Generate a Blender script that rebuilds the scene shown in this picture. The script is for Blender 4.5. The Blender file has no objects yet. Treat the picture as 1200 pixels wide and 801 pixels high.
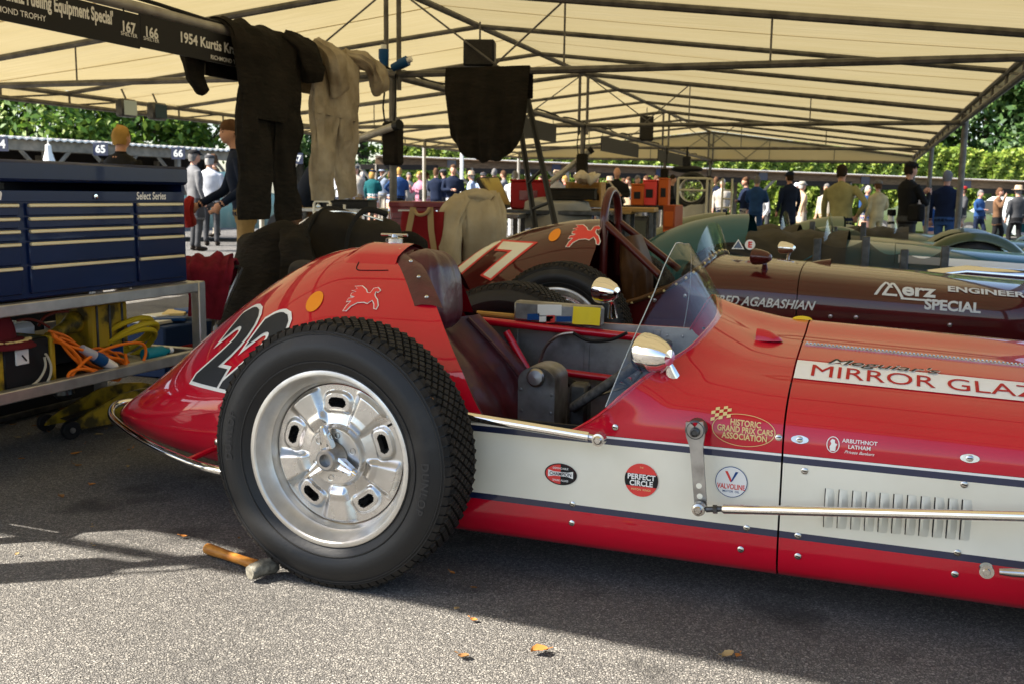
import bpy, math, random
import numpy as np
from mathutils import Vector, Matrix, kdtree
PI = math.pi; rad = math.radians
S = bpy.context.scene
COL = S.collection

# ------------------------------------------------------------------ camera, sky, sun, exposure
CAM_H = 1.09; FPX = 1167.0; HORIZON = 227.3; ROLL = .013; YAW = -.362
_t = math.atan2(400.5 - HORIZON, FPX)
_f = Vector((math.sin(YAW)*math.cos(_t), math.cos(YAW)*math.cos(_t), -math.sin(_t)))
_r0 = Vector((math.cos(YAW), -math.sin(YAW), 0)); _u0 = _r0.cross(_f)
_r = math.cos(ROLL)*_r0 + math.sin(ROLL)*_u0; _u = -math.sin(ROLL)*_r0 + math.cos(ROLL)*_u0
cam_d = bpy.data.cameras.new('camera'); cam = bpy.data.objects.new('camera', cam_d); COL.objects.link(cam)
cam.matrix_world = Matrix(((_r.x, _u.x, -_f.x, 0), (_r.y, _u.y, -_f.y, 0), (_r.z, _u.z, -_f.z, CAM_H), (0, 0, 0, 1)))
cam_d.sensor_width = 36; cam_d.lens = FPX/1200*36; cam_d.clip_start = .05; cam_d.clip_end = 400
cam_d.dof.use_dof = True; cam_d.dof.focus_distance = 2.5; cam_d.dof.aperture_fstop = 9.0
S.camera = cam
SUN_TRAVEL = Vector((.90, .60, -1.0)).normalized()      # direction in which the sunlight travels
w = bpy.data.worlds.new('World'); S.world = w; w.use_nodes = True
nt = w.node_tree; nt.nodes.clear()
sky = nt.nodes.new('ShaderNodeTexSky'); sky.sky_type = 'NISHITA'; sky.sun_disc = False
_to = -SUN_TRAVEL
sky.sun_elevation = math.asin(_to.z); sky.sun_rotation = math.atan2(_to.x, _to.y)
sky.air_density = 1.0; sky.dust_density = 1.2; sky.ozone_density = 1.0
bg = nt.nodes.new('ShaderNodeBackground'); bg.inputs['Strength'].default_value = .085
wo = nt.nodes.new('ShaderNodeOutputWorld')
nt.links.new(sky.outputs[0], bg.inputs[0]); nt.links.new(bg.outputs[0], wo.inputs[0])
sl = bpy.data.lights.new('sun', 'SUN'); sl.energy = 5.0; sl.angle = rad(.53); sl.color = (1, .93, .82)
so = bpy.data.objects.new('sun', sl); COL.objects.link(so)
so.rotation_euler = (-SUN_TRAVEL).to_track_quat('Z', 'Y').to_euler()
S.view_settings.view_transform = 'Standard'; S.view_settings.look = 'None'
S.view_settings.gamma = 1; S.view_settings.use_curve_mapping = False
S.view_settings.exposure = 1.83
try:
    S.cycles.use_denoising = True; S.cycles.max_bounces = 10; S.cycles.transparent_max_bounces = 16
    S.cycles.caustics_reflective = False; S.cycles.caustics_refractive = False
    S.cycles.sample_clamp_indirect = 6
except Exception: pass

# ------------------------------------------------------------------ where things stand
def ray(px, py): return _f + _r*((px-600)/FPX) - _u*((py-400.5)/FPX)
def onY(px, py, y): d = ray(px, py); return Vector((0, 0, CAM_H)) + d*(y/d.y)
def onX(px, py, x): d = ray(px, py); return Vector((0, 0, CAM_H)) + d*(x/d.x)
def onZ(px, py, z): d = ray(px, py); return Vector((0, 0, CAM_H)) + d*((z-CAM_H)/d.z)
def far(px, py, dist): return Vector((0, 0, CAM_H)) + ray(px, py)*dist
def smooth01(t): t = min(1, max(0, t)); return t*t*(3-2*t)
def ground_z(x, y):                                       # the paddock falls gently to the right, away from the cars
    return smooth01((y-7)/22)*(-.020)*(min(16, max(-24, x))+8)

# ------------------------------------------------------------------ mesh helpers
class MB:
    def __init__(s): s.v = []; s.f = []; s.m = []
    def add(s, vs, fs, mi=0):
        o = len(s.v); s.v.extend([tuple(p) for p in vs])
        for k, f in enumerate(fs):
            s.f.append(tuple(i+o for i in f)); s.m.append(mi if isinstance(mi, int) else mi[k])
        return s
    def box(s, c, d, R=None, mi=0, b=0):
        c = Vector(c); h = Vector(d)/2; out = []; fs = []
        if b <= 0:
            for x in (-1, 1):
                for y in (-1, 1):
                    for z in (-1, 1): out.append(Vector((x*h.x, y*h.y, z*h.z)))
            fs = [(0,1,3,2),(4,6,7,5),(0,4,5,1),(2,3,7,6),(0,2,6,4),(1,5,7,3)]
        else:
            b = min(b, min(h)*.9); idx = {}
            for x in (-1, 1):
                for y in (-1, 1):
                    for z in (-1, 1):
                        for a in range(3):
                            p = [x*(h.x-b), y*(h.y-b), z*(h.z-b)]; p[a] = (x, y, z)[a]*h[a]
                            idx[(x, y, z, a)] = len(out); out.append(Vector(p))
            cyc = [(-1,-1),(1,-1),(1,1),(-1,1)]
            def key(a, sa, p, q): t = [0,0,0]; t[a] = sa; t[(a+1)%3] = p; t[(a+2)%3] = q; return tuple(t)
            for a in range(3):
                for sa in (-1, 1):
                    q = [idx[key(a, sa, p1, p2)+(a,)] for p1, p2 in cyc]; fs.append(q if sa > 0 else q[::-1])
                for p1, p2 in cyc:
                    b1, b2 = (a+1)%3, (a+2)%3
                    k0, k1 = key(a, -1, p1, p2), key(a, 1, p1, p2)
                    q = [idx[k0+(b1,)], idx[k1+(b1,)], idx[k1+(b2,)], idx[k0+(b2,)]]
                    fs.append(q if p1*p2 < 0 else q[::-1])
            for x in (-1, 1):
                for y in (-1, 1):
                    for z in (-1, 1):
                        q = [idx[(x,y,z,a)] for a in range(3)]; fs.append(q if x*y*z > 0 else q[::-1])
        if R is not None: out = [R @ p for p in out]
        return s.add([c+p for p in out], fs, mi)
    def tube(s, pts, r, n=8, closed=False, mi=0, caps=True, flat=1.0):
        pts = [Vector(p) for p in pts]; N = len(pts)
        rs = r if isinstance(r, (list, tuple)) else [r]*N
        def tan(i):
            if closed: return (pts[(i+1)%N]-pts[i-1]).normalized()
            return (pts[min(i+1, N-1)]-pts[max(i-1, 0)]).normalized()
        t0 = tan(0); a = Vector((0,0,1)) if abs(t0.z) < .9 else Vector((1,0,0))
        nrm = (a - t0*a.dot(t0)).normalized(); rings = []
        for i in range(N):
            t = tan(i); nrm = (nrm - t*nrm.dot(t)).normalized(); bn = t.cross(nrm)
            rings.append([pts[i]+(nrm*math.cos(2*PI*k/n)*flat+bn*math.sin(2*PI*k/n))*rs[i] for k in range(n)])
        fs = []
        for i in range(N if closed else N-1):
            j = (i+1) % N
            for k in range(n): fs.append((i*n+k, i*n+(k+1)%n, j*n+(k+1)%n, j*n+k))
        if caps and not closed: fs.append(tuple(range(n-1, -1, -1))); fs.append(tuple((N-1)*n+k for k in range(n)))
        return s.add([p for rg in rings for p in rg], fs, mi)
    def lathe(s, prof, n=32, M=None, mi=0, closed=False):
        vs = []; fs = []; m = []
        for k in range(n):
            c, q = math.cos(2*PI*k/n), math.sin(2*PI*k/n)
            for r, h in prof: vs.append(Vector((r*c, r*q, h)))
        L = len(prof)
        for k in range(n):
            for i in range(L if closed else L-1):
                a, b_ = k*L+i, ((k+1)%n)*L+i; j = (i+1) % L; a2, b2 = k*L+j, ((k+1)%n)*L+j
                fs.append((a, b_, b2, a2)); m.append(mi if isinstance(mi, int) else mi[i])
        if M is not None: vs = [M @ p for p in vs]
        return s.add(vs, fs, m)
    def grid(s, P, mi=0, cu=False, cv=False):
        nu, nv = len(P), len(P[0]); fs = []; m = []
        for i in range(nu if cu else nu-1):
            for j in range(nv if cv else nv-1):
                i2, j2 = (i+1)%nu, (j+1)%nv
                fs.append((i*nv+j, i2*nv+j, i2*nv+j2, i*nv+j2)); m.append(mi if isinstance(mi, int) else mi(i, j))
        return s.add([p for row in P for p in row], fs, m)
    def prism(s, poly, z0, z1, M=None, mi=0):
        n = len(poly); vs = [Vector((x, y, z0)) for x, y in poly]+[Vector((x, y, z1)) for x, y in poly]
        fs = [tuple(range(n-1, -1, -1)), tuple(range(n, 2*n))]+[(k, (k+1)%n, n+(k+1)%n, n+k) for k in range(n)]
        if M is not None: vs = [M @ p for p in vs]
        return s.add(vs, fs, mi)
    def ball(s, c, r, nu=16, nv=10, R=None, mi=0, p=1.0):
        c = Vector(c); r = Vector(r) if not isinstance(r, (int, float)) else Vector((r, r, r)); rows = []
        sp = lambda v: math.copysign(abs(v)**p, v)
        for i in range(nv+1):
            th = PI*i/nv; row = []
            for k in range(nu):
                ph = 2*PI*k/nu; q = Vector((sp(math.sin(th))*sp(math.cos(ph))*r.x, sp(math.sin(th))*sp(math.sin(ph))*r.y, -sp(math.cos(th))*r.z))
                row.append(c+(R @ q if R is not None else q))
            rows.append(row)
        return s.grid(rows, mi, cv=True)
    def build(s, name, mats, parent=None, ang=38, label=None, kind=None, local=False):
        me = bpy.data.meshes.new(name)
        o = ORIG.get(parent, Vector((0,0,0))) if (parent is not None and not local) else Vector((0,0,0))
        vs = [(p[0]-o.x, p[1]-o.y, p[2]-o.z) for p in s.v]
        me.from_pydata(vs, [], s.f); me.validate(clean_customdata=False)
        if not isinstance(mats, (list, tuple)): mats = [mats]
        for m in mats: me.materials.append(m)
        if len(mats) > 1 and len(me.polygons) == len(s.m): me.polygons.foreach_set('material_index', s.m)
        if ang:
            me.polygons.foreach_set('use_smooth', [True]*len(me.polygons)); me.set_sharp_from_angle(angle=rad(ang))
        me.update()
        return link(name, me, parent, label, kind)
ORIG = {}
def link(name, me, parent=None, label=None, kind=None):
    ob = bpy.data.objects.new(name, me); COL.objects.link(ob)
    if parent is not None: ob.parent = parent; ORIG[ob] = ORIG.get(parent, Vector((0,0,0)))
    else: ORIG[ob] = Vector((0,0,0))
    if label: ob['label'] = label
    if kind: ob['kind'] = kind
    return ob
def thing(name, label, cat, loc=(0,0,0), rz=0, group=None):
    o = bpy.data.objects.new(name, None); COL.objects.link(o); o.empty_display_size = .2
    o.location = loc; o.rotation_euler = (0, 0, rz); ORIG[o] = Vector(loc)
    return tag(o, label, cat, group)
def tag(o, label, cat, group=None):
    o['label'] = label; o['category'] = cat
    if group: o['group'] = group
    return o
def copy_tree(o, parent=None, loc=None, rz=None, label=None):
    c = o.copy(); COL.objects.link(c); c.parent = parent; ORIG[c] = Vector((0,0,0))
    if loc is not None: c.location = loc
    if rz is not None: c.rotation_euler = (0, 0, rz)
    if label: c['label'] = label
    for ch in list(o.children): copy_tree(ch, c)
    return c
def axis_frame(o, zdir, xdir=None):                        # 4x4 matrix: local z along zdir
    z = Vector(zdir).normalized(); x = Vector(xdir) if xdir is not None else (Vector((0,0,1)) if abs(z.z) < .9 else Vector((1,0,0)))
    x = (x - z*x.dot(z)).normalized(); y = z.cross(x); o = Vector(o)
    return Matrix(((x.x, y.x, z.x, o.x), (x.y, y.y, z.y, o.y), (x.z, y.z, z.z, o.z), (0,0,0,1)))
def crom(P, n):                                            # Catmull-Rom through control points
    P = [Vector(p) for p in P]; out = []; m = len(P)-1
    for k in range(n+1):
        t = k/n*m; i = min(int(t), m-1); u = t-i
        a, b, c, d = P[max(i-1, 0)], P[i], P[i+1], P[min(i+2, m)]
        out.append(.5*((2*b)+(c-a)*u+(2*a-5*b+4*c-d)*u*u+(3*b-a-3*c+d)*u**3))
    return out
_TXT = {}
def text2d(s, size=1.0, bold=0.0, shear=0.0, align='LEFT', sp=1.0, maxlen=None):
    key = (s, size, bold, shear, align, sp, maxlen)
    if key in _TXT: return _TXT[key]
    cu = bpy.data.curves.new('txt', 'FONT'); cu.body = s; cu.size = size; cu.offset = bold*size; cu.shear = shear
    cu.align_x = align; cu.space_character = sp; cu.resolution_u = 4; cu.dimensions = '2D'; cu.fill_mode = 'FRONT'
    ob = bpy.data.objects.new('txt', cu); me = bpy.data.meshes.new_from_object(ob)
    vs = [(p.co.x, p.co.y) for p in me.vertices]; fs = [tuple(p.vertices) for p in me.polygons]
    if maxlen:                                             # cut long edges so that the text can follow a curved panel
        import bmesh
        bm = bmesh.new(); bm.from_mesh(me)
        for _ in range(5):
            ed = [e for e in bm.edges if e.calc_length() > maxlen]
            if not ed: break
            bmesh.ops.subdivide_edges(bm, edges=ed, cuts=1, use_grid_fill=False); bmesh.ops.triangulate(bm, faces=bm.faces[:])
        bm.verts.index_update(); vs = [(p.co.x, p.co.y) for p in bm.verts]; fs = [tuple(q.index for q in f.verts) for f in bm.faces]; bm.free()
    bpy.data.objects.remove(ob); bpy.data.curves.remove(cu); bpy.data.meshes.remove(me)
    _TXT[key] = (vs, fs); return vs, fs
def put2d(mb, vf, fn, mi=0):
    vs, fs = vf; mb.add([fn(x, y) for x, y in vs], fs, mi); return mb
def fan(poly):                                             # 2-D polygon as one n-gon
    return list(poly), [tuple(range(len(poly)))]

# ------------------------------------------------------------------ materials
def mat(name, col, rough=.5, metal=0., col2=None, scale=20., bump=0., bscale=None, coat=0., spec=None, detail=4., trans=0., contrast=(.35,.65), stretch=None, alpha=None, sheen=0., orough=None, subs=0.):
    m = bpy.data.materials.new(name); m.use_nodes = True; t = m.node_tree; b = t.nodes['Principled BSDF']
    b.inputs['Base Color'].default_value = (*col, 1); b.inputs['Roughness'].default_value = rough; b.inputs['Metallic'].default_value = metal
    if spec is None and not coat and not metal and not trans: spec = .2
    if spec is not None: b.inputs['Specular IOR Level'].default_value = spec
    if coat: b.inputs['Coat Weight'].default_value = coat; b.inputs['Coat Roughness'].default_value = .03
    if trans: b.inputs['Transmission Weight'].default_value = trans
    if sheen: b.inputs['Sheen Weight'].default_value = sheen
    if alpha is not None: b.inputs['Alpha'].default_value = alpha
    if col2 is not None or bump or orough is not None:
        tc = t.nodes.new('ShaderNodeTexCoord'); src = tc.outputs['Object']
        if stretch:
            mp = t.nodes.new('ShaderNodeMapping'); mp.inputs['Scale'].default_value = stretch; t.links.new(src, mp.inputs[0]); src = mp.outputs[0]
        nz = t.nodes.new('ShaderNodeTexNoise'); nz.inputs['Scale'].default_value = scale; nz.inputs['Detail'].default_value = detail; t.links.new(src, nz.inputs['Vector'])
        rp = t.nodes.new('ShaderNodeMapRange'); rp.inputs[1].default_value = contrast[0]; rp.inputs[2].default_value = contrast[1]
        t.links.new(nz.outputs['Fac'], rp.inputs[0])
        if col2 is not None:
            mx = t.nodes.new('ShaderNodeMix'); mx.data_type = 'RGBA'; mx.inputs[6].default_value = (*col, 1); mx.inputs[7].default_value = (*col2, 1)
            t.links.new(rp.outputs[0], mx.inputs[0]); t.links.new(mx.outputs[2], b.inputs['Base Color'])
        if orough is not None:
            rr = t.nodes.new('ShaderNodeMapRange'); rr.inputs[3].default_value = rough; rr.inputs[4].default_value = orough
            t.links.new(rp.outputs[0], rr.inputs[0]); t.links.new(rr.outputs[0], b.inputs['Roughness'])
        if bump:
            n2 = nz
            if bscale:
                n2 = t.nodes.new('ShaderNodeTexNoise'); n2.inputs['Scale'].default_value = bscale; n2.inputs['Detail'].default_value = 5; t.links.new(src, n2.inputs['Vector'])
            bp = t.nodes.new('ShaderNodeBump'); bp.inputs['Strength'].default_value = 1; bp.inputs['Distance'].default_value = bump
            t.links.new(n2.outputs['Fac'], bp.inputs['Height']); t.links.new(bp.outputs[0], b.inputs['Normal'])
    return m
M = {}
M['red'] = mat('red_paint', (.54,.002,.020), .34, spec=.12, coat=1, col2=(.49,.002,.017), scale=3)
M['maroon'] = mat('maroon_paint', (.070,.006,.006), .34, spec=.10, coat=.9, col2=(.055,.005,.005), scale=3)
M['cream'] = mat('cream_paint', (.80,.765,.64), .4, coat=.4, col2=(.74,.70,.57), scale=5)
M['navy'] = mat('navy_paint', (.006,.012,.05), .35, coat=.6)
M['white'] = mat('white_paint', (.8,.79,.75), .45, coat=.3)
M['black'] = mat('black_paint', (.012,.012,.013), .45)
M['rubber'] = mat('tyre_rubber', (.008,.008,.0085), .5, spec=.4, col2=(.050,.047,.043), scale=6, detail=9, contrast=(.56,.82), bump=.0006, bscale=120, orough=.75)
M['tread'] = mat('tread_rubber', (.012,.011,.010), .8, col2=(.030,.025,.020), scale=30, bump=.0008, bscale=200)
M['alu'] = mat('cast_aluminium', (.66,.65,.64), .20, 1, col2=(.46,.45,.43), scale=9, bump=.0007, bscale=45, orough=.36)
M['rim'] = mat('rim_aluminium', (.70,.68,.64), .38, 1, col2=(.56,.54,.50), scale=14, bump=.0003, bscale=200, orough=.5)
M['chrome'] = mat('chrome', (.82,.80,.77), .07, 1)
M['dullchrome'] = mat('worn_chrome', (.62,.60,.57), .22, 1, col2=(.45,.43,.40), scale=30)
M['steel'] = mat('steel', (.42,.41,.40), .35, 1, col2=(.28,.27,.26), scale=25)
M['darksteel'] = mat('dark_steel', (.10,.10,.10), .42, .8, col2=(.05,.05,.05), scale=20)
M['leather'] = mat('maroon_leather', (.080,.012,.020), .30, spec=.42, col2=(.046,.008,.013), scale=12, bump=.003, bscale=22)
M['dark'] = mat('dark_interior', (.012,.011,.011), .7)
M['aluskin'] = mat('aluminium_panel', (.36,.355,.345), .40, .75, col2=(.07,.06,.052), scale=7, detail=8, contrast=(.42,.68), bump=.001, bscale=30, orough=.6)
M['asph'] = None
def perspex():
    m = bpy.data.materials.new('perspex'); m.use_nodes = True; t = m.node_tree; t.nodes.clear(); N = t.nodes.new; L = t.links.new
    a = N('ShaderNodeBsdfTransparent'); a.inputs[0].default_value = (.98,.985,.982,1); g = N('ShaderNodeBsdfGlossy'); g.inputs['Roughness'].default_value = .04
    lw = N('ShaderNodeLayerWeight'); lw.inputs[0].default_value = .5; pw = N('ShaderNodeMath'); pw.operation = 'POWER'; pw.inputs[1].default_value = 4.5; L(lw.outputs['Facing'], pw.inputs[0]); f = N('ShaderNodeMath'); f.operation = 'MULTIPLY_ADD'; f.inputs[1].default_value = .30; f.inputs[2].default_value = .03; L(pw.outputs[0], f.inputs[0]); x = N('ShaderNodeMixShader'); L(f.outputs[0], x.inputs[0]); L(a.outputs[0], x.inputs[1]); L(g.outputs[0], x.inputs[2])
    o = N('ShaderNodeOutputMaterial'); L(x.outputs[0], o.inputs[0]); return m
M['glass'] = perspex()
M['orange'] = mat('orange_disc', (.85,.28,.02), .5)
M['gold'] = mat('gold_lettering', (.72,.55,.24), .45)
M['pegasus'] = mat('bright_red_decal', (.70,.06,.05), .5)
M['redtext'] = mat('red_lettering', (.45,.015,.015), .5)
M['yellow'] = mat('yellow_sticker', (.75,.58,.02), .5)
M['silverlet'] = mat('silver_lettering', (.62,.62,.60), .45)
M['bluelet'] = mat('blue_lettering', (.01,.06,.22), .5)
M['charcoal'] = mat('charcoal_number', (.025,.028,.032), .5)
# ------------------------------------------------------------------ ground
def asphalt():
    m = bpy.data.materials.new('asphalt'); m.use_nodes = True; t = m.node_tree; b = t.nodes['Principled BSDF']
    L = t.links.new; N = t.nodes.new
    tc = N('ShaderNodeTexCoord')
    vo = N('ShaderNodeTexVoronoi'); vo.inputs['Scale'].default_value = 150; L(tc.outputs['Object'], vo.inputs['Vector'])
    wn = N('ShaderNodeTexWhiteNoise'); L(vo.outputs['Position'], wn.inputs['Vector'])
    ve = N('ShaderNodeTexVoronoi'); ve.feature = 'DISTANCE_TO_EDGE'; ve.inputs['Scale'].default_value = 150; L(tc.outputs['Object'], ve.inputs['Vector'])
    st = N('ShaderNodeValToRGB'); e = st.color_ramp.elements
    e[0].position = 0; e[0].color = (.135,.127,.117,1); e[1].position = 1; e[1].color = (.345,.325,.292,1)
    q = st.color_ramp.elements.new(.45); q.color = (.205,.193,.177,1); q = st.color_ramp.elements.new(.8); q.color = (.275,.257,.23,1)
    L(wn.outputs['Value'], st.inputs[0])
    ed = N('ShaderNodeMapRange'); ed.inputs[1].default_value = .0; ed.inputs[2].default_value = .16; L(ve.outputs['Distance'], ed.inputs[0])
    gap = N('ShaderNodeMix'); gap.data_type = 'RGBA'; gap.inputs[6].default_value = (.058,.055,.051,1); L(ed.outputs[0], gap.inputs[0]); L(st.outputs[0], gap.inputs[7])
    nz = N('ShaderNodeTexNoise'); nz.inputs['Scale'].default_value = 1.3; nz.inputs['Detail'].default_value = 6; L(tc.outputs['Object'], nz.inputs['Vector'])
    r1 = N('ShaderNodeMapRange'); r1.inputs[1].default_value = .3; r1.inputs[2].default_value = .7; r1.inputs[3].default_value = .72; r1.inputs[4].default_value = 1.12; L(nz.outputs['Fac'], r1.inputs[0])
    ns = N('ShaderNodeTexNoise'); ns.inputs['Scale'].default_value = 2.6; ns.inputs['Detail'].default_value = 3; L(tc.outputs['Object'], ns.inputs['Vector'])
    r2 = N('ShaderNodeMapRange'); r2.inputs[1].default_value = .57; r2.inputs[2].default_value = .70; r2.inputs[3].default_value = 1; r2.inputs[4].default_value = .36; L(ns.outputs['Fac'], r2.inputs[0])
    mm = N('ShaderNodeMath'); mm.operation = 'MULTIPLY'; L(r1.outputs[0], mm.inputs[0]); L(r2.outputs[0], mm.inputs[1])
    mx = N('ShaderNodeMix'); mx.data_type = 'RGBA'; mx.blend_type = 'MULTIPLY'; mx.inputs[0].default_value = 1
    L(gap.outputs[2], mx.inputs[6]); L(mm.outputs[0], mx.inputs[7]); L(mx.outputs[2], b.inputs['Base Color'])
    ad = N('ShaderNodeMath'); ad.operation = 'ADD'; L(ed.outputs[0], ad.inputs[0])
    n3 = N('ShaderNodeMath'); n3.operation = 'MULTIPLY'; n3.inputs[1].default_value = .9; L(wn.outputs['Value'], n3.inputs[0]); L(n3.outputs[0], ad.inputs[1])
    bp = N('ShaderNodeBump'); bp.inputs['Strength'].default_value = 1; bp.inputs['Distance'].default_value = .0032; L(ad.outputs[0], bp.inputs['Height']); L(bp.outputs[0], b.inputs['Normal'])
    b.inputs['Roughness'].default_value = .82
    return m
M['asph'] = asphalt()
g = MB(); xs = sorted(set([-160,-110,-70,-45,-30]+[x*1.5 for x in range(-18, 15)]+[30,50,80,120,160])); ys = sorted(set([-60,-30,-12,-5]+[y*1.5 for y in range(-2, 25)]+[45,60,90,140,200,260]))
g.grid([[(x, y, ground_z(x, y)) for y in ys] for x in xs][::-1])
o = g.build('ground', M['asph'], ang=60); o['kind'] = 'structure'

# ------------------------------------------------------------------ race cars
def wheel_meshes():
    """one racing wheel, axis along -y (outer face towards -y), centre at the origin"""
    Mx = axis_frame((0,0,0), (0,-1,0), (1,0,0))
    out = {}
    R = .374
    prof = [(.236,.075),(.249,.083),(.262,.092),(.285,.104),(.305,.108),(.322,.104),(.340,.092),(.350,.088),(.356,.082),(.3625,.078),(.3635,.06),(.3635,0),(.3635,-.06),(.3625,-.078),(.350,-.09),(.31,-.108),(.28,-.104),(.25,-.085),(.235,-.075)]
    t = MB(); t.lathe(prof, 96, Mx); out['tyre'] = ([t], M['rubber'])
    for rr, hh in ((.345,.0905),(.352,.0865),(.272,.0985)):
        t.lathe([(rr+.0025*math.cos(a), hh+.0025*math.sin(a)) for a in [k*PI/3 for k in range(6)]], 72, Mx, closed=True)
    d = MB(); n = 84; rows = [-.060,-.040,-.020,0,.020,.040,.060]                     # tread: diamond blocks and shoulder lugs
    def blk(c, a, hw, ha, r0, r1, twist):
        vs = []
        for rr, sh in ((r0, 1.0), (r1, .86)):
            for h2, a2 in ((-1,0),(0,-1),(1,0),(0,1)):
                hh = c+h2*hw*sh; aa = a+a2*ha*sh+twist*h2
                vs.append(Mx @ Vector((rr*math.cos(aa), rr*math.sin(aa), hh)))
        d.add(vs, [(4,5,6,7),(0,1,5,4),(1,2,6,5),(2,3,7,6),(3,0,4,7)])
    for i, c in enumerate(rows):
        for k in range(n): blk(c, 2*PI*(k+.5*(i%2))/n, .0165, PI/n*.80, .3625, .3745, 0)
    for sg in (-1, 1):
        for k in range(n):
            a = 2*PI*(k+.25)/n; h = PI/n*.82
            vs = []
            for rr, h0, h1 in ((.3705,.062,.078),(.3600,.062,.0865)):
                for aa in (a-h, a+h):
                    vs += [Mx @ Vector((rr*math.cos(aa), rr*math.sin(aa), sg*h0)), Mx @ Vector(((rr-.004)*math.cos(aa), (rr-.004)*math.sin(aa), sg*h1))]
            d.add(vs, [(0,1,3,2),(1,5,7,3),(0,4,5,1),(2,3,7,6)])
            a3 = a-h; vs = []
            for rr, hh in ((.3655,.078),(.352,.0875)):
                for aa in (a-h, a+h):
                    vs += [Mx @ Vector((rr*math.cos(aa), rr*math.sin(aa), sg*hh)), Mx @ Vector(((rr+.001)*math.cos(aa), (rr+.001)*math.sin(aa), sg*(hh+.0025)))]
            d.add(vs, [(1,5,7,3),(0,4,5,1),(2,3,7,6),(0,1,3,2)])
    out['tread'] = ([d], M['tread'])
    r = MB()
    r.lathe([(.2475,.070),(.2485,.082),(.2465,.088),(.243,.0895),(.2345,.089),(.231,.086),(.229,.080),(.222,.060),(.214,.046),(.2095,.042),(.2085,.036),(.204,.030),(.196,.012),(.194,-.03)], 96, Mx)
    r.lathe([(.2475,.072),(.235,.02),(.230,-.06),(.247,-.085)], 64, Mx)
    out['rim'] = ([r], M['rim'])
    # five-spoke cast centre, polar grid with a height field
    NR, NT = 84, 400; P = []; mi = []
    def hgt(rr, th):
        a = ((th/(2*PI)*5) % 1)*2*PI/5-PI/5                      # angle from the slot centre
        base = .022+.030*max(0, 1-rr/.13)
        arc = rr*a
        spoke = smooth01((abs(a)-.30)/.16)                       # raised spokes between the slots
        pad = smooth01((rr-.085)/.03)*(1-smooth01((rr-.185)/.012))
        h = base+.017*spoke*pad
        # raised rim round each slot
        u = (rr-.150)/.026; v = arc/.041
        e = (abs(u)**3.2+abs(v)**3.2)**(1/3.2)
        h += .009*(1-smooth01((e-.9)/.35))*pad
        hub = 1-smooth01((rr-.078)/.012); h = max(h, .050*hub+h*(1-hub))
        u2 = (rr-.150)/.0115; v2 = max(0, abs(arc)-.013)/.0115; s = math.hypot(u2, v2)
        if s < 1: return -.02, 1
        if s < 1.12: return h*.4, 0
        return h, 0
    TH0 = rad(54)
    for i in range(NR+1):
        rr = .02+(.197-.02)*i/NR; row = []
        for k in range(NT):
            th = 2*PI*k/NT; h, _ = hgt(rr, th)
            row.append(Mx @ Vector((rr*math.cos(th+TH0), rr*math.sin(th+TH0), h)))
        P.append(row)
    c = MB(); c.grid(P, lambda i, k: hgt(.02+(.197-.02)*(i+.5)/NR, 2*PI*(k+.5)/NT)[1], cv=True)
    out['wheel_centre'] = ([c], [M['alu'], M['dark']])
    s = MB()
    s.lathe([(.0,.075),(.017,.075),(.018,.098),(.025,.098),(.030,.094),(.033,.085),(.036,.062),(.042,.052)], 32, Mx)
    out['hub_nut'] = ([s], M['steel'])
    ears = []
    for k in range(3):
        a = rad(100)+k*2*PI/3; e = MB(); ca, sa = math.cos(a), math.sin(a)
        def q(u, v, h): return Mx @ Vector((u*ca-v*sa, u*sa+v*ca, h))
        rows = []
        for u, wd, h0, h1 in ((.026,.019,.06,.085),(.045,.0155,.062,.087),(.065,.0115,.066,.089),(.085,.0085,.072,.091),(.094,.004,.076,.089)):
            rows.append([q(u,-wd,h0), q(u,-wd,h1-.003), q(u,-wd*.6,h1), q(u,0,h1-.004), q(u,wd*.6,h1), q(u,wd,h1-.003), q(u,wd,h0)])
        e.grid(rows); e.add(rows[-1], [tuple(range(7))]); ears.append(e)
    out['spinner_ear'] = (ears, M['chrome'])
    pins = []
    for k in range(6):
        a = rad(20)+k*PI/3; e = MB(); Mp = Mx @ Matrix.Translation((.062*math.cos(a), .062*math.sin(a), 0))
        e.lathe([(.0001,.0445),(.0068,.0445),(.0072,.0515),(.0092,.0520),(.0098,.0500)], 14, Mp, [1,1,0,0]); pins.append(e)
    out['pin_hole'] = (pins, [M['alu'], M['dark']])
    v = MB(); v.tube([Mx @ Vector((.19,.115,.05)), Mx @ Vector((.178,.108,.072))], .0035, 6); out['valve'] = ([v], M['dark'])
    return out
WM = wheel_meshes(); _wm_cache = {}
def add_wheel(car, x, y, z, far_side, spin, centre=True):
    """a wheel as part of a car: tyre, tread, rim, centre, hub nut, ears as sub-parts"""
    o = ORIG[car]; first = None
    holder = None
    for key, (mbs, m) in WM.items():
        for n_, mb in enumerate(mbs):
            ck = (key, n_)
            if ck not in _wm_cache:
                tmp = mb.build(key, m, None, ang=30); _wm_cache[ck] = tmp.data; bpy.data.objects.remove(tmp)
            nm = 'wheel' if key == 'tyre' else key
            ob = link(nm, _wm_cache[ck], car if holder is None else holder)
            if holder is None:
                holder = ob; ob.location = Vector((x, y, z))-o
                ob.rotation_euler = (0, spin, PI if far_side else 0)
            if key == 'tread': ob['kind'] = 'stuff'
    return holder
def sec_interp(ctrl, n): return [(p.x, p.y) for p in crom([(a, b, 0) for a, b in ctrl], n)]
LOW = [(0,.10),(-.25,.10),(-.38,.103),(-.44,.116),(-.468,.140),(-.479,.175),(-.483,.205),(-.485,.231),(-.485,.249),(-.485,.31),(-.485,.37),(-.485,.4275),(-.4848,.4445),(-.4843,.4505)]
LOWM = [0,0,0,0,0,0,0,1,2,2,2,1,3]                             # red, navy, cream, navy, white line
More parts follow.
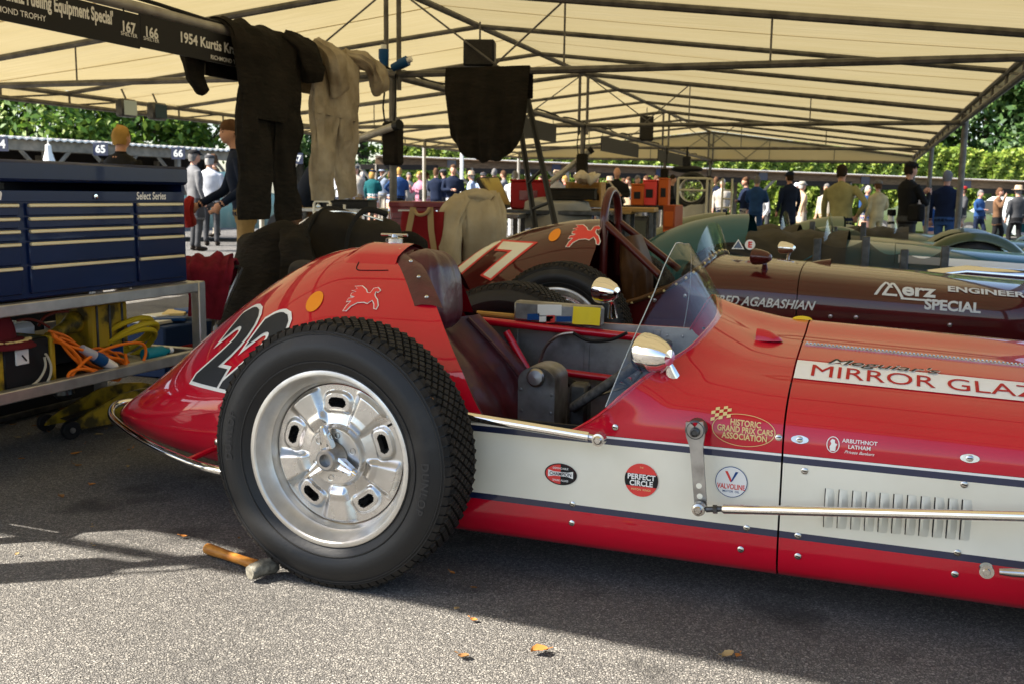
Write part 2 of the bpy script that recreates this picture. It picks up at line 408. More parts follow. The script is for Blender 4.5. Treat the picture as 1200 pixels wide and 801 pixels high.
LOW_F = [(-a, b) for a, b in LOW[::-1]]
UP_RED = [(-.484,.4515),(-.482,.49),(-.466,.531),(-.425,.570),(-.365,.600),(-.30,.622),(-.22,.648),(-.07,.675),(.05,.689),(.17,.712),(.27,.702),(.37,.65),(.44,.58),(.475,.50),(.484,.4515)]
UP_MAR = [(-.484,.4515),(-.487,.51),(-.485,.575),(-.472,.635),(-.432,.684),(-.35,.718),(-.20,.741),(0,.749),(.20,.741),(.35,.718),(.432,.684),(.472,.635),(.485,.575),(.487,.51),(.484,.4515)]
class Car: pass
def hw(x): return 1-.50*smooth01((x-.7)/1.5) if x > .7 else 1.
def make_car(name, label, cy, cx, spec):
    """body, tail, hood, cockpit and running gear; x is measured along the car from cx"""
    c = Car(); c.root = thing(name, label, 'race car', (cx, cy, 0)); c.cx, c.cy = cx, cy; root = c.root
    W = lambda x, y, z: Vector((cx+x, cy+y, z))
    c.W = W; up = spec['up']; paint = spec['paint']; NS = 56
    UP = sec_interp(up, NS)
    def hz(x): return 1-spec['drop']*max(0, x+.25)-(.10*max(0, x-.9)) if x > -.25 else 1+.13*smooth01((-.25-x)/.25)*spec.get('rise', 1)
    def upt(x, j, off=0.):
        y, z = UP[j]; yy = y*hw(x); zz = .4515+(z-.4515)*hz(x)
        return yy, zz
    def uptf(x, s, off=0.):                                      # s in 0..1 across the section
        t = min(max(s, 0), 1)*NS; j = min(int(t), NS-1); u = t-j
        a, b = upt(x, j), upt(x, j+1); y = a[0]+(b[0]-a[0])*u; z = a[1]+(b[1]-a[1])*u
        n = Vector((0, a[1]-b[1], b[0]-a[0])).normalized()
        return W(x, y, z)+n*off
    c.uptf = uptf
    arc = [0]
    for j in range(NS): arc.append(arc[-1]+math.hypot(UP[j+1][0]-UP[j][0], UP[j+1][1]-UP[j][1]))
    c.arc = arc
    def s_at(a):
        for j in range(NS):
            if arc[j+1] >= a: return (j+(a-arc[j])/(arc[j+1]-arc[j]))/NS
        return 1.
    c.s_at = s_at
    bands = spec['bands']; low = LOW; lowm = LOWM if bands else [0]*len(LOW)
    mats = [paint, M['navy'], M['cream'], M['white']]
    def lower(nm, x0, x1, n, zt=1.):
        mb = MB()
        rows = []
        for i in range(n+1):
            x = x0+(x1-x0)*i/n; k = hw(x)
            rows.append([W(x, y*k, z) for y, z in low]+[W(x, y*k, z) for y, z in LOW_F])
        L_ = len(low)
        def mi(i, j):
            if j < L_-1: return lowm[j]
            if j == L_-1: return 0
            return lowm[len(lowm)-1-(j-L_)]
        vs = [p for r_ in rows for p in r_]; nv = 2*L_; fs = []; ms = []
        for i in range(n):
            for j in range(nv-1):
                if j == L_-1: continue
                fs.append((i*nv+j, (i+1)*nv+j, (i+1)*nv+j+1, i*nv+j+1)); ms.append(mi(i, j))
        mb.add(vs, fs, ms); return mb.build(nm, mats, root)
    lower('side_panel', -1.50, -.2275, 20); lower('engine_side_panel', -.2225, 2.15, 36)
    # cowl with its swept rear edge
    xr = spec['cowl_rear']
    def xrear(s): a = abs(2*s-1)**spec.get('cowl_pow', 1.6); return xr[1]+(xr[0]-xr[1])*a
    c.xrear = xrear
    mb = MB(); rows = []; n = 16
    for j in range(NS+1):
        s = j/NS; row = []
        for i in range(n+1):
            u = i/n; x = xrear(s)+(-.2275-xrear(s))*u; fl = spec['flare']*max(0, 1-(x-xrear(s))/.13)**2*smooth01((min(s, 1-s)-.04)/.12)
            row.append(uptf(x, s, fl))
        rows.append(row)
    c.cowl_edge = [r_[0] for r_ in rows]
    mb.grid(rows); mb.build('cowl', paint, root)
    lip = MB(); lip.tube(c.cowl_edge, .004, 6); lip.build('cowl_edge_bead', paint, root)
    mb = MB(); rows = []
    for j in range(NS+1): rows.append([uptf(-.2225+(2.15+.2225)*i/30, j/NS) for i in range(31)])
    mb.grid(rows); mb.build('hood', paint, root)
    nose = MB(); ring = [W(2.15, y*hw(2.15), z) for y, z in low]+[uptf(2.15, j/NS) for j in range(NS+1)]+[W(2.15, y*hw(2.15), z) for y, z in LOW_F]
    cen = sum(ring, Vector())/len(ring); ring2 = [cen+(p-cen)*.62+Vector((.22,0,-.03)) for p in ring]; mid = [cen+(p-cen)*.92+Vector((.12,0,-.01)) for p in ring]
    nose.grid([ring, mid, ring2]); nose.build('nose', paint, root)
    gr = MB(); gr.add(ring2, [tuple(range(len(ring2)))]); gr.build('grille', M['dark'], root)
    # tail
    T = spec['tail']
    tips = T['tip']
    top = T['top']; wid = T['wid']; bot = T['bot']; mid_ = T['mid']
    def itp(tab, x):
        if x >= tab[0][0]: return tab[0][1]
        for (x0, v0), (x1, v1) in zip(tab, tab[1:]):
            if x >= x1: t = (x-x0)/(x1-x0); return v0+(v1-v0)*t
        return tab[-1][1]
    def sm(tab, x): return (itp(tab, x-.09)+itp(tab, x-.03)+itp(tab, x+.03)+itp(tab, x+.09))/4 if x > tips+.12 else itp(tab, x)
    def tsec(x, th):                                             # th -1 (bottom) .. 0 (waist) .. 1 (top), near side
        wv = sm(wid, x); zb, zm, zt = sm(bot, x), sm(mid_, x), sm(top, x)
        if th < 0:
            a = -th*PI/2; return wv*abs(math.cos(a))**.45, zm-(zm-zb)*abs(math.sin(a))**.8
        a = th*PI/2; e = T['exp']
        return wv*abs(math.cos(a))**(2/e), zm+(zt-zm)*abs(math.sin(a))**(2/e)
    c.tsec = tsec
    NT_ = 26
    ths = [-1+k/14 for k in range(14)]+[k/NT_ for k in range(NT_+1)]
    fr = T['front']
    def xfront(th):
        if th <= 0: return fr[0]
        for (t0, v0), (t1, v1) in zip(fr[1], fr[1][1:]):
            if th <= t1: return v0+(v1-v0)*(th-t0)/(t1-t0)
        return fr[1][-1][1]
    c.xfront = xfront
    mb = MB()
    nrow = 44
    def pt(u, th, sg, off=0.):
        xf = xfront(th) if sg > 0 else min(xfront(th), T.get('front_far', 9)); x = xf+(tips-xf)*u; y, z = tsec(x, th)
        return W(x, -sg*y, z)
    rows = []
    full = [(th, 1) for th in ths]+[(th, -1) for th in ths[::-1][1:]]
    for i in range(nrow+1):
        u = (i/nrow); u = u*(1.0+.0*u)
        rows.append([pt(u, th, sg) for th, sg in full])
    mb.grid(rows); mb.add(rows[-1], [tuple(range(len(full)))]); mb.build('tail', paint, root, ang=50)
    c.tail_pt = pt
    def tail_xz(x, z, off=.004):                                 # near-side tail surface at given x and height
        lo, hi = 0., 1.
        zm = sm(mid_, x)
        if z < zm: lo, hi = -1., 0.
        for _ in range(26):
            m_ = (lo+hi)/2
            if tsec(x, m_)[1] < z: lo = m_
            else: hi = m_
        y, zz = tsec(x, lo); y2, z2 = tsec(x, min(1, lo+.02)); y3, z3 = tsec(x-.02, lo)
        p = W(x, -y, zz); n = (W(x, -y2, z2)-p).cross(W(x-.02, -y3, z3)-p)
        if n.length < 1e-9: n = Vector((0,-1,0))
        n.normalize()
        if n.y > 0 and n.z < .5: n = -n
        if n.z < -.2 and z > zm: n = -n
        return p+n*off
    c.tail_xz = tail_xz
    # inner tub
    tub = MB()
    tub.box(W(-.85,0,.125), (1.25,.86,.02)); tub.box(W(-1.46,0,.36), (.02,.80,.46)); tub.box(W(-.30,0,.33), (.02,.80,.38)); tub.build('cockpit_floor', M['dark'], root)
    for sg, mm in ((1, spec['inner']), (-1, M['dark'])):
        sp = MB(); sp.box(W(-.87, sg*.455, .30), (1.16,.012,.33)); sp.build('inner_panel', mm, root)
    return c
RED = dict(up=UP_RED, paint=M['red'], bands=True, drop=.17, rise=1.0, cowl_rear=(-.795,-.475), cowl_pow=1.7, flare=.028, inner=M['aluskin'],
    tail=dict(tip=-2.745, exp=1.55, top=[(-1.3,.905),(-1.77,.905),(-1.95,.825),(-2.12,.715),(-2.31,.575),(-2.51,.415),(-2.66,.318),(-2.72,.275),(-2.745,.255)],
        wid=[(-1.0,.470),(-1.6,.468),(-1.9,.435),(-2.2,.36),(-2.45,.255),(-2.62,.155),(-2.70,.09),(-2.735,.045),(-2.745,.022)],
        bot=[(-1.0,.12),(-1.9,.135),(-2.3,.165),(-2.6,.195),(-2.745,.235)], mid=[(-1.0,.44),(-1.7,.43),(-2.1,.36),(-2.5,.27),(-2.745,.245)],
        front_far=-1.44, front=(-1.50, [(0,-1.02),(.25,-1.13),(.5,-1.27),(.75,-1.42),(.85,-1.50),(1,-1.52)])))
red = make_car('race_car', 'red single-seat race car with cream side band, standing in front of the maroon one', 3.02, 0.0, RED)
RW = red.W; rr_ = red.root
RWHEEL = add_wheel(rr_, -1.400, 2.374, .369, False, 0)
add_wheel(rr_, -1.405, 3.70, .369, True, .4); add_wheel(rr_, 1.07, 2.36, .369, False, 1.); add_wheel(rr_, 1.07, 3.69, .369, True, 2.)
# ------------------------------------------------------------------ red car: details
SIDE_Y = 3.02-.485
def flat_side(px, py, y=SIDE_Y-.0025):                           # a print on the flat side panel, u to the right, v up, in metres
    o = onY(px, py, y); return lambda u, v: Vector((o.x+u, o.y, o.z+v))
def disc2d(r, n=36, ry=None, cx=0, cy=0): ry = ry or r; return fan([(cx+r*math.cos(2*PI*k/n), cy+ry*math.sin(2*PI*k/n)) for k in range(n)])
def ring2d(r0, r1, n=40, e0=None, e1=None):
    e0 = e0 or r0; e1 = e1 or r1
    vs = [(r0*math.cos(2*PI*k/n), e0*math.sin(2*PI*k/n)) for k in range(n)]+[(r1*math.cos(2*PI*k/n), e1*math.sin(2*PI*k/n)) for k in range(n)]
    return vs, [(k, (k+1)%n, n+(k+1)%n, n+k) for k in range(n)]
def lift(fn, d): return lambda u, v: fn(u, v)+Vector((0,-d,0))
def scl(vf, sx, sy=None, dx=0, dy=0): sy = sy or sx; return [(x*sx+dx, y*sy+dy) for x, y in vf[0]], vf[1]
# champion oval
f0 = flat_side(657, 555); mb = MB(); put2d(mb, disc2d(.0465, 40, .0305), f0, 0); put2d(mb, scl(disc2d(.043, 40, .0275), 1), lift(f0,.0006), 1)
put2d(mb, fan([(.0,-.0275)]+[(.043*math.cos(a), .0275*math.sin(a)) for a in [-PI/2+k*PI/16 for k in range(17)]]), lift(f0,.0010), 0)
put2d(mb, fan([(-.036,-.009),(-.020,-.005),(.020,-.005),(.036,-.009),(.036,.011),(.020,.007),(-.020,.007),(-.036,.011)]), lift(f0,.0014), 2)
put2d(mb, scl(text2d('CHAMPION', .0135, .02, 0, 'CENTER'), .9, 1, 0, -.0035), lift(f0,.0019), 0)
put2d(mb, scl(text2d('DEPENDABLE', .0075, .01, 0, 'CENTER'), 1, 1, 0, .0145), lift(f0,.0019), 2)
put2d(mb, scl(text2d('SPARK PLUGS', .0075, .01, 0, 'CENTER'), 1, 1, 0, -.0195), lift(f0,.0019), 2)
mb.build('sponsor_decal', [M['black'], M['pegasus'], M['white']], rr_, 0, label='oval red and black sponsor decal on the cream band')
# perfect circle
f0 = flat_side(751.5, 562); mb = MB(); put2d(mb, disc2d(.0455), f0, 1)
put2d(mb, fan([(.0455*math.cos(a), .0455*math.sin(a)) for a in [rad(-22)+k*rad(44)/8 for k in range(9)]]+[(.0455*math.cos(a), .0455*math.sin(a)) for a in [rad(158)+k*rad(44)/8 for k in range(9)]]), lift(f0,.0006), 0)
put2d(mb, scl(text2d('PERFECT', .0205, .03, 0, 'CENTER'), .95, 1, 0, .002), lift(f0,.0012), 2)
put2d(mb, scl(text2d('CIRCLE', .0205, .03, 0, 'CENTER'), .95, 1, 0, -.0155), lift(f0,.0012), 2)
put2d(mb, scl(text2d('PISTON  RINGS', .0078, .01, 0, 'CENTER'), 1, 1, 0, -.0285), lift(f0,.0012), 3)
put2d(mb, scl(text2d('THE', .0055, .01, 0, 'CENTER'), 1, 1, 0, .033), lift(f0,.0012), 3)
mb.build('sponsor_decal', [M['black'], M['pegasus'], M['white'], M['gold']], rr_, 0, label='round red and black sponsor decal reading PERFECT CIRCLE')
# valvoline
f0 = flat_side(857, 564); mb = MB(); put2d(mb, disc2d(.041), f0, 3); put2d(mb, disc2d(.0392), lift(f0,.0006), 1)
put2d(mb, fan([(-.017,.028),(-.010,.028),(.0015,.004),(-.0015,-.001),(-.004,.003)]), lift(f0,.0012), 2)
put2d(mb, fan([(.017,.028),(.010,.028),(.0,.005),(-.0015,-.001),(.003,.003)]), lift(f0,.0014), 3)
put2d(mb, scl(text2d('VALVOLINE', .019, .02, 0, 'CENTER'), .72, 1, 0, -.0185), lift(f0,.0012), 2)
put2d(mb, scl(text2d('MOTOR  OIL', .0075, .01, 0, 'CENTER'), 1, 1, 0, -.0275), lift(f0,.0012), 3)
mb.build('sponsor_decal', [M['black'], M['white'], M['pegasus'], M['bluelet']], rr_, 0, label='round white sponsor decal with a red and blue V')
# prints on the curved cowl and hood
def on_body(x0, a0, off=.003): return lambda u, v: red.uptf(x0+u, red.s_at(a0+v), off)
f0 = on_body(-.325, .048); mb = MB(); put2d(mb, ring2d(.078,.080,48,.0385,.0400), f0)
for s_, dy in (('HISTORIC', .010), ('GRAND PRIX CARS', -.0065), ('ASSOCIATION', -.023)):
    put2d(mb, scl(text2d(s_, .0205, .02, 0, 'CENTER', maxlen=.012), .80 if len(s_) > 12 else .86, 1, .004, dy), on_body(-.325, .048, .0035))
for i in range(5):
    for j in range(4):
        if (i+j) % 2 == 0: put2d(mb, fan([(-.085+i*.010, .012+j*.008+i*.003), (-.075+i*.010, .012+j*.008+i*.003+.003), (-.075+i*.010, .020+j*.008+i*.003+.003), (-.085+i*.010, .020+j*.008+i*.003)]), on_body(-.325, .048, .0038))
mb.build('association_decal', M['gold'], rr_, 0, label='gold chequered flag emblem and lettering on the red cowl')
f0 = on_body(-.105, .036); mb = MB(); put2d(mb, ring2d(.0135,.0155,30,.0185,.0205), f0)
put2d(mb, fan([(-.006,-.016),(.006,-.016),(.007,-.004),(.010,.002),(.004,.004),(.004,.012),(-.003,.014),(-.007,.008),(-.004,.002),(-.008,-.006)]), f0)
put2d(mb, scl(text2d('ARBUTHNOT', .0135, .012, 0, 'CENTER', maxlen=.012), 1, 1, .062, .008), on_body(-.105,.036)); put2d(mb, scl(text2d('LATHAM', .0135, .012, 0, 'CENTER', maxlen=.012), 1, 1, .062, -.006), on_body(-.105,.036))
put2d(mb, scl(text2d('Private Bankers', .011, .006, .4, 'CENTER', maxlen=.012), 1, 1, .062, -.0185), on_body(-.105,.036))
mb.build('banker_lettering', M['white'], rr_, 0)
A0 = None
for j in range(57):
    if UP_RED and sec_interp(UP_RED, 56)[j][0] > -.322: A0 = red.arc[j]; break
mb = MB(); P = [[red.uptf(-.222+.9*i/30, red.s_at(A0+.108*j/8), .0025) for j in range(9)] for i in range(31)]; mb.grid(P, 0)
put2d(mb, scl(text2d('MIRROR GLAZE', .092, .0, 0, 'LEFT', maxlen=.02), .93, 1, .036, .021), lambda u, v: red.uptf(-.222+u, red.s_at(A0+v), .004), 1)
put2d(mb, scl(text2d("Meguiar's", .064, .022, .35, 'LEFT', maxlen=.02), 1.15, .85, .075, .100), lambda u, v: red.uptf(-.222+u, red.s_at(A0+v), .0045), 0)
put2d(mb, scl(text2d("Meguiar's", .064, .0, .35, 'LEFT', maxlen=.02), 1.15, .85, .075, .100), lambda u, v: red.uptf(-.222+u, red.s_at(A0+v), .0058), 2)
mb.build('polish_sticker', [M['white'], M['redtext'], M['black']], rr_, 0, label='white polish sticker with red capitals on the hood')
# beaded hood hinge
hs = [i for i, p in enumerate(sec_interp(UP_RED, 56)) if p[0] > -.075][0]/56
mb = MB(); mb.tube([red.uptf(-.215+i*.05, hs, .0015) for i in range(47)], .0035, 6)
for i in range(230): mb.ball(red.uptf(-.21+i*.0102, hs, .004), (.0040,.0042,.0042), 6, 4)
mb.build('hood_hinge', M['dullchrome'], rr_)
# louvres
for k in range(11):
    o = onY(967+(1127-967)*k/10, 594+(608-594)*k/10, SIDE_Y); mb = MB(); rows = []
    for i in range(9):
        t = i/8; z = o.z+.050-.100*t; e = math.sin(PI*min(1, max(0, t*.98+.01)))**.45
        rows.append([Vector((o.x-.0035, SIDE_Y+.001, z)), Vector((o.x-.0005, SIDE_Y-.015*e, z)), Vector((o.x+.006, SIDE_Y-.0135*e, z)), Vector((o.x+.014, SIDE_Y-.006*e, z)), Vector((o.x+.022, SIDE_Y+.001, z))])
    mb.grid(rows, lambda i, j: 1 if j == 0 else 0); mb.build('louvre', [M['cream'], M['dark']], rr_, 25)
# quick-release fasteners
def fastener(px, py, r=.0085, m='dullchrome', y=None):
    o = onY(px, py, SIDE_Y if y is None else y); F_ = axis_frame(o, (0,-1,0)); mb = MB(); mb.lathe([(r*1.05,-.002),(r,.0015),(r*.75,.003),(.0002,.0032)], 16, F_)
    mb.box(o+Vector((0,-.0034,0)), (r*1.4,.001,r*.28), Matrix.Rotation(.25, 3, 'Y'), 1); mb.build('fastener', [M[m], M['dark']], rr_)
for px, py in ((671,590),(875,618),(943,551),(1130,567),(935,627),(1122,647),(721,500)): fastener(px, py)
for px, py in ((670,612),(868,643),(935,651),(1119,672)): fastener(px, py, y=SIDE_Y+.004)
for x, a in ((-.245+.03, .0), ): pass
def on_cowl_fastener(x, a, oval=False, r=.0085):
    p = red.uptf(x, red.s_at(a), 0); q = red.uptf(x, red.s_at(a), 1)-p; F_ = axis_frame(p, q, (1,0,0)); mb = MB()
    if oval: mb.prism([(.0185*math.cos(t)*(1 if abs(math.cos(t)) < .8 else 1.15), .0105*math.sin(t)) for t in [2*PI*k/20 for k in range(20)]], -.001, .002, F_)
    mb.lathe([(r*1.05,-.001),(r,.0025),(r*.75,.0038),(.0002,.004)], 16, F_); mb.box(F_ @ Vector((0,0,.004)), (r*1.4,.001,r*.28), None, 1); mb.build('fastener', [M['dullchrome'], M['dark']], rr_)
on_cowl_fastener(-.2365, .040); on_cowl_fastener(-.185, .040, True); on_cowl_fastener(.205, .036, True); on_cowl_fastener(.38, .03)
for s_ in (.10,.18,.3,.42,.58,.7,.82,.9):
    p = red.uptf(red.xrear(s_)+.035, s_, .0); q = red.uptf(red.xrear(s_)+.035, s_, 1)-p; mb = MB(); mb.lathe([(.0055,-.001),(.0045,.002),(.0002,.003)], 10, axis_frame(p, q)); mb.build('rivet', M['dullchrome'], rr_)
# windscreen
def shell(rows, th):
    mb = MB(); n, k = len(rows), len(rows[0]); nr = []
    for i in range(n):
        r_ = []
        for j in range(k):
            a = rows[min(i+1, n-1)][j]-rows[max(i-1, 0)][j]; b = rows[i][min(j+1, k-1)]-rows[i][max(j-1, 0)][0:3] if False else rows[i][min(j+1, k-1)]-rows[i][max(j-1, 0)]
            q = a.cross(b); r_.append(rows[i][j]+(q.normalized()*th if q.length > 1e-9 else Vector()))
        nr.append(r_)
    mb.grid(rows); mb.grid([list(r_) for r_ in nr[::-1]])
    for a, b in ((rows[0], nr[0]), (nr[-1], rows[-1])): mb.grid([a, b])
    mb.grid([[r_[0] for r_ in nr], [r_[0] for r_ in rows]]); mb.grid([[r_[-1] for r_ in rows], [r_[-1] for r_ in nr]])
    return mb
rows = []
for k in range(33):
    s_ = .11+.78*k/32; b0 = red.uptf(red.xrear(s_)+.012, s_, .030); q = 1-abs(k/16-1)**1.3
    top = b0+Vector((-.125*q-.012, 0, .215*q+.004)); rows.append([b0+(top-b0)*t+Vector((0,0,.006*math.sin(PI*t)*q)) for t in (0,.25,.5,.75,1)])
ws_ = shell(rows, .003).build('windscreen', M['glass'], rr_, 60)
mb = MB(); mb.tube([r_[-1] for r_ in rows], .0015, 6); mb.build('screen_highlight', mat('edge_highlight', (.38,.41,.40), .2, spec=.5), ws_)  # pale tube added as a painted highlight along the top of the screen
# mirrors
def mirror(car, face, length, r, stem_to, tilt=0., y_off=0, metal='chrome'):
    F_ = axis_frame(face, Vector((1, -.50, tilt))); mb = MB()
    mb.lathe([(.0002,.004),(r*.93,.004),(r*.97,-.002),(r*1.03,0),(r*1.04,.012),(r*1.0,.016),(r*1.0,.03),(r*.93,length*.45),(r*.72,length*.75),(r*.42,length*.95),(.0002,length)], 32, F_, [1,0,0,0,0,0,0,0,0,0])
    h = mb.build('mirror', [M[metal], M['dark']], car)
    c = F_ @ Vector((0,0,length*.62)); st = MB(); st.tube([c-Vector((0,0,r*.6)), c*.4+Vector(stem_to)*.6+Vector((0,0,.01)), Vector(stem_to)], [r*.34, r*.26, r*.42], 12); st.build('mirror_stem', M[metal], h)
mirror(rr_, onY(754, 412, 2.625), .095, .051, onY(788, 441, 2.63), -.05); mirror(rr_, onY(703, 340, 3.42), .085, .045, onY(718, 372, 3.42), -.05)
# small scoop on the cowl
mb = MB(); o = red.uptf(-.352, hs, 0); rows = []
for i in range(9):
    t = i/8; w_ = .031*(1-t*.25)*(1 if t < .6 else (1-((t-.6)/.4)**2*.9)); h = .040*(1-t**2.2); rows.append([o+Vector((.075*t, w_*math.cos(PI-a), .85*h*math.sin(a)-.006)) for a in [PI*k/12 for k in range(13)]])
mb.grid(rows); mb.add([o+Vector((.004,p.y-o.y,p.z-o.z)) for p in rows[0]], [tuple(range(13))], 1); mb.build('cowl_scoop', [M['red'], M['dark']], rr_)
mb = MB(); mb.prism([(.03*math.cos(t), .011*math.sin(t)) for t in [PI*k/12 for k in range(13)]], 0, .003, axis_frame(red.uptf(-.247, .66, 0), (0,-1,.25), (1,0,0))); mb.build('sticker', M['yellow'], rr_)
# headrest, its trim and the seat
mb = MB(); rows = []
for sg in (1, -1): pass
tr = [(.52+.48*k/14, 1) for k in range(15)]+[(1-.48*k/14, -1) for k in range(1, 15)]
for i in range(4):
    rows.append([red.tail_pt(.012*i, th, sg)+Vector((.022-.017*i, 0, 0))+(Vector((0,-sg*(1-th)*.012, .010*th)) if 0 < i < 3 else Vector((0,0,-.004))) for th, sg in tr])
mb.grid(rows); mb.build('headrest_trim', M['leather'], rr_, 60)
for k in (1,4,7,10,13,16,19,22,25,27):
    th, sg = tr[k]; p = red.tail_pt(.014, th, sg)+Vector((0,-sg*(1-th)*.012,.010*th)); q = Vector((-.1,-sg*(1.1-th),th)); mb = MB(); mb.ball(p, (.007,.007,.007), 8, 6); mb.build('stud', M['dullchrome'], rr_)
import mathutils.noise as mnoise
def wrinkle(p, sc, amp): return mnoise.noise(Vector(p)*sc)*amp
mb = MB(); rows = []
for i in range(25):
    t = i/24; z = .628+.278*t; row = []
    for k in range(48):
        a = 2*PI*k/48; sp = lambda v, e: math.copysign(abs(v)**e, v)
        f_ = (1-abs(2*t-1)**4.5)**.5; wy = .148*f_*(1-.10*t); wx = .082*f_*(1-.15*max(0, t-.6))
        x = -1.425+wx*sp(math.cos(a), .75)-.03*t; y = 3.02+wy*sp(math.sin(a), .7)
        pl = .0035*math.cos(a*14)*(1 if math.cos(a) > .1 else .2)*f_
        d = wrinkle((x*1, y*1, z*.5), 16, .008)
        row.append(Vector((x+(pl+d)*math.cos(a), y+(pl+d)*math.sin(a), z)))
    rows.append(row)
mb.grid(rows, cv=True); mb.add(rows[0], [tuple(range(47,-1,-1))]); mb.add(rows[-1], [tuple(range(48))]); mb.build('headrest', M['leather'], rr_, 70)
mb = MB(); rows = []
for i in range(29):
    t = i/28; z = .66-.48*t; x0 = -1.43+.30*t+.05*math.sin(PI*t); row = []
    for k in range(25):
        u = -1+2*k/24; bol = smooth01((abs(u)-.55)/.3)*.085*(1-.3*t); flat_ = .012*math.cos(u*9)
        drop = -.07*smooth01((abs(u)-.9)/.1); y = u*(.24+.10*math.sin(PI*min(1,t*1.3)*.6))
        row.append(Vector((x0+bol+drop+flat_+wrinkle((u*.3,t*.6,1), 9, .010), 3.02+y, z+.02*bol*6*(1-t))))
    rows.append(row)
mb.grid(rows); mb.build('seat', M['leather'], rr_, 70)
for u in (-.62,.62):
    mb = MB(); mb.tube([Vector((-1.43+.30*t+.05*math.sin(PI*t)+.062, 3.02+u*(.25+.10*math.sin(PI*min(1,t*1.3)*.6)), .66-.48*t)) for t in [k/14 for k in range(15)]], .007, 6); mb.build('seat_piping', M['leather'], rr_)
mb = MB(); mb.box(RW(-.98,0,.21), (.42,.56,.10), b=.03); mb.build('seat_cushion', M['leather'], rr_)
# far cockpit wall, tubes, sticker rail, gearbox cover, hoses
mb = MB(); mb.box(RW(-1.02,.455,.53), (.90,.010,.20), mi=0); mb.build('far_wall', M['aluskin'], rr_)
for k in range(16):
    for zz in (.60,.45): mb = MB(); mb.ball(RW(-1.44+k*.055,.449,zz), (.005,.003,.005), 6, 4); mb.build('rivet', M['steel'], rr_)
for xx in (-1.30,-1.02,-.76): mb = MB(); mb.box(RW(xx,.4485,.45), (.022,.006,.34), b=.002); mb.build('panel_rib', M['aluskin'], rr_)
mb = MB(); mb.box(RW(-1.02,.469,.52), (.94,.012,.22), b=.004); mb.build('far_side_skin', M['red'], rr_)
mb = MB(); mb.box(Vector((-1.115,3.42,.664)), (.33,.055,.072), Matrix.Rotation(.02, 3, 'Y'), b=.008); rail = mb.build('sticker_rail', M['aluskin'], rr_)
for (a, b, c_, d_), m_ in (((630,357,658,370),'white'),((618,368,632,375),'bluelet'),((632,371,648,377),'white'),((640,370,650,378),'pegasus'),((652,371,670,377),'bluelet')):
    p, q = onY(a, b, 3.391), onY(c_, d_, 3.391); mb = MB(); mb.add([p, Vector((q.x,p.y,p.z+.004)), q, Vector((p.x,p.y,q.z-.004))], [(0,1,2,3)]); mb.build('sticker', M[m_], rail)
p, q = onY(672, 359, 3.389), onY(704, 381, 3.389); mb = MB(); mb.grid([[Vector((p.x+(q.x-p.x)*i/6, 3.389-.004*math.sin(i*1.3)-.004*j, p.z+(q.z-p.z)*j/3)) for j in range(4)] for i in range(7)]); mb.build('yellow_sticker', M['yellow'], rail)
for A, B, r_ in ((onY(565,376,3.40), onY(765,397,3.40), .015), (onY(655,435,3.40), onY(740,446,3.40), .014), (RW(-1.28,.30,.60), RW(-1.05,.32,.22), .014), (RW(-1.10,.12,.36), RW(-.98,.12,.2), .014), (RW(-.83,-.05,.34), RW(-.70,-.05,.22), .02)):
    mb = MB(); mb.tube([A, B], r_, 10); mb.build('frame_tube', M['red'], rr_)
mb = MB(); mb.tube([RW(-1.44,.41,.645), RW(-1.26,.41,.64)], .010, 8); mb.build('wood_strip', mat('cane', (.42,.24,.06), .5), rr_)
for pts, r_, m_ in (([(632,425),(640,405),(655,393),(672,390)], .0055, 'steel'), ([(672,390),(690,399),(715,398),(735,390)], .006, 'dark'), ([(550,380),(575,390),(590,415),(600,425)], .011, 'dark'), ([(655,440),(672,450),(688,454)], .016, 'dark')):
    mb = MB(); mb.tube(crom([onY(a, b, 3.34) for a, b in pts], 16), r_, 8); mb.build('hose', M[m_], rr_)
mb = MB(); prof = [(-.062,.20),(.062,.20),(.062,.50)]+[(.062*math.cos(a), .50+.045*math.sin(a)) for a in [k*PI/10 for k in range(1, 10)]]+[(-.062,.50)]
mb.prism(prof, -.07, .07, Matrix(((1,0,0,-1.036),(0,0,-1,3.03),(0,1,0,0),(0,0,0,1)))); gb = mb.build('gearbox_cover', M['aluskin'], rr_, 30)
mb = MB(); mb.lathe([(.030,-.01),(.030,.010),(.024,.016),(.0002,.018)], 24, axis_frame((-1.036,2.96,.512), (0,-1,.1))); mb.build('round_cap', M['steel'], gb)
for dx, dz in ((-.05,.40),(.05,.40),(-.05,.28),(.05,.28),(-.052,.47),(.052,.46)):
    mb = MB(); mb.lathe([(.006,0),(.005,.003),(.0002,.004)], 8, axis_frame((-1.036+dx,2.96,dz), (0,-1,0))); mb.build('bolt', M['steel'], gb)
mb = MB(); mb.box(RW(-.90,-.02,.42), (.06,.06,.16), b=.01); mb.tube([RW(-.93,-.05,.36), RW(-.93,-.05,.24)], .012, 8); mb.build('shift_bracket', M['darksteel'], rr_)
# steering wheel seen on edge
Cst = Vector((-.775, 3.02, .527)); ux = Vector((.80,0,.60)); uy = Vector((0,1,0))
mb = MB(); mb.tube([Cst+(ux*math.cos(a)+uy*math.sin(a))*.178 for a in [2*PI*k/40 for k in range(40)]], .0155, 10, True); sw = mb.build('steering_wheel', mat('taped_rim', (.10,.095,.09), .8, col2=(.04,.04,.038), scale=60), rr_)
for a in (0, PI*.66, PI*1.33):
    mb = MB(); mb.tube([Cst-Vector((-.03,0,.03)), Cst+(ux*math.cos(a)+uy*math.sin(a))*.17], .008, 6, flat=.5); mb.build('spoke', M['darksteel'], sw)
mb = MB(); mb.tube([Cst, Cst+Vector((.42,0,-.30))], .012, 8); mb.build('steering_column', M['darksteel'], rr_)
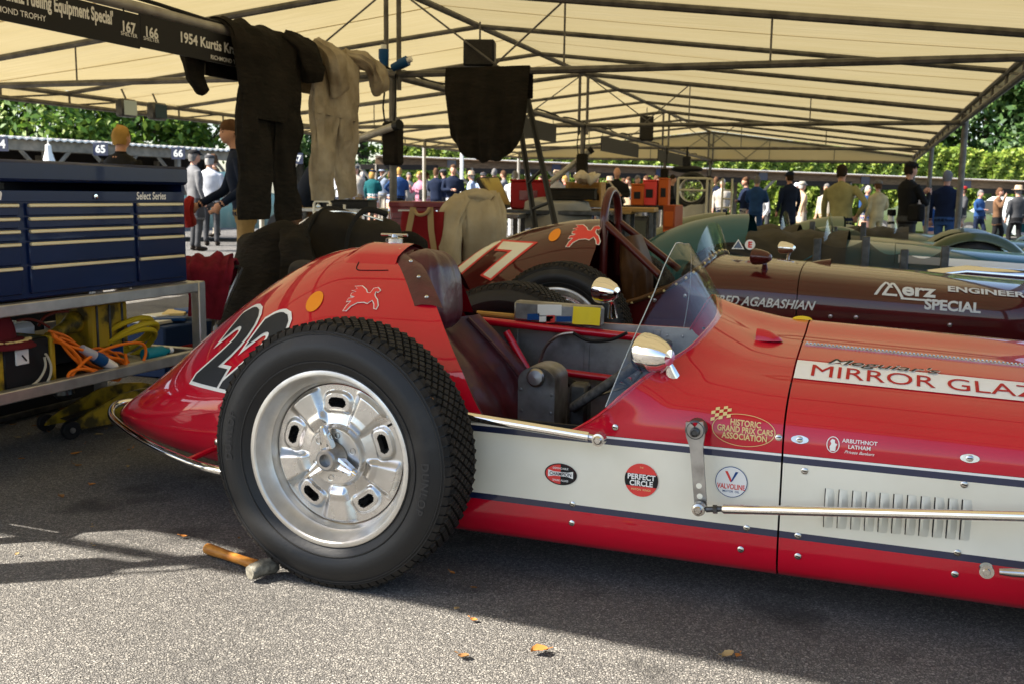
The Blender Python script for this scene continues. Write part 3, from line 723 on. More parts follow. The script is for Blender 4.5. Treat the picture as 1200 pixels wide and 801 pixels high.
# side tube, drop arm and rods
mb = MB(); A, B = onY(520, 483, 2.475), onY(690, 511, 2.475); mb.tube([A, B], .0125, 14); mb.build('torsion_tube', M['chrome'], rr_)
mb = MB(); e = onY(702, 514, 2.472); mb.lathe([(.0002,.018),(.008,.018),(.012,.013),(.017,.012),(.018,-.012),(.0002,-.014)], 20, axis_frame(e, (0,-1,0))); mb.tube([B, e], .008, 8); mb.build('rod_end', M['dullchrome'], rr_)
top, bot_ = onY(815, 505, 2.478), onY(820, 594, 2.462); ax = (bot_-top); L_ = ax.length; F_ = axis_frame(top, (0,-1,0), -ax)
mb = MB(); mb.prism([(.026,-.022),(.026,-.012),(.012,0),(.026,.012),(.026,.022),(-.01,.024),(-.04,.0165),(-L_,.0155),(-L_-.006,.011),(-L_-.006,-.011),(-L_,-.0155),(-.04,-.0165),(-.01,-.024)], -.006, .006, F_); arm = mb.build('drop_arm', M['steel'], rr_, 30)
for d_, r_ in ((.0,.013),): mb = MB(); mb.lathe([(.0002,.016),(.006,.016),(.008,.019),(r_*.9,.017),(r_,.006)], 20, F_); mb.build('pivot_nut', M['darksteel'], arm)
mb = MB(); mb.lathe([(.026,.0),(.026,.035),(.021,.037),(.020,.0)], 24, axis_frame(top+Vector((0,.03,.004)), (0,-1,0))); mb.build('shaft_boss', M['darksteel'], arm)
for k_ in (.72,.86): mb = MB(); mb.lathe([(.0075,.0061),(.0002,.0066)], 14, F_ @ Matrix.Translation((-L_*k_,0,0))); mb.build('lightening_hole', M['cream'], arm)
mb = MB(); mb.lathe([(.0002,.020),(.008,.020),(.0105,.016),(.016,.014),(.0175,.008),(.0175,-.008),(.0002,-.01)], 24, axis_frame(bot_+Vector((0,-.010,0)), (0,-1,0))); mb.build('rod_end', M['dullchrome'], rr_)
j0 = bot_+Vector((.018,-.010,0)); j1 = onY(846, 595.5, 2.452); j2 = j1+(onY(1198, 604, 2.44)-onY(838, 595, 2.44))*1.55
mb = MB(); mb.tube([j0, j1], .0075, 8); mb.lathe([(.0115,0),(.0115,.010),(.0002,.0105)], 6, axis_frame(j0+(j1-j0)*.45, j2-j1)); mb.build('lock_nut', M['darksteel'], rr_)
mb = MB(); mb.tube([j1, j1+(j2-j1)*.004, j2], [.0085,.0118,.0118], 16); mb.build('drag_link', M['chrome'], rr_)
a, b = onY(1156, 668, 2.46), onY(1198, 671, 2.46); b = a+(b-a)*12
mb = MB(); mb.lathe([(.0002,.014),(.007,.014),(.009,.010),(.016,.010),(.0165,-.010),(.0002,-.012)], 20, axis_frame(a, (0,-1,0))); mb.build('rod_end', M['dullchrome'], rr_)
mb = MB(); mb.tube([a+(b-a)*.03, a+(b-a)*.06, b], [.007,.010,.010], 12); mb.build('radius_rod', M['dullchrome'], rr_)
mb = MB(); mb.tube([RW(-1.405,-.6,.369), RW(-1.405,.6,.369)], .035, 12); mb.build('rear_axle', M['darksteel'], rr_)
mb = MB(); mb.tube([RW(1.07,-.6,.369), RW(1.07,.6,.369)], .025, 12); mb.build('front_axle', M['darksteel'], rr_)
# tail: nerf bar, lid, prints, bolt
mb = MB(); near = [(-1.30,2.47,.235),(-1.60,2.465,.232),(-1.92,2.478,.234),(-2.15,2.556,.238),(-2.35,2.655,.242),(-2.52,2.755,.248),(-2.66,2.85,.255),(-2.745,2.945,.262)]
pts = [Vector(p) for p in near]+[Vector((-2.775,3.02,.265))]+[Vector((p[0], 6.04-p[1], p[2])) for p in near[::-1]]
mb.tube(crom(pts, 90), .0135, 14); nb = mb.build('nerf_bar', M['chrome'], rr_)
mb = MB(); mb.lathe([(.0002,.006),(.008,.006),(.012,.003),(.020,.002),(.021,-.004)], 18, axis_frame(red.tail_xz(-2.02,.275,.0), (-.25,-1,-.1)), [0,0,1,1]); mb.build('tail_bolt', [M['chrome'], M['red']], rr_)
mb = MB(); mb.tube([red.tail_xz(-2.03,.255,0), Vector((-2.06,2.525,.236))], .010, 8); mb.build('bar_bracket', M['red'], nb)
rows = []
for i in range(13):
    x = -1.50-.225*i/12; e_ = (1-smooth01((i-8)/4)); row = []
    for k in range(15):
        u = -1+2*k/14; th = 1-.26*abs(u); y, z = red.tsec(x, th); edge = 1-smooth01((abs(u)-.86)/.14)
        row.append(RW(x, (1 if u > 0 else -1)*y, z+.020*edge*e_*(1 if i else .9)-.004))
    rows.append(row)
mb = MB(); mb.grid(rows); lid = mb.build('filler_hump', M['red'], rr_, 50)
def tail_line(pts_, r_, m_): mb = MB(); mb.tube(pts_, r_, 6); return mb
mb = MB(); lp = [red.tail_xz(-1.515-.0*k, .80, .0) for k in range(1)]
pp = [onY(a, b, 2.90) for a, b in ((422,299),(423,308),(427,315),(440,316),(463,316))]
mb.tube(crom([red.tail_xz(p.x, p.z, .001) for p in pp], 20), .0018, 5); mb.build('lid_gap', M['dark'], lid)
mb = MB(); mb.lathe([(.030,-.02),(.030,.008),(.012,.012),(.010,.022),(.0002,.024)], 20, Matrix.Translation(RW(-1.60,.05,.925))); mb.tube([RW(-1.65,.05,.945), RW(-1.55,.05,.945)], .005, 8); mb.build('filler_cap', M['dullchrome'], lid)
def on_tail(px, py, yg=2.78):
    o = onY(px, py, yg)
    for _ in range(6): p = red.tail_xz(o.x, o.z, .0); o = onY(px, py, p.y)
    return o
o = on_tail(369, 354); mb = MB(); mb.add([red.tail_xz(o.x+.030*math.cos(t)*k, o.z+.030*math.sin(t)*k, .003) for k in (.001,.5,1) for t in [2*PI*q/30 for q in range(30)]], [(r_*30+k, r_*30+(k+1)%30, r_*30+30+(k+1)%30, r_*30+30+k) for r_ in range(2) for k in range(30)]); mb.build('orange_disc', M['orange'], rr_, 0)
PEG = [(-.9,.15),(-.62,.10),(-.72,.0),(-.95,-.05),(-.98,-.28),(-.80,-.20),(-.70,-.22),(-.86,-.52),(-.95,-.92),(-.78,-.90),(-.62,-.55),(-.30,-.28),(.10,-.22),(.32,-.30),(.55,-.05),(.78,-.32),(.88,-.62),(1.0,-.66),(1.02,-.42),(.82,-.02),(.62,.16),(.52,.30),(.50,.55),(.66,.50),(.74,.62),(.52,.80),(.30,.74),(.22,.40),(.0,.42),(-.15,.62),(-.50,.85),(-.95,.80),(-.70,.66),(-.98,.52),(-.68,.46),(-.92,.30)]
def pegasus(car, o, sc, srf):
    import mathutils.geometry as mg
    for k_, off, m_ in ((1.13, .0028, 'white'), (1.0, .0040, 'pegasus')):
        # outline first, horse on top: triangulated and mapped onto the panel
        cx_ = sum(p[0] for p in PEG)/len(PEG); cy_ = sum(p[1] for p in PEG)/len(PEG)
        pl = []
        n = len(PEG)
        for i, p in enumerate(PEG):
            a, b = Vector(PEG[i-1]), Vector(PEG[(i+1) % n]); t = (b-a).normalized(); q = Vector((t.y, -t.x))*(.055 if k_ > 1 else 0)
            pl.append((p[0]+q.x, p[1]+q.y))
        tri = mg.tessellate_polygon([[Vector((x, y, 0)) for x, y in pl]]); mb = MB()
        mb.add([srf(o.x+x*sc*1.3, o.z+y*sc*.92, off) for x, y in pl], [tuple(t) for t in tri]); mb.build('horse_emblem' if k_ == 1 else 'emblem_outline', M[m_], car, 0)
pegasus(rr_, on_tail(427, 351), .044, red.tail_xz)
# race number
def number(car, srf, chars, x0, z0, h, wd, shear, m_out, m_in, gap, bold=.05):
    for off, bo, m_ in ((.003, bold+.035, m_out), (.0045, bold, m_in)):
        vs, fs = text2d(chars, 1.0, bo, 0, 'LEFT', gap, maxlen=.10); mb = MB()
        v0, _f0 = text2d(chars, 1.0, bold, 0, 'LEFT', gap, maxlen=.10); ax, bx_ = min(p[0] for p in v0), max(p[0] for p in v0); ay, by = min(p[1] for p in v0), max(p[1] for p in v0)
        mb.add([srf(x0+(x-ax)/(bx_-ax)*wd+(y-ay)/(by-ay)*shear, z0+(y-ay)/(by-ay)*h, off) for x, y in vs], fs); mb.build('race_number' if off > .004 else 'number_outline', m_, car, 0)
# raised maker's lettering and a chalk mark on the near sidewall
tv = text2d('DUNLOP', .030, .02, 0, 'CENTER', 1.25, maxlen=.012); mrub = mat('moulded_rubber', (.040,.038,.037), .5); Mx_ = axis_frame((-1.400,2.374,.369), (0,-1,0), (1,0,0))
for a0 in (rad(-8), rad(172)):
    mb = MB(); mb.add([Mx_ @ Vector(((.296+y)*math.cos(a0-x/.30), (.296+y)*math.sin(a0-x/.30), .1088)) for x, y in tv[0]], tv[1])
    o = mb.build('sidewall_lettering', mrub, RWHEEL, 0); o.location = -RWHEEL.location
number(rr_, red.tail_xz, '22', -2.165, .455, .245, .30, .125, M['white'], M['charcoal'], 1.15, .05)
# ------------------------------------------------------------------ marquee
def canvas():
    m = bpy.data.materials.new('cream_canvas'); m.use_nodes = True; t = m.node_tree; t.nodes.clear(); N = t.nodes.new; L = t.links.new
    tc = N('ShaderNodeTexCoord'); nz = N('ShaderNodeTexNoise'); nz.inputs['Scale'].default_value = .9; nz.inputs['Detail'].default_value = 5; L(tc.outputs['Object'], nz.inputs['Vector'])
    mx = N('ShaderNodeMix'); mx.data_type = 'RGBA'; mx.inputs[6].default_value = (.59,.475,.225,1); mx.inputs[7].default_value = (.70,.585,.33,1); 
    ms_ = N('ShaderNodeMapping'); ms_.inputs['Scale'].default_value = (.5,7,1); L(tc.outputs['Object'], ms_.inputs[0]); n4 = N('ShaderNodeTexNoise'); n4.inputs['Scale'].default_value = 1.6; n4.inputs['Detail'].default_value = 6; L(ms_.outputs[0], n4.inputs['Vector'])
    ad = N('ShaderNodeMath'); ad.operation = 'MULTIPLY_ADD'; ad.inputs[1].default_value = .9; ad.inputs[2].default_value = -.30; L(n4.outputs['Fac'], ad.inputs[0]); a2 = N('ShaderNodeMath'); a2.operation = 'MULTIPLY_ADD'; a2.inputs[1].default_value = .9; L(nz.outputs['Fac'], a2.inputs[0]); L(ad.outputs[0], a2.inputs[2]); L(a2.outputs[0], mx.inputs[0])
    mp = N('ShaderNodeMapping'); mp.inputs['Scale'].default_value = (.3,3,1); L(tc.outputs['Object'], mp.inputs[0])
    n2 = N('ShaderNodeTexNoise'); n2.inputs['Scale'].default_value = 5; L(mp.outputs[0], n2.inputs['Vector'])
    bp = N('ShaderNodeBump'); bp.inputs['Distance'].default_value = .02; bp.inputs['Strength'].default_value = .5; L(n2.outputs['Fac'], bp.inputs['Height'])
    d = N('ShaderNodeBsdfDiffuse'); tr = N('ShaderNodeBsdfTranslucent'); ms = N('ShaderNodeMixShader'); ms.inputs[0].default_value = .24
    L(mx.outputs[2], d.inputs[0]); L(mx.outputs[2], tr.inputs[0]); L(bp.outputs[0], d.inputs['Normal']); L(bp.outputs[0], tr.inputs['Normal'])
    L(d.outputs[0], ms.inputs[1]); L(tr.outputs[0], ms.inputs[2]); o = N('ShaderNodeOutputMaterial'); L(ms.outputs[0], o.inputs[0]); return m
M['canvas'] = canvas()
M['seam'] = mat('canvas_seam', (.66,.58,.36), .9)
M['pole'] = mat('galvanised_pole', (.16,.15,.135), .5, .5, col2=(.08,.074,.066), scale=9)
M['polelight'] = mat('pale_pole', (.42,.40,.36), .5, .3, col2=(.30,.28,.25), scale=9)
M['blackcloth'] = mat('black_cloth', spec=.08, col=(.015,.0135,.011), rough=.92, col2=(.024,.020,.016), scale=8, bump=.012, bscale=34, stretch=(.6,.6,1.5))
M['creamcloth'] = mat('cream_cloth', spec=.1, col=(.42,.36,.27), rough=.92, col2=(.27,.22,.15), scale=7, bump=.010, bscale=26)
M['board'] = mat('black_board', (.014,.013,.013), .5)
M['cable'] = mat('black_cable', (.008,.008,.008), .6)
TR = [1.20, 7.15, 12.85, 18.75, 24.7]; HALF = 4.62; RISE = .53
def xc(y): return -3.73-.030*(y-7)
def ezz(x, y): return 2.0+.55*ground_z(x, y)
def roof_pt(y, t, lift_=0.):
    if y < 1.0: y = .72-.05*max(0, t)+min(.46, 1.4*max(0, -t))
    x = xc(y)+(HALF if t > 0 else 4.9)*t; return Vector((x, y+.043*HALF*t, ezz(x, y)+.13+RISE*(1-abs(t))+lift_))
mq = thing('marquee', 'long open-sided cream canvas marquee on grey poles over the race cars', 'marquee', (xc(13), 13, 0))
rafters = []
for k in range(4):
    n = 3; rafters += [(TR[k]+(TR[k+1]-TR[k])*i/n, i == 0) for i in range(n)]
rafters.append((TR[-1], True)); rafters.insert(0, (.80, True))
for y, main in rafters:
    for sg in (-1, 1):
        mb = MB(); mb.tube([roof_pt(y, 0), roof_pt(y, sg)], .029 if main else .023, 8); mb.build('rafter', M['pole'], mq)
for (ya, _), (yb, _) in zip(rafters, rafters[1:]):
    for sg in (-1, 1):
        if yb-ya > 1:
            for us in (.5,):
                ys_ = ya+(yb-ya)*us; mb = MB(); mb.grid([[roof_pt(ys_+dy, sg*j/12, .0315-.030*math.sin(PI*us)*math.sin(PI*min(1, j/12*.9+.05))) for dy in (-.016,.016)] for j in range(13)]); mb.build('seam', M['canvas'], mq, 60)
        rows = []
        for i in range(9):
            u = i/8; y = ya+(yb-ya)*u; sag = -.030*math.sin(PI*u)
            rows.append([roof_pt(y, sg*j/12, .034+sag*math.sin(PI*min(1, j/12*.9+.05))) for j in range(13)])
        mb = MB(); mb.grid(rows if sg > 0 else [r_[::-1] for r_ in rows]); mb.build('roof_panel', M['canvas'], mq, 60)
        e0, e1 = roof_pt(ya, sg, .03), roof_pt(yb, sg, .03)
        mb = MB(); mb.grid([[e0+(e1-e0)*i/6+Vector((sg*.005,0,-.13*j/2-(.008*math.sin(PI*i/6) if j == 2 else 0))) for j in range(3)] for i in range(7)]); mb.build('eave_valance', M['canvas'], mq, 60)
for ya, yb in zip(TR, TR[1:]):
    for t, z0 in ((-1, -.01), (-1, -.13), (1, -.01), (1, -.13)):
        mb = MB(); mb.tube([roof_pt(ya, t, z0)+Vector((-.04*t,0,0)), roof_pt(yb, t, z0)+Vector((-.04*t,0,0))], .026, 8); mb.build('eave_rail', M['pole'], mq)
    for t in (-1, 1):
        for i in range(6):
            y = ya+(yb-ya)*i/6; y2 = ya+(yb-ya)*(i+1)/6; o_ = Vector((-.04*t,0,0)); mb = MB()
            mb.tube([roof_pt(y, t, -.01)+o_, roof_pt(y, t, -.13)+o_], .013, 6); mb.tube([roof_pt(y, t, -.13)+o_, roof_pt(y2, t, -.01)+o_], .010, 6); mb.build('eave_strut', M['pole'], mq)
    mb = MB(); mb.tube([roof_pt(ya, 0), roof_pt(yb, 0)], .029, 8); mb.build('ridge_pole', M['pole'], mq)
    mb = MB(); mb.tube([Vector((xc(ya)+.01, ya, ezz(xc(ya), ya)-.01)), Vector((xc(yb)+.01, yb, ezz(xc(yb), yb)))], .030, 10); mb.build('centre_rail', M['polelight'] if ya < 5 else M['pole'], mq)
for k, y in enumerate(TR):
    for sg in (-1, 1):
        a = Vector((xc(y), y, ezz(xc(y), y))); b = roof_pt(y, sg)+Vector((0,0,-.13))
        if k == 0: continue
        mb = MB(); mb.tube([a, b], .027, 8); mb.build('tie_beam', M['pole'], mq)
        for t in (.30,.62):
            p = roof_pt(y, sg*t); q = a+(b-a)*t; mb = MB(); mb.tube([p, q], .008, 5); mb.build('hanger_rod', M['pole'], mq)
        for t0, t1 in ((0,.30),(.30,.62)) if sg > 0 else ((0,.30),):
            mb = MB(); mb.tube([a+(b-a)*(.20 if t0 == 0 else .17), roof_pt(y, sg*.003 if t0 == 0 else sg*.30)], .008, 5); mb.build('brace', M['pole'], mq)
    for dx in (-.055,.055):
        mb = MB(); p = roof_pt(y, 0); mb.tube([p+Vector((dx,0,0)), Vector((p.x+dx, y, ezz(p.x, y)-.12))], .020, 8); mb.build('king_post', M['pole'], mq)
    for t in (-1, 0, 1):
        p = roof_pt(y, t); gz = ground_z(p.x, p.y); zt = ezz(p.x, p.y)+(.0 if t == 0 else .10)
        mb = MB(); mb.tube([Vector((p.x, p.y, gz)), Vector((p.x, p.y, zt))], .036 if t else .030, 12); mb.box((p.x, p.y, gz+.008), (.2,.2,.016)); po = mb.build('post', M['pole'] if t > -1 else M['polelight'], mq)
        if t == 0:
            mb = MB(); mb.box((p.x, p.y, 1.47+gz), (.135,.135,.34), b=.02); mb.build('post_sleeve', M['blackcloth'], po)
            mb = MB(); mb.tube([Vector((p.x-.04, p.y-.03, zt)), Vector((p.x-.06, p.y-.05, 1.75)), Vector((p.x-.03, p.y-.05, 1.5))], .008, 6); mb.tube([Vector((p.x+.04, p.y-.03, zt)), Vector((p.x+.05, p.y-.05, 1.8)), Vector((p.x+.03, p.y-.05, 1.55))], .007, 6); mb.build('cable', M['cable'], po)
    rnd = random.Random(k)
    if k < 4:
        ya, yb = y, TR[k+1]; pts = []
        for i in range(33):
            u = i/32; yy = ya+(yb-ya)*u; pts.append(Vector((xc(yy)+.01+.012*math.sin(i*1.1), yy, ezz(xc(yy), yy)+.036+.010*math.sin(i*.9+k)-.02*(rnd.random() < .2))))
        mb = MB(); mb.tube(pts, .011, 6); mb.build('cable', M['cable'], mq)
y = TR[-1]                                                        # closed far gable
mb = MB(); mb.add([roof_pt(y, t/10, .03)+Vector((0,.03,0)) for t in range(-10, 11)]+[roof_pt(y, 1, -.14)+Vector((0,.03,0)), roof_pt(y, -1, -.14)+Vector((0,.03,0))], [tuple(range(23))]); mb.build('gable_panel', M['canvas'], mq, 0)
mb = MB(); mb.tube([roof_pt(y, -1, -.14), roof_pt(y, 1, -.14)], .025, 8); mb.build('gable_rail', M['pole'], mq)
# sign boards hung from the centre rail
def sign(label, y0, y1, z0, z1, texts, m='board', dx=.035):
    s = thing('sign_board', label, 'sign', (xc(y0)+dx, (y0+y1)/2, z0)); x0 = xc(y0)+dx; x1 = xc(y1)+dx
    mb = MB(); mb.add([(x0-.012,y0,z0),(x1-.012,y1,z0),(x1-.012,y1,z1),(x0-.012,y0,z1),(x0,y0,z0),(x1,y1,z0),(x1,y1,z1),(x0,y0,z1)], [(0,1,2,3),(7,6,5,4),(4,5,1,0),(6,7,3,2),(5,6,2,1),(7,4,0,3)]); mb.build('board', M[m], s, 0)
    for tx, sz, sx, yy, zz, bo in texts:
        tv = text2d(tx, sz, bo); ws = max(p_[0] for p_ in tv[0]); sx = sx/ws
        mb = MB(); put2d(mb, scl(tv, sx, 1), lambda u, v: Vector((x0+(x1-x0)*((yy+u-y0)/(y1-y0))+.002, yy+u, zz+v))); mb.build('lettering', M['white'], s, 0)
    for yy in (y0+.1, y1-.1):
        mb = MB(); mb.tube([(xc(yy)+dx-.006, yy, z1-.01), (xc(yy)+.012, yy, 2.02)], .004, 5); mb.build('cable_tie', M['cable'], s)
sign('long black sign board with white lettering ending in 1954 hung beside the black overalls', 4.19, 6.4, 1.80, 1.965, [('166', .070, .105, 4.215, 1.858, .03), ('SHELTER', .026, .12, 4.205, 1.838, .012), ('1954 Kurtis Kraft 500', .075, .70, 4.49, 1.87, .03), ('RICHMOND TROPHY', .032, .36, 4.76, 1.815, .012)])
sign('long black sign board with white lettering ending in SHELTER beside a pale pole joint', 2.1, 4.18, 1.79, 1.955, [("Schulz Fueling Equipment Special'", .085, .68, 3.31, 1.878, .035), ('RICHMOND TROPHY', .036, .36, 3.20, 1.822, .012), ('167', .070, .105, 4.045, 1.858, .03), ('SHELTER', .026, .12, 4.04, 1.838, .012)])
for (a, b), lab in ((((612,138),(654,148)), 'dark sign board hung from the rail behind the black drape'), (((717,160),(760,172)), 'dark sign board under the rail beside the small black speaker'), (((789,178),(826,186)), 'dark sign board on the rail close to the spare wheel rack')):
    pa, pb = onX(a[0], a[1], xc(11)+.1), onX(b[0], b[1], xc(13)+.1)
    sign(lab, min(pa.y, 23), min(pb.y, 24.5), 1.70, 1.91, [('Aston Martin', .11, .8, min(pa.y, 23)+.3, 1.80, .02)] if False else [], 'board')
# clothes and drapes
def cloth(mb, path, wid, thk, wdir, n=24, amp=.012, sc=9., seed=0, sup=.8, fold=(.010, 7)):
    path = [Vector(p) for p in path]; N_ = len(path); rows = []; wdir = Vector(wdir).normalized()
    m_ = 9; P = crom(path, (N_-1)*m_)
    for i, p in enumerate(P):
        u = i/(len(P)-1)*(N_-1); k = min(int(u), N_-2); f_ = u-k
        w_ = wid[k]+(wid[k+1]-wid[k])*f_; t_ = thk[k]+(thk[k+1]-thk[k])*f_
        tg = (P[min(i+1, len(P)-1)]-P[max(i-1, 0)]).normalized(); wd = (wdir-tg*wdir.dot(tg)).normalized(); td = tg.cross(wd); row = []
        for q in range(n):
            a = 2*PI*q/n; c_, s_ = math.cos(a), math.sin(a); c2 = math.copysign(abs(c_)**sup, c_); s2 = math.copysign(abs(s_)**sup, s_)
            pt = p+wd*c2*w_/2+td*s2*t_/2; d = mnoise.noise(Vector((pt.x*sc+seed, pt.y*sc, pt.z*sc*.55)))*amp+mnoise.noise(Vector((pt.x*sc*2.7+seed, pt.y*sc*2.7, pt.z*sc*1.2)))*amp*.45
            d += fold[0]*math.sin(a*fold[1]+seed+4*mnoise.noise(Vector((pt.z*3+seed, a*.5, 1))))*math.sin(PI*min(1, .15+i/(len(P)-1)))
            row.append(pt+(wd*c_+td*s_)*d)
        rows.append(row)
    mb.grid(rows, cv=True); mb.add(rows[0], [tuple(range(n-1,-1,-1))]); mb.add(rows[-1], [tuple(range(n))])
X0 = -3.66
def overalls(label, m, y0, y1, zb1, zb2, seed, sleeves, crotch):
    o_ = thing('overalls', label, 'overalls', (X0+.05, (y0+y1)/2, min(zb1, zb2))); ym = (y0+y1)/2; w_ = (y1-y0)
    mb = MB()
    cloth(mb, [(X0-.14, ym, 1.75), (X0-.12, ym, 1.97), (X0-.04, ym, 2.055), (X0+.07, ym, 1.99), (X0+.10, ym-.01, 1.80), (X0+.10, ym-.02, crotch)], [w_*.9, w_*.95, w_, w_*.98, w_*.92, w_*.86], [.04,.05,.045,.05,.06,.07], (0,1,0), 44, .030, 7, seed, fold=(.010, 13))
    cloth(mb, [(X0+.10, ym-w_*.22, crotch+.25), (X0+.10, ym-w_*.25, crotch), (X0+.11, ym-w_*.30, (crotch+zb1)/2), (X0+.10, ym-w_*.30, zb1)], [w_*.44, w_*.47, w_*.43, w_*.40], [.05,.075,.07,.06], (0,1,0), 36, .034, 8, seed+3, fold=(.011, 9))
    cloth(mb, [(X0+.10, ym+w_*.20, crotch+.25), (X0+.10, ym+w_*.20, crotch), (X0+.08, ym+w_*.20, (crotch+zb2)/2), (X0+.09, ym+w_*.25, zb2)], [w_*.40, w_*.45, w_*.40, w_*.36], [.05,.075,.07,.06], (0,1,0), 36, .034, 8, seed+7, fold=(.011, 9))
    mb.build('trousers', m, o_, 75)
    for pth, wd, tk, dr in sleeves:
        mb = MB(); cloth(mb, pth, wd, tk, dr, 28, .026, 10, seed+11, fold=(.010, 7)); mb.build('sleeve', m, o_, 75)
overalls('black racing overalls folded over the rail beside the sign board', M['blackcloth'], 4.90, 5.60, .92, .90, 2, [
    ([(X0+.02,5.50,2.05),(X0+.12,5.58,1.98),(X0+.15,5.62,1.86),(X0+.14,5.64,1.78)], [.16,.20,.19,.15], [.08,.10,.10,.08], (0,1,0)),
    ([(X0-.10,4.94,2.0),(X0-.10,4.80,1.88),(X0-.08,4.76,1.74),(X0-.06,4.83,1.64)], [.14,.16,.15,.06], [.06,.08,.08,.05], (0,1,0))], 1.50)
overalls('stained cream overalls folded over the rail beside the marquee post', M['creamcloth'], 5.69, 6.32, 1.03, 1.05, 31, [
    ([(X0+.04,5.84,2.05),(X0+.15,5.87,1.96),(X0+.18,5.90,1.83),(X0+.17,5.94,1.74)], [.14,.18,.17,.19], [.07,.10,.10,.06], (0,1,0)),
    ([(X0+.02,6.24,2.03),(X0+.13,6.40,1.98),(X0+.16,6.50,1.88),(X0+.15,6.54,1.80)], [.13,.17,.17,.15], [.07,.09,.09,.06], (0,1,0)),
    ([(X0-.16,5.67,1.99),(X0-.18,5.67,1.7),(X0-.16,5.72,1.40)], [.15,.2,.16], [.05,.06,.05], (0,1,0))], 1.58)
# black drape over the tie beam: a rounded sheet with folds
dr = thing('black_drape', 'black cloth cover with a rounded hem draped over the tie beam below the speaker', 'cloth', (-2.94, 7.1, 1.33)); mb = MB(); rows = []
def tie_z(x): a = Vector((xc(7.15), 7.15, ezz(xc(7.15), 7.15))); b = roof_pt(7.15, 1, -.13); t = (x-a.x)/(b.x-a.x); return a.z+(b.z-a.z)*t, a.y+(b.y-a.y)*t
for i in range(33):
    u = -1+2*i/32; xt = -2.937+.337*u; zt, yt = tie_z(xt); dep = .38+.33*math.sqrt(max(0, 1-u*u)); row = []
    for j in range(25):
        v = j/24; nar = 1-.16*v*v*abs(u); fold = .028*math.sin(u*9+2*math.sin(v*3))*v+.016*math.sin(u*23+v*4)*v
        if j < 4: row.append(Vector((xt, yt+.045-.0*v, zt-.20+.21*j/3.5)))
        else:
            q = (j-4)/20; row.append(Vector((-2.937+.337*u*(1-.05*q**2), yt-.036-fold-.035*math.sin(PI*q), zt+.036-(dep)*q+.01*math.sin(u*15)*q)))
    rows.append(row)
mb.grid(rows); mb.build('sheet', M['blackcloth'], dr, 75)
def speaker(label, c, d, rz=0.3):
    s = thing('loudspeaker', label, 'loudspeaker', c); R = Matrix.Rotation(rz, 3, 'Z'); mb = MB(); mb.box(Vector(c)+Vector((0,0,d[2]/2)), d, R, b=.012); mb.build('cabinet', M['black'], s)
    mb = MB(); mb.box(Vector(c)+R @ Vector((0,-d[1]/2-.004,d[2]/2)), (d[0]*.86,.008,d[2]*.88), R, b=.003); mb.build('grille', mat('speaker_grille', (.05,.045,.04), .8, col2=(.02,.02,.02), scale=200), s)
    mb = MB(); mb.tube([Vector(c)+Vector((0,0,d[2])), Vector(c)+Vector((0,0,d[2]+.14))], .008, 6); mb.build('hanger', M['pole'], s)
speaker('boxy dark loudspeaker hung above the black drape', (-3.06, 7.30, 2.05), (.24,.17,.20))
p = onX(757, 168, xc(15)+.06); speaker('small black loudspeaker on the rail above a dark sign board', (p.x, p.y, 1.98), (.22,.2,.40))
# blue power sockets on the first centre post, flood lamps under the left eave
bl = mat('blue_plastic', (.01,.07,.20), .45)
for lab, dx, dz, rz in (('blue power socket pointing up beside the marquee post', -.03, .13, 0), ('blue power socket lying on the rail beside the marquee post', .13, .07, 1.2)):
    s = thing('power_socket', lab, 'socket', (xc(7.15)+dx, 7.08, 2.02)); F_ = Matrix.Translation((xc(7.15)+dx, 7.06, 2.0+dz)) @ Matrix.Rotation(rz, 4, 'Y'); mb = MB()
    mb.lathe([(.0002,-.09),(.03,-.09),(.034,-.03),(.04,-.02),(.04,.05),(.0002,.05)], 16, F_); mb.build('housing', bl, s); mb = MB(); mb.lathe([(.022,.05),(.022,.085),(.0002,.085)], 14, F_); mb.build('cap', M['white'], s)
for lab, (px, py) in (('flood lamp with lit glass clamped under the left eave', (148,127)), ('dark flood lamp clamped under the left eave', (184,131))):
    p = onX(px, py, -8.2); s = thing('flood_lamp', lab, 'lamp', tuple(p), 0, None); mb = MB(); mb.box(p, (.12,.24,.20), b=.02); mb.build('housing', M['darksteel'], s)
    mb = MB(); mb.box(p+Vector((.062,0,0)), (.008,.2,.16), b=.002); mb.build('glass', mat('lamp_glass', (.45,.55,.60) if 'lit' in lab else (.02,.05,.08), .1), s)  # the lit look is only a pale glass colour, nothing is emitted
    mb = MB(); mb.tube([p+Vector((0,0,.1)), p+Vector((-.1,0,.30))], .012, 6); mb.build('bracket', M['pole'], s)
# loose poles
def pole_thing(name, lab, cat, A, B, r_, m_): 
    o_ = thing(name, lab, cat, tuple(A if A.z < B.z else B)); mb = MB(); mb.tube([A, B], r_, 10); mb.build('tube', m_, o_)
    mb = MB(); mb.tube([B, B+(B-A).normalized()*.06], r_*1.25, 10); mb.build('end_cap', M['black'], o_); return o_
p = onX(690, 178, xc(12.85)+.05); q = onY(608, 243, p.y-.3); pole_thing('prop_pole', 'pale diagonal prop pole leaning against the second marquee post', 'pole', q, p, .038, M['polelight'])
p = onX(463, 148, xc(7.1)+.1); q = onY(395, 172, p.y+.35); o_ = pole_thing('banner_pole', 'pale wooden pole end poking out behind the cream overalls', 'pole', q, p, .032, M['polelight'])
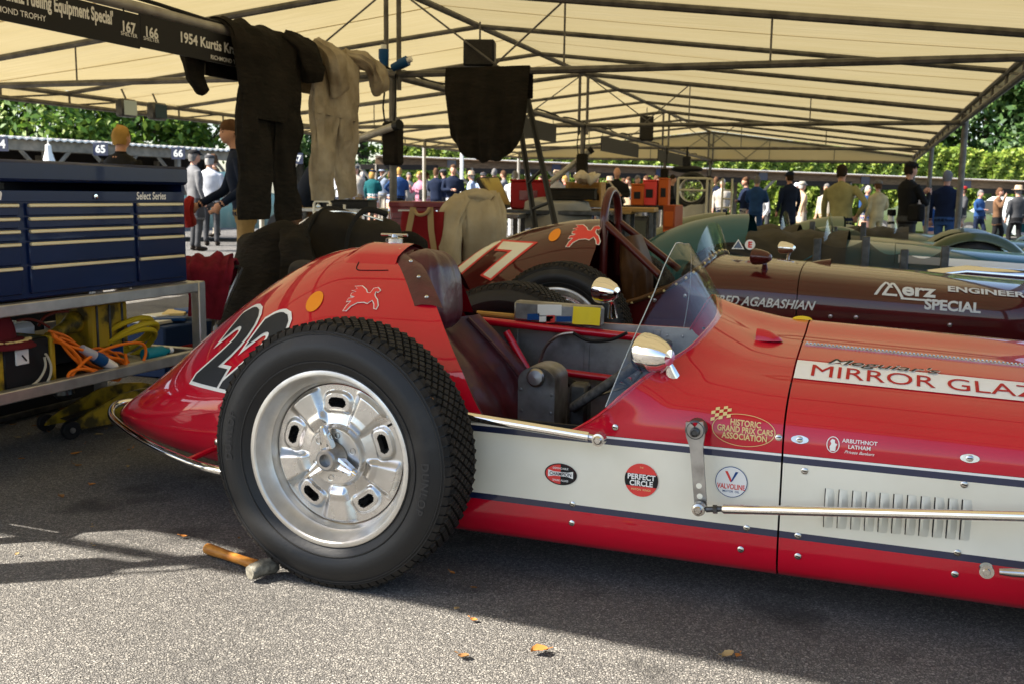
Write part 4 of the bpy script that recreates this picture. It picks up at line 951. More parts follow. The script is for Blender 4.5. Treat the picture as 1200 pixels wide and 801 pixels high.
# ------------------------------------------------------------------ maroon car
MAR = dict(up=UP_MAR, paint=M['maroon'], bands=False, drop=.19, rise=.35, cowl_rear=(-1.40,-.70), cowl_pow=3.2, flare=.012, inner=M['dark'],
    tail=dict(tip=-2.72, exp=1.75, top=[(-1.2,.955),(-1.50,.950),(-1.70,.915),(-1.9,.86),(-2.15,.745),(-2.35,.60),(-2.55,.43),(-2.66,.33),(-2.72,.27)],
        wid=[(-1.0,.482),(-1.6,.48),(-1.9,.44),(-2.2,.36),(-2.45,.255),(-2.62,.15),(-2.69,.08),(-2.72,.03)],
        bot=[(-1.0,.12),(-1.9,.135),(-2.3,.165),(-2.6,.195),(-2.72,.235)], mid=[(-1.0,.47),(-1.7,.45),(-2.1,.37),(-2.5,.28),(-2.72,.245)],
        front=(-1.42, [(0,-1.36),(.25,-1.34),(.5,-1.32),(.75,-1.33),(1,-1.36)])))
mar = make_car('race_car', 'maroon single-seat race car with a roll hoop, standing behind the red one', 5.606, -.2, MAR)
mr = mar.root; MW = mar.W
add_wheel(mr, -1.60, 4.96, .369, False, .3); add_wheel(mr, -1.60, 6.25, .369, True, 1.1); add_wheel(mr, 1.16, 4.95, .369, False, 2.); add_wheel(mr, 1.16, 6.26, .369, True, 0.)
mb = MB(); mb.tube([MW(-1.4,-.6,.369), MW(-1.4,.6,.369)], .035, 10); mb.build('rear_axle', M['darksteel'], mr)
mb = MB(); mb.tube([MW(1.36,-.6,.369), MW(1.36,.6,.369)], .025, 10); mb.build('front_axle', M['darksteel'], mr)
trim = mat('brown_leather_trim', (.10,.045,.015), .5, col2=(.06,.026,.010), scale=15)
pts = [mar.cowl_edge[i]+Vector((0,0,.004)) for i in range(3, 54)]
mb = MB(); mb.tube(pts, .022, 8, flat=.6); ct = mb.build('cockpit_trim', trim, mr)
for i in range(0, 51, 2):
    mb = MB(); p = pts[i]; cen = Vector((p.x, 5.606, .55)); n = (p-cen).normalized(); mb.ball(p+n*.014+Vector((.012,0,0)), .0085, 8, 5); mb.build('stud', M['gold'], ct)
hp = mat('hoop_paint', (.075,.010,.009), .34, spec=.1, coat=.7); mb = MB()
hoop = [Vector((-1.52, 5.606+.155*math.cos(a), .94+.175*math.sin(a))) for a in [PI*k/16 for k in range(17)]]
mb.tube([Vector((-1.52,5.606+.155,.62))]+hoop+[Vector((-1.52,5.606-.155,.62))], .024, 12); mb.build('roll_hoop', hp, mr)
for sg in (-1, 1): mb = MB(); mb.tube([Vector((-1.51,5.606+sg*.155,.93)), Vector((-1.17,5.606+sg*.26,.66))], .021, 10); mb.build('hoop_brace', hp, mr)
mb = MB(); cloth(mb, [(-1.36,5.606,.50),(-1.37,5.606,.70),(-1.40,5.606,.86)], [.34,.34,.24], [.14,.15,.10], (0,1,0), 28, .006, 12, 4); mb.build('seat', trim, mr, 70)
rows = []
for k in range(25):
    s_ = .26+.48*k/24; b0 = mar.uptf(mar.xrear(s_)+.02, s_, .012); q = math.sin(PI*k/24)**.5; top = b0+Vector((-.06*q,0,.17*q+.002)); rows.append([b0+(top-b0)*t for t in (0,.33,.66,1)])
shell(rows, .003).build('windscreen', M['glass'], mr, 60)
mirror(mr, onY(884, 301, 5.22), .10, .040, onY(896, 316, 5.24), 0, metal='maroon'); mirror(mr, Vector((-.60,5.98,.80)), .09, .036, Vector((-.56,5.96,.71)), 0)
mb = MB(); o = mar.uptf(-.10, .5, 0); rows = []
for i in range(9):
    t = i/8; w_ = .04*(1 if t > .3 else .4+2*t); h = .030*(t**.5); rows.append([o+Vector((-.11+.11*t, w_*math.cos(PI-a), h*math.sin(a)-.004)) for a in [PI*k/10 for k in range(11)]])
mb.grid(rows); mb.build('hood_scoop', M['maroon'], mr)
def on_mar_side(px, py): 
    o = onY(px, py, 5.13)
    for _ in range(5): o = onY(px, py, _mside(o.x, o.z, 0).y)
    lx = o.x+.2; best = min(range(0, 500), key=lambda k: abs(mar.uptf(lx, k/1000).z-o.z)); a0 = best/1000
    t_ = a0*56; j = int(t_); aa = mar.arc[j]+(mar.arc[j+1]-mar.arc[j])*(t_-j)
    return lambda u, v: mar.uptf(lx+u, mar.s_at(aa+v), .004)
_MUP = sec_interp(UP_MAR, 200)
def _mside(x, z, off=.004):
    lx = x+.2; hzv = 1-.19*max(0, lx+.25) if lx > -.25 else 1.; y = -.486
    for (ya, za), (yb, zb) in zip(_MUP, _MUP[1:]):
        za_ = .4515+(za-.4515)*hzv; zb_ = .4515+(zb-.4515)*hzv
        if za_ <= z <= zb_: y = ya+(yb-ya)*(z-za_)/(zb_-za_); break
    return Vector((x, 5.606+y*hw(lx)-off, z+off*.5))
mb = MB(); put2d(mb, scl(text2d('FRED AGABASHIAN', .062, .018, .35, maxlen=.03), .92, 1), on_mar_side(834, 356)); mb.build('driver_lettering', M['silverlet'], mr, 0)
mb = MB(); f0 = on_mar_side(1026, 346)
def st(x0, y0, x1, y1, w_, n_=10):
    h_ = abs(y1-y0) < .02; vs = []
    for i in range(n_+1): a, b = x0+(x1-x0)*i/n_, y0+(y1-y0)*i/n_; vs += [(a, b-w_), (a, b+w_)] if h_ else [(a-w_, b), (a+w_, b)]
    return vs, [(2*i, 2*i+1, 2*i+3, 2*i+2) if not h_ else (2*i, 2*i+2, 2*i+3, 2*i+1) for i in range(n_)]
for seg in ((0,0,.045,.098,.007),(.045,.098,.072,.05,.007),(.035,.0,.075,.095,.007),(.075,.095,.125,-.012,.007)): put2d(mb, st(*seg), f0)
put2d(mb, st(.03,.006,.098,.006,.006), f0); put2d(mb, scl(text2d('erz', .115, .03, 0, maxlen=.04), 1, 1, .118, .012), f0); put2d(mb, st(.115,-.009,.30,-.009,.005), f0)
put2d(mb, scl(text2d('ENGINEERING', .078, .03, 0, maxlen=.04), .92, 1), on_mar_side(1110, 342)); put2d(mb, scl(text2d('SPECIAL', .074, .035, 0, maxlen=.04), .92, 1), on_mar_side(1083, 362)); mb.build('sponsor_lettering', M['silverlet'], mr, 0)
number(mr, mar.tail_xz, '77', -2.25, .610, .20, .484, .064, M['pegasus'], M['cream'], 1.15, .035)
mtail = lambda x, z, off=.004: mar.tail_xz(x+.2, z, off)
def on_mtail(px, py):
    o = onY(px, py, 5.3)
    for _ in range(6): p = mtail(o.x, o.z, 0.); o = onY(px, py, p.y)
    return o
o = on_mtail(650, 276); mb = MB(); mb.add([mtail(o.x+.034*math.cos(t)*k, o.z+.034*math.sin(t)*k, .003) for k in (.001,.5,1) for t in [2*PI*q/30 for q in range(30)]], [(r_*30+k, r_*30+(k+1)%30, r_*30+30+(k+1)%30, r_*30+30+k) for r_ in range(2) for k in range(30)]); mb.build('orange_disc', M['orange'], mr, 0)
pegasus(mr, on_mtail(686, 277), .072, mtail)
for px, py in ((767,352),(803,347),(973,371),(1003,372),(1113,381)):
    o = onY(px, py, 5.116); mb = MB(); mb.lathe([(.012,-.002),(.010,.003),(.0002,.004)], 12, axis_frame(o, (0,-1,0))); mb.build('fastener', M['dullchrome'], mr)
mb = MB(); mb.tube([MW(.40,.50,.66), MW(.6,.54,.69), MW(1.2,.54,.66), MW(2.2,.52,.60)], .035, 12); mb.build('exhaust_pipe', M['chrome'], mr)
for z0, m_ in ((.0,'white'),): 
    p = onY(865, 288, 5.62); mb = MB(); mb.prism([(-.035,-.02),(.035,-.02),(0,.035)], 0, .003, axis_frame(p, (0,-1,.1), (1,0,0))); mb.build('warning_sticker', M['white'], mr)
    mb = MB(); mb.prism([(-.024,-.014),(.024,-.014),(0,.026)], .003, .005, axis_frame(p, (0,-1,.1), (1,0,0))); mb.build('sticker_triangle', M['navy'], mr)
    p = onY(879, 287, 5.62); mb = MB(); mb.lathe([(.028,0),(.028,.003),(.0002,.0035)], 20, axis_frame(p, (0,-1,.1))); mb.build('round_sticker', M['white'], mr)
    mb = MB(); put2d(mb, scl(text2d('E', .045, .04, 0, 'CENTER'), 1, 1, 0, -.015), lambda u, v: p+Vector((u,-.006,v))); mb.build('sticker_letter', M['pegasus'], mr, 0)
# ------------------------------------------------------------------ cars further down the marquee
M['teal'] = mat('teal_paint', (.008,.080,.10), .35, spec=.15, coat=.6); M['olive'] = mat('olive_green_paint', (.055,.075,.032), .35, spec=.15, coat=.6); M['palegreen'] = mat('pale_green_paint', (.10,.14,.09), .35, spec=.15, coat=.6)
M['tonneau'] = mat('brown_tonneau', (.06,.05,.032), .8, col2=(.035,.03,.02), scale=6, bump=.006, bscale=8)
def simple_racer(label, cx, cy, paint, up_scale, fenders, stripe=None, dz=0.):
    sp = dict(MAR); sp['paint'] = paint; c = make_car('race_car', label, cy, cx, sp); W = c.W
    for dx, dy, fs in ((-1.4,-.65,False),(-1.4,.65,True),(1.08,-.65,False),(1.08,.65,True)): add_wheel(c.root, cx+dx, cy+dy, .369, fs, dx+dy)
    rows = []
    for k in range(21):
        s_ = .28+.44*k/20; b0 = c.uptf(c.xrear(s_)+.02, s_, .012); q = math.sin(PI*k/20)**.5; top = b0+Vector((-.05*q,0,.20*q+.002)); rows.append([b0+(top-b0)*t for t in (0,.5,1)])
    shell(rows, .003).build('windscreen', M['glass'], c.root, 60)
    mb = MB(); P = [[c.uptf(-1.32+.75*i/10, .10+.80*j/14, .01)+Vector((0,0,.05*math.sin(PI*j/14)-.02*math.sin(i*1.7+j))) for j in range(15)] for i in range(11)]; mb.grid(P); mb.build('tonneau_cover', M['tonneau'], c.root, 60)
    if stripe:
        mb = MB(); P = [[c.uptf(-.20+1.9*i/16, .20+.08*j/3, .004) for j in range(4)] for i in range(17)]; mb.grid(P); mb.build('stripe', stripe, c.root, 60)
    if fenders:
        for dx in (-1.4, 1.08):
            for sg in (-1, 1):
                mb = MB(); rows = []
                for i in range(21):
                    a = rad(-8)+rad(196)*i/20; r0 = .47 if dx < 0 else .45; sx = 1.35 if math.cos(a) < 0 and dx < 0 else 1.15
                    rows.append([Vector((cx+dx+r0*sx*math.cos(a)*q2, cy+sg*(.65+yo), .37+r0*math.sin(a)*q2)) for yo, q2 in ((-.20,.93),(-.10,1.0),(.02,1.01),(.10,.97),(.125,.90),(.125,.82))])
                mb.grid(rows); mb.build('fender', paint, c.root, 60)
    for ch in [c.root]: ch.location.z = dz
    return c
simple_racer('teal race car with a white hood stripe parked beyond the maroon one', .25, 8.35, M['teal'], 1, False, M['white'])
simple_racer('olive green open sports car with fenders parked beyond the teal one', -.35, 11.0, M['olive'], 1, True, None, -.03)
simple_racer('pale green open sports car with fenders that a man in shirtsleeves leans on', .75, 13.4, M['palegreen'], 1, True, None, -.09)
# low dark barrier nets between the cars
netm = mat('dark_net', (.05,.042,.03), .7, alpha=.72)
for lab, pts_, y in (('low dark net barrier beside the nose of the maroon car', [(958,283),(1015,281),(1060,296),(1108,292)], 7.0), ('low dark net barrier in front of the pale green car', [(952,262),(978,268),(1012,263)], 9.9)):
    b = thing('net_barrier', lab, 'barrier', (onY(pts_[0][0], pts_[0][1], y).x, y, 0)); P = [onY(a, c_, y) for a, c_ in pts_]
    for i, (A, B) in enumerate(zip(P, P[1:])):
        mb = MB(); mb.grid([[Vector((A.x+(B.x-A.x)*u/8, y+.02*math.sin(u+v), (A.z+(B.z-A.z)*u/8-.05*math.sin(PI*u/8))-(.26+.03*math.sin(u))*v/4)) for v in range(5)] for u in range(9)]); mb.build('net_panel', netm, b, 70)
    for A in P: mb = MB(); mb.box((A.x, y, (A.z+.02)/2+.01), (.05,.03,A.z), b=.005); mb.build('stake', M['darksteel'], b)
# ------------------------------------------------------------------ blue tool chest on its aluminium trolley
M['blue'] = mat('blue_enamel', (.004,.015,.066), .30, spec=.2, coat=.25, col2=(.003,.011,.052), scale=4); M['brass'] = mat('cream_drawer_pull', (.72,.62,.38), .35, .3)
M['frame'] = mat('aluminium_tube', (.46,.45,.44), .4, .8, col2=(.34,.33,.32), scale=12)
CX0, CY0, CY1 = -3.0, 1.95, 3.735
tc_ = thing('tool_chest', 'wide blue metal tool chest with cream drawer pulls on the aluminium trolley', 'tool chest', (-3.3, 2.85, .675))
mb = MB(); mb.box((-3.29,(CY0+CY1)/2,.875), (.56,CY1-CY0,.40), b=.006); mb.build('cabinet', M['blue'], tc_)
mb = MB(); mb.box((-3.29,(CY0+CY1)/2,1.15), (.60,CY1-CY0+.02,.08), b=.012); mb.box((-3.005,(CY0+CY1)/2,1.16), (.012,CY1-CY0,.02), b=.003); mb.build('lid', M['blue'], tc_)
for yy in (CY0+.01, CY1-.01): mb = MB(); mb.box((-3.29,yy,1.09), (.56,.02,.05)); mb.build('lid_side', M['blue'], tc_)
mb = MB(); mb.box((-3.55,(CY0+CY1)/2,1.09), (.02,CY1-CY0,.05)); mb.build('back_panel', M['blue'], tc_)
cols = [(CY0+.03,2.80),(2.83,3.385),(3.405,3.705)]; hz_ = [1.024,.974,.928,.881,.793]; dbot = [.984,.938,.891,.803,.695]
for a, b in cols:
    for h, lo in zip(hz_, dbot):
        mb = MB(); mb.box((-3.006,(a+b)/2,(h+.010+lo)/2), (.016,b-a-.012,h+.010-lo-.004), b=.004); d_ = mb.build('drawer', M['blue'], tc_)
        mb = MB(); mb.box((-2.994,(a+b)/2,h), (.016,b-a-.016,.013), b=.003); mb.build('drawer_pull', M['brass'], d_)
mb = MB(); put2d(mb, scl(text2d('Select Series', .044, .02, .1), .82, 1), lambda u, v: Vector((-3.0015, 3.415+u, 1.046+v))); mb.build('lettering', M['white'], tc_, 0)
mb = MB(); put2d(mb, scl(text2d('Snap-on', .06, .03, .3), .9, 1), lambda u, v: Vector((-3.0015, 2.55+u, 1.046+v))); mb.build('lettering', M['white'], tc_, 0)
mb = MB(); mb.box((-3.006,(CY0+CY1)/2,1.058), (.006,CY1-CY0-.02,.042), b=.002); mb.build('header_strip', M['blue'], tc_)
mb = MB(); mb.lathe([(.010,0),(.010,.006),(.0002,.007)], 14, axis_frame((-3.003,3.18,1.057), (1,0,0))); mb.build('lock', M['chrome'], tc_)
tl = thing('trolley', 'aluminium tube trolley with a loaded lower shelf under the blue tool chest', 'trolley', (-3.3, 2.85, 0))
for x in (-2.985,-3.585):
    for z in (.648,.335): mb = MB(); mb.box((x,2.85,z), (.045,1.80,.045), b=.004); mb.build('rail', M['frame'], tl)
    for y in (1.93,3.775): mb = MB(); mb.box((x,y,.37), (.048,.048,.605), b=.004); mb.build('leg', M['frame'], tl); mb = MB(); mb.lathe([(.045,-.014),(.045,.014)], 16, axis_frame((x,y,.045), (0,1,0))); mb.lathe([(.0002,-.014),(.045,-.0141)], 16, axis_frame((x,y,.045), (0,1,0))); mb.lathe([(.045,.0141),(.0002,.014)], 16, axis_frame((x,y,.045), (0,1,0))); mb.build('castor', M['black'], tl)
for y in (1.93,3.775):
    for z in (.648,.335): mb = MB(); mb.box((-3.285,y,z), (.555,.045,.045), b=.004); mb.build('cross_rail', M['frame'], tl)
mb = MB(); mb.box((-3.285,2.85,.322), (.58,1.78,.008)); mb.build('shelf', M['darksteel'], tl)
SH = .330
# things on the shelf
def onS(px, py, x=-3.1): return onX(px, py, x)
yel = mat('grubby_yellow', (.42,.27,.015), .55, col2=(.06,.045,.012), scale=14, contrast=(.45,.62)); M['yel'] = yel
ch_ = thing('battery_charger', 'black battery charger with yellow ends and a dial on the trolley shelf', 'charger', (-3.13, 2.83, SH))
a, b = onS(6, 393), onS(54, 455); yy0, yy1 = 2.70, 2.97
mb = MB(); mb.box((-3.15,(yy0+yy1)/2,.425), (.22,yy1-yy0-.05,.19), b=.008); mb.build('case', M['black'], ch_)
for y in (yy0+.012, yy1-.012): mb = MB(); mb.box((-3.15,y,.425), (.23,.024,.19), b=.006); mb.build('end_plate', yel, ch_)
p = onS(26, 418, -3.035); mb = MB(); mb.box((-3.036,p.y,p.z), (.008,.062,.058), b=.003); dl = mb.build('dial', M['white'], ch_); mb = MB(); mb.box((-3.0305,p.y+.006,p.z-.004), (.002,.006,.03), Matrix.Rotation(.7,3,'X')); mb.build('needle', M['black'], dl)
cp = thing('cap', 'dark red peaked cap with a gold wreath on the battery charger', 'cap', (-3.12, 2.75, .52)); o = Vector((-3.12,2.74,.522)); cm = mat('dark_red_cloth', (.10,.008,.012), .9)
mb = MB(); rows = [[o+Vector((.085*math.cos(q)*math.cos(t*PI/2)**.6, .10*math.sin(q)*math.cos(t*PI/2)**.6, .115*math.sin(t*PI/2))) for q in [2*PI*k/24 for k in range(24)]] for t in [k/8 for k in range(9)]]; mb.grid(rows, cv=True); mb.build('crown', cm, cp, 70)
mb = MB(); P = [[o+Vector((.085*math.cos(q)*(1+.75*t)+.0, .10*math.sin(q)*(1+.25*t)+.03*t, .012-.03*t*t)) for q in [-1.15+2.3*k/12 for k in range(13)]] for t in [0,.33,.66,1]]; mb.grid(P); mb.grid([[v-Vector((0,0,.004)) for v in r_] for r_ in P]); br = mb.build('peak', cm, cp, 70)
for k in range(7):
    q = -.9+1.8*k/6
    for s_ in (-1, 1): mb = MB(); mb.ball(o+Vector((.085*math.cos(q)*1.45, .10*math.sin(q)*1.14+.014+.008*s_, .012-.008)), (.012,.008,.004), 8, 4, Matrix.Rotation(.6*s_,3,'Z')); mb.build('wreath_leaf', M['gold'], br)
# orange cable with connector
oc = mat('orange_cable', (.75,.17,.012), .5); og = thing('extension_cable', 'tangled orange extension cable lying over the trolley shelf', 'cable', (-3.08, 3.1, SH))
rnd = random.Random(5); mb = MB()
def S3(px, py, dx=0): return onX(px, py, -3.06+dx)
base = [(62,392),(75,398),(95,408),(118,412),(140,418),(147,428),(138,440),(120,436),(98,424),(80,408),(66,396)]
for k in range(6):
    pts_ = [S3(a+rnd.uniform(-5,5), b+rnd.uniform(-5,4)+k*1.2-2, -.05+.02*k+rnd.uniform(-.01,.01)) for a, b in base]; mb.tube(crom(pts_, 40), .0062, 7)
mb.tube(crom([S3(a, b, .06) for a, b in ((62,394),(85,410),(95,425),(86,436),(80,447),(90,432),(110,415),(140,404),(165,402),(171,412),(166,428))], 50), .0065, 7)
mb.tube(crom([S3(a, b, .065) for a, b in ((79,450),(82,436),(100,432),(122,439),(146,430),(147,414))], 40), .0065, 7); mb.build('loops', oc, og)
mb = MB(); mb.tube(crom([S3(a, b, -.04) for a, b in ((45,382),(52,372),(66,366),(80,365))], 16), .006, 6); mb.tube(crom([S3(a, b, -.03) for a, b in ((20,376),(34,374),(48,378),(58,384))], 16), .005, 6); mb.build('dark_lead', mat('red_brown_lead', (.12,.02,.01), .5), og)
A, B = S3(96, 408, .05), S3(134, 430, .05); mb = MB(); mb.tube([A, A+(B-A)*.35, A+(B-A)*.38], [.016,.021,.021], 14); mb.build('plug_grey', mat('grey_plastic', (.42,.43,.46), .5), og)
mb = MB(); mb.tube([A+(B-A)*.36, A+(B-A)*.66], .025, 14); mb.build('plug_blue', bl, og); mb = MB(); mb.tube([A+(B-A)*.66, B], [.023,.020], 14); mb.build('plug_white', M['white'], og)
wc = thing('white_flex', 'loose white flex hanging from the battery charger', 'cable', (-3.03,2.95,SH)); mb = MB(); mb.tube(crom([S3(a, b, .05) for a, b in ((10,462),(30,455),(45,445),(53,430),(52,418))], 20), .005, 6); mb.tube(crom([S3(a, b, .055) for a, b in ((47,456),(57,444),(60,430),(56,418),(53,414))], 20), .005, 6); mb.build('flex', mat('ivory_flex', (.45,.42,.32), .5), wc)
jc = thing('oil_can', 'grubby yellow metal can with a spout on the trolley shelf', 'can', (-3.28,3.25,SH)); a, b = onX(92, 366, -3.22), onX(140, 400, -3.22)
mb = MB(); mb.box((-3.28,(a.y+b.y)/2+.02,.50), (.20,b.y-a.y,.20), b=.012); cn = mb.build('can_body', yel, jc)
mb = MB(); mb.tube([(-3.26,a.y+.02,.52),(-3.24,a.y-.06,.505),(-3.22,a.y-.17,.485)], [.05,.028,.020], 12); mb.build('spout', yel, jc)
for k in range(3): mb = MB(); mb.box((-3.178,a.y+.06+k*.075,.50), (.006,.012,.18), b=.002); mb.build('rib', M['darksteel'], cn)
hs_ = thing('yellow_hose', 'coiled yellow air hose on the trolley shelf', 'hose', (-3.25,3.58,SH)); mb = MB(); hm = mat('yellow_hose', (.62,.45,.02), .45); c0 = Vector((-3.24,3.565,.415))
pts_ = []
for k in range(120): t = k/119; an = t*2*PI*3.4; r_ = .155+.012*math.sin(an*.7); pts_.append(c0+Vector((.10*math.cos(an)+.02*t, r_*math.sin(an), .085*math.cos(an)*1.0-.01+.030*math.sin(an*.33))))
mb.tube(pts_, .0125, 8); mb.build('coil', hm, hs_)
bx = thing('blue_case', 'small blue tool case standing on the trolley shelf inside the hose coil', 'case', (-3.30,3.52,SH)); mb = MB(); mb.box((-3.32,3.53,.43), (.10,.15,.19), b=.012); mb.build('shell', bl, bx); mb = MB(); mb.tube([(-3.32,3.49,.525),(-3.32,3.50,.555),(-3.32,3.56,.555),(-3.32,3.57,.525)], .007, 6); mb.build('handle', M['black'], bx)
tp = thing('teal_bottle', 'teal plastic bottle lying at the end of the trolley shelf', 'bottle', (-3.08,3.6,SH)); mb = MB(); mb.lathe([(.0002,-.07),(.028,-.07),(.030,-.06),(.030,.03),(.014,.055),(.012,.07),(.0002,.07)], 16, axis_frame((-3.07,3.58,SH+.032), (.1,1,0))); mb.build('bottle_body', mat('teal_plastic', (.01,.22,.28), .4), tp); mb = MB(); mb.lathe([(.015,.07),(.015,.09),(.0002,.09)], 12, axis_frame((-3.07,3.58,SH+.032), (.1,1,0))); mb.build('bottle_cap', M['white'], tp)
ts = thing('steel_tool_tray', 'dark tool tray at the back of the trolley shelf', 'tray', (-3.42,2.95,SH)); mb = MB(); mb.box((-3.42,3.0,.40), (.2,.9,.13), b=.01); mb.build('tray', M['black'], ts); mb = MB(); mb.box((-3.42,2.92,.50), (.18,.5,.07), b=.02); mb.build('cloth_bundle', M['white'], ts)
# trolley jack on the ground
jk = thing('trolley_jack', 'scuffed yellow trolley jack on the ground under the trolley', 'jack', (-3.35,3.6,0)); j0, j1 = Vector((-3.42,3.34,.045)), Vector((-3.20,4.02,.05))
dx_ = (j1-j0).normalized(); F_ = Matrix(((dx_.x,0,-dx_.y,j0.x),(dx_.y,0,dx_.x,j0.y),(0,1,0,0),(0,0,0,1)))
prof = [(-.02,.035),(.0,.06),(.10,.11),(.25,.165),(.36,.175),(.46,.165),(.58,.13),(.66,.09),(.70,.06),(.66,.04),(.3,.035)]
for s_ in (-.10,.085): mb = MB(); mb.prism(prof, s_, s_+.014, F_); mb.build('side_plate', yel, jk)
mb = MB(); mb.prism([(.02,.07),(.40,.13),(.42,.11),(.06,.05)], -.03, .03, F_); mb.build('lift_arm', M['darksteel'], jk)
for u, s_ in ((.0,-.12),(.0,.10),(.64,-.12),(.64,.10)): mb = MB(); mb.lathe([(.0002,.0),(.038,.0),(.042,.006),(.042,.024),(.038,.03),(.0002,.03)], 20, F_ @ Matrix.Translation((u,.042,s_))); wj = mb.build('wheel', M['black'], jk); mb = MB(); mb.lathe([(.013,-.004),(.013,.034)], 10, F_ @ Matrix.Translation((u,.042,s_))); mb.lathe([(.0002,-.0045),(.013,-.004)], 10, F_ @ Matrix.Translation((u,.042,s_))); mb.build('hub', M['steel'], wj)
mb = MB(); mb.lathe([(.0002,.016),(.018,.016),(.02,.0)], 14, F_ @ Matrix.Translation((.38,.125,-.101)) @ Matrix.Rotation(PI,4,'X')); mb.build('pivot', M['darksteel'], jk)
mb = MB(); mb.lathe([(.0002,.03),(.04,.03),(.045,.0),(.03,-.02)], 16, Matrix.Translation(j0+dx_*.03+Vector((0,0,.14)))); mb.build('saddle', M['darksteel'], jk); mb = MB(); mb.tube([j1+Vector((0,0,.05)), j1+Vector((.1,.35,.35))], .014, 8); mb.build('handle', M['darksteel'], jk)
fc = thing('light_block_case', 'long black box added on the ground behind the trolley to block light', 'case', (-4.05,3.2,0)); mb = MB(); mb.box((-4.05,3.2,.31), (.5,1.7,.60), b=.02); mb.build('shell', M['black'], fc)  # added black box that blocks the light behind the trolley
for z in (.03,.60): mb = MB(); mb.box((-4.05,3.2,z), (.515,1.715,.03), b=.004); mb.build('edge_trim', M['darksteel'], fc)
for y in (2.7,3.7): mb = MB(); mb.box((-3.795,y,.40), (.012,.10,.10), b=.004); mb.build('latch', M['steel'], fc)
# blue crate with red panel
cr = thing('blue_crate', 'blue oil crate with a red lettered panel on the ground behind the tail', 'crate', (-4.0,4.85,0)); mb = MB(); mb.box((-4.08,4.88,.15), (.36,.52,.30), b=.01); mb.build('box', mat('blue_card', (.01,.035,.13), .6), cr)
mb = MB(); mb.box((-3.897,4.88,.12), (.008,.46,.11), b=.002); pn = mb.build('panel', mat('red_panel', (.32,.01,.012), .5), cr); mb = MB(); put2d(mb, scl(text2d('MOBIL', .10, .04), .95, 1), lambda u, v: Vector((-3.892, 4.70+u, .085+v))); mb.build('lettering', M['white'], pn, 0)
for k in range(5): mb = MB(); mb.box((-4.08+.05*math.sin(k*2), 4.72+k*.08, .315+.008*k), (.22,.13,.02), Matrix.Rotation(k*.7,3,'Z'), b=.003); mb.build('packet', M[('white','bluelet','white','gold','bluelet')[k]], cr)
# mallet by the rear wheel
md = thing('mallet', 'hammer with a varnished wooden handle and battered head beside the rear wheel', 'hammer', tuple(onZ(300, 662, 0))); h0, h1 = onZ(243, 642, .018), onZ(302, 662, .028)
mb = MB(); mb.tube(crom([h0, h0+(h1-h0)*.3, h0+(h1-h0)*.7, h1], 14), [.0165,.0168,.017,.0165,.0158,.015,.0146,.0142,.014,.014,.014,.0145,.015,.0155,.016], 12, flat=1.0); mb.build('handle', mat('varnished_wood', (.48,.21,.04), .35, col2=(.30,.11,.02), scale=22, stretch=(1,1,6)), md)
hd = onZ(308, 664, .034); mb = MB(); rows = []
for i in range(13):
    t = -1+2*i/12; rows.append([hd+Vector((.35*.042*t, .042*t, -.004*abs(t)))+Vector((math.cos(q)*.94, -.35*math.cos(q), math.sin(q)))*(.024*(1-.22*abs(t)**3)*(1+.22*mnoise.noise(Vector((t*3, math.cos(q)*2, math.sin(q)*2)))+.10*mnoise.noise(Vector((t*9, math.cos(q)*6, math.sin(q)*6))))) for q in [2*PI*k/18 for k in range(18)]])
mb.grid(rows, cv=True); mb.add(rows[0], [tuple(range(17,-1,-1))]); mb.add(rows[-1], [tuple(range(18))]); mb.build('head', mat('battered_lead', (.26,.24,.19), .6, .2, col2=(.10,.09,.07), scale=60, bump=.003), md, 60)
# fallen leaves
lm_ = [mat('dead_leaf_orange', (.42,.17,.04), .7), mat('dead_leaf_brown', (.20,.10,.035), .8), mat('dead_leaf_tan', (.34,.24,.11), .8)]
rnd = random.Random(9)
spots = [(632,765,34),(556,690,14),(535,714,16),(555,727,16),(543,770,22),(853,769,26),(865,770,16),(72,583,22),(117,510,30),(88,532,26),(92,546,22),(150,547,14),(100,470,20),(40,500,18),(20,650,12),(215,629,18),(280,631,10),(108,618,12),(70,480,20),(130,500,16),(60,530,15),(530,672,14),(15,498,22),(110,640,9)]+[(rnd.uniform(0, 215), rnd.uniform(488, 575), rnd.uniform(8, 20)) for _ in range(22)]
for k, (px, py, sz) in enumerate(spots):
    p = onZ(px, py, .004); L_ = sz*2.4/1167*.62; an = rnd.uniform(0, 6.28); mb = MB(); rows = []
    for i in range(7):
        t = i/6; w_ = L_*.36*math.sin(PI*(t*.92+.05))*(1+.25*(i % 2)); rows.append([Vector(((t-.5)*L_, w_*s_, .003+.16*L_*abs(s_)**1.5+.18*L_*math.sin(t*3+k)*.5+.06*L_)) for s_ in (-1,-.5,0,.5,1)])
    R = Matrix.Rotation(an, 3, 'Z'); mb.grid([[R @ v for v in r_] for r_ in rows]); mb.tube([R @ Vector((-.5*L_,0,.01)), R @ Vector((-.8*L_,0,.012))], .0012, 4)
    o = mb.build('fallen_leaf', lm_[k % 3 if k else 0], None, 70); o.location = p; tag(o, 'large curled orange dead leaf on the sunlit asphalt' if k == 0 else 'small dead leaf lying on the asphalt around the red car', 'leaf', None if k == 0 else 'fallen leaves on the asphalt')
lf = MB(); p = onY(500, 472, 2.30); 
for dx, dz, r_ in ((0,0,.012),(.012,.012,.008),(-.008,-.012,.007)): lf.ball(p+Vector((dx,-.0,dz)), (r_,.004,r_*.8), 8, 4)
o = lf.build('crushed_leaf', lm_[0], RWHEEL, 0, local=False); o.location = -RWHEEL.location
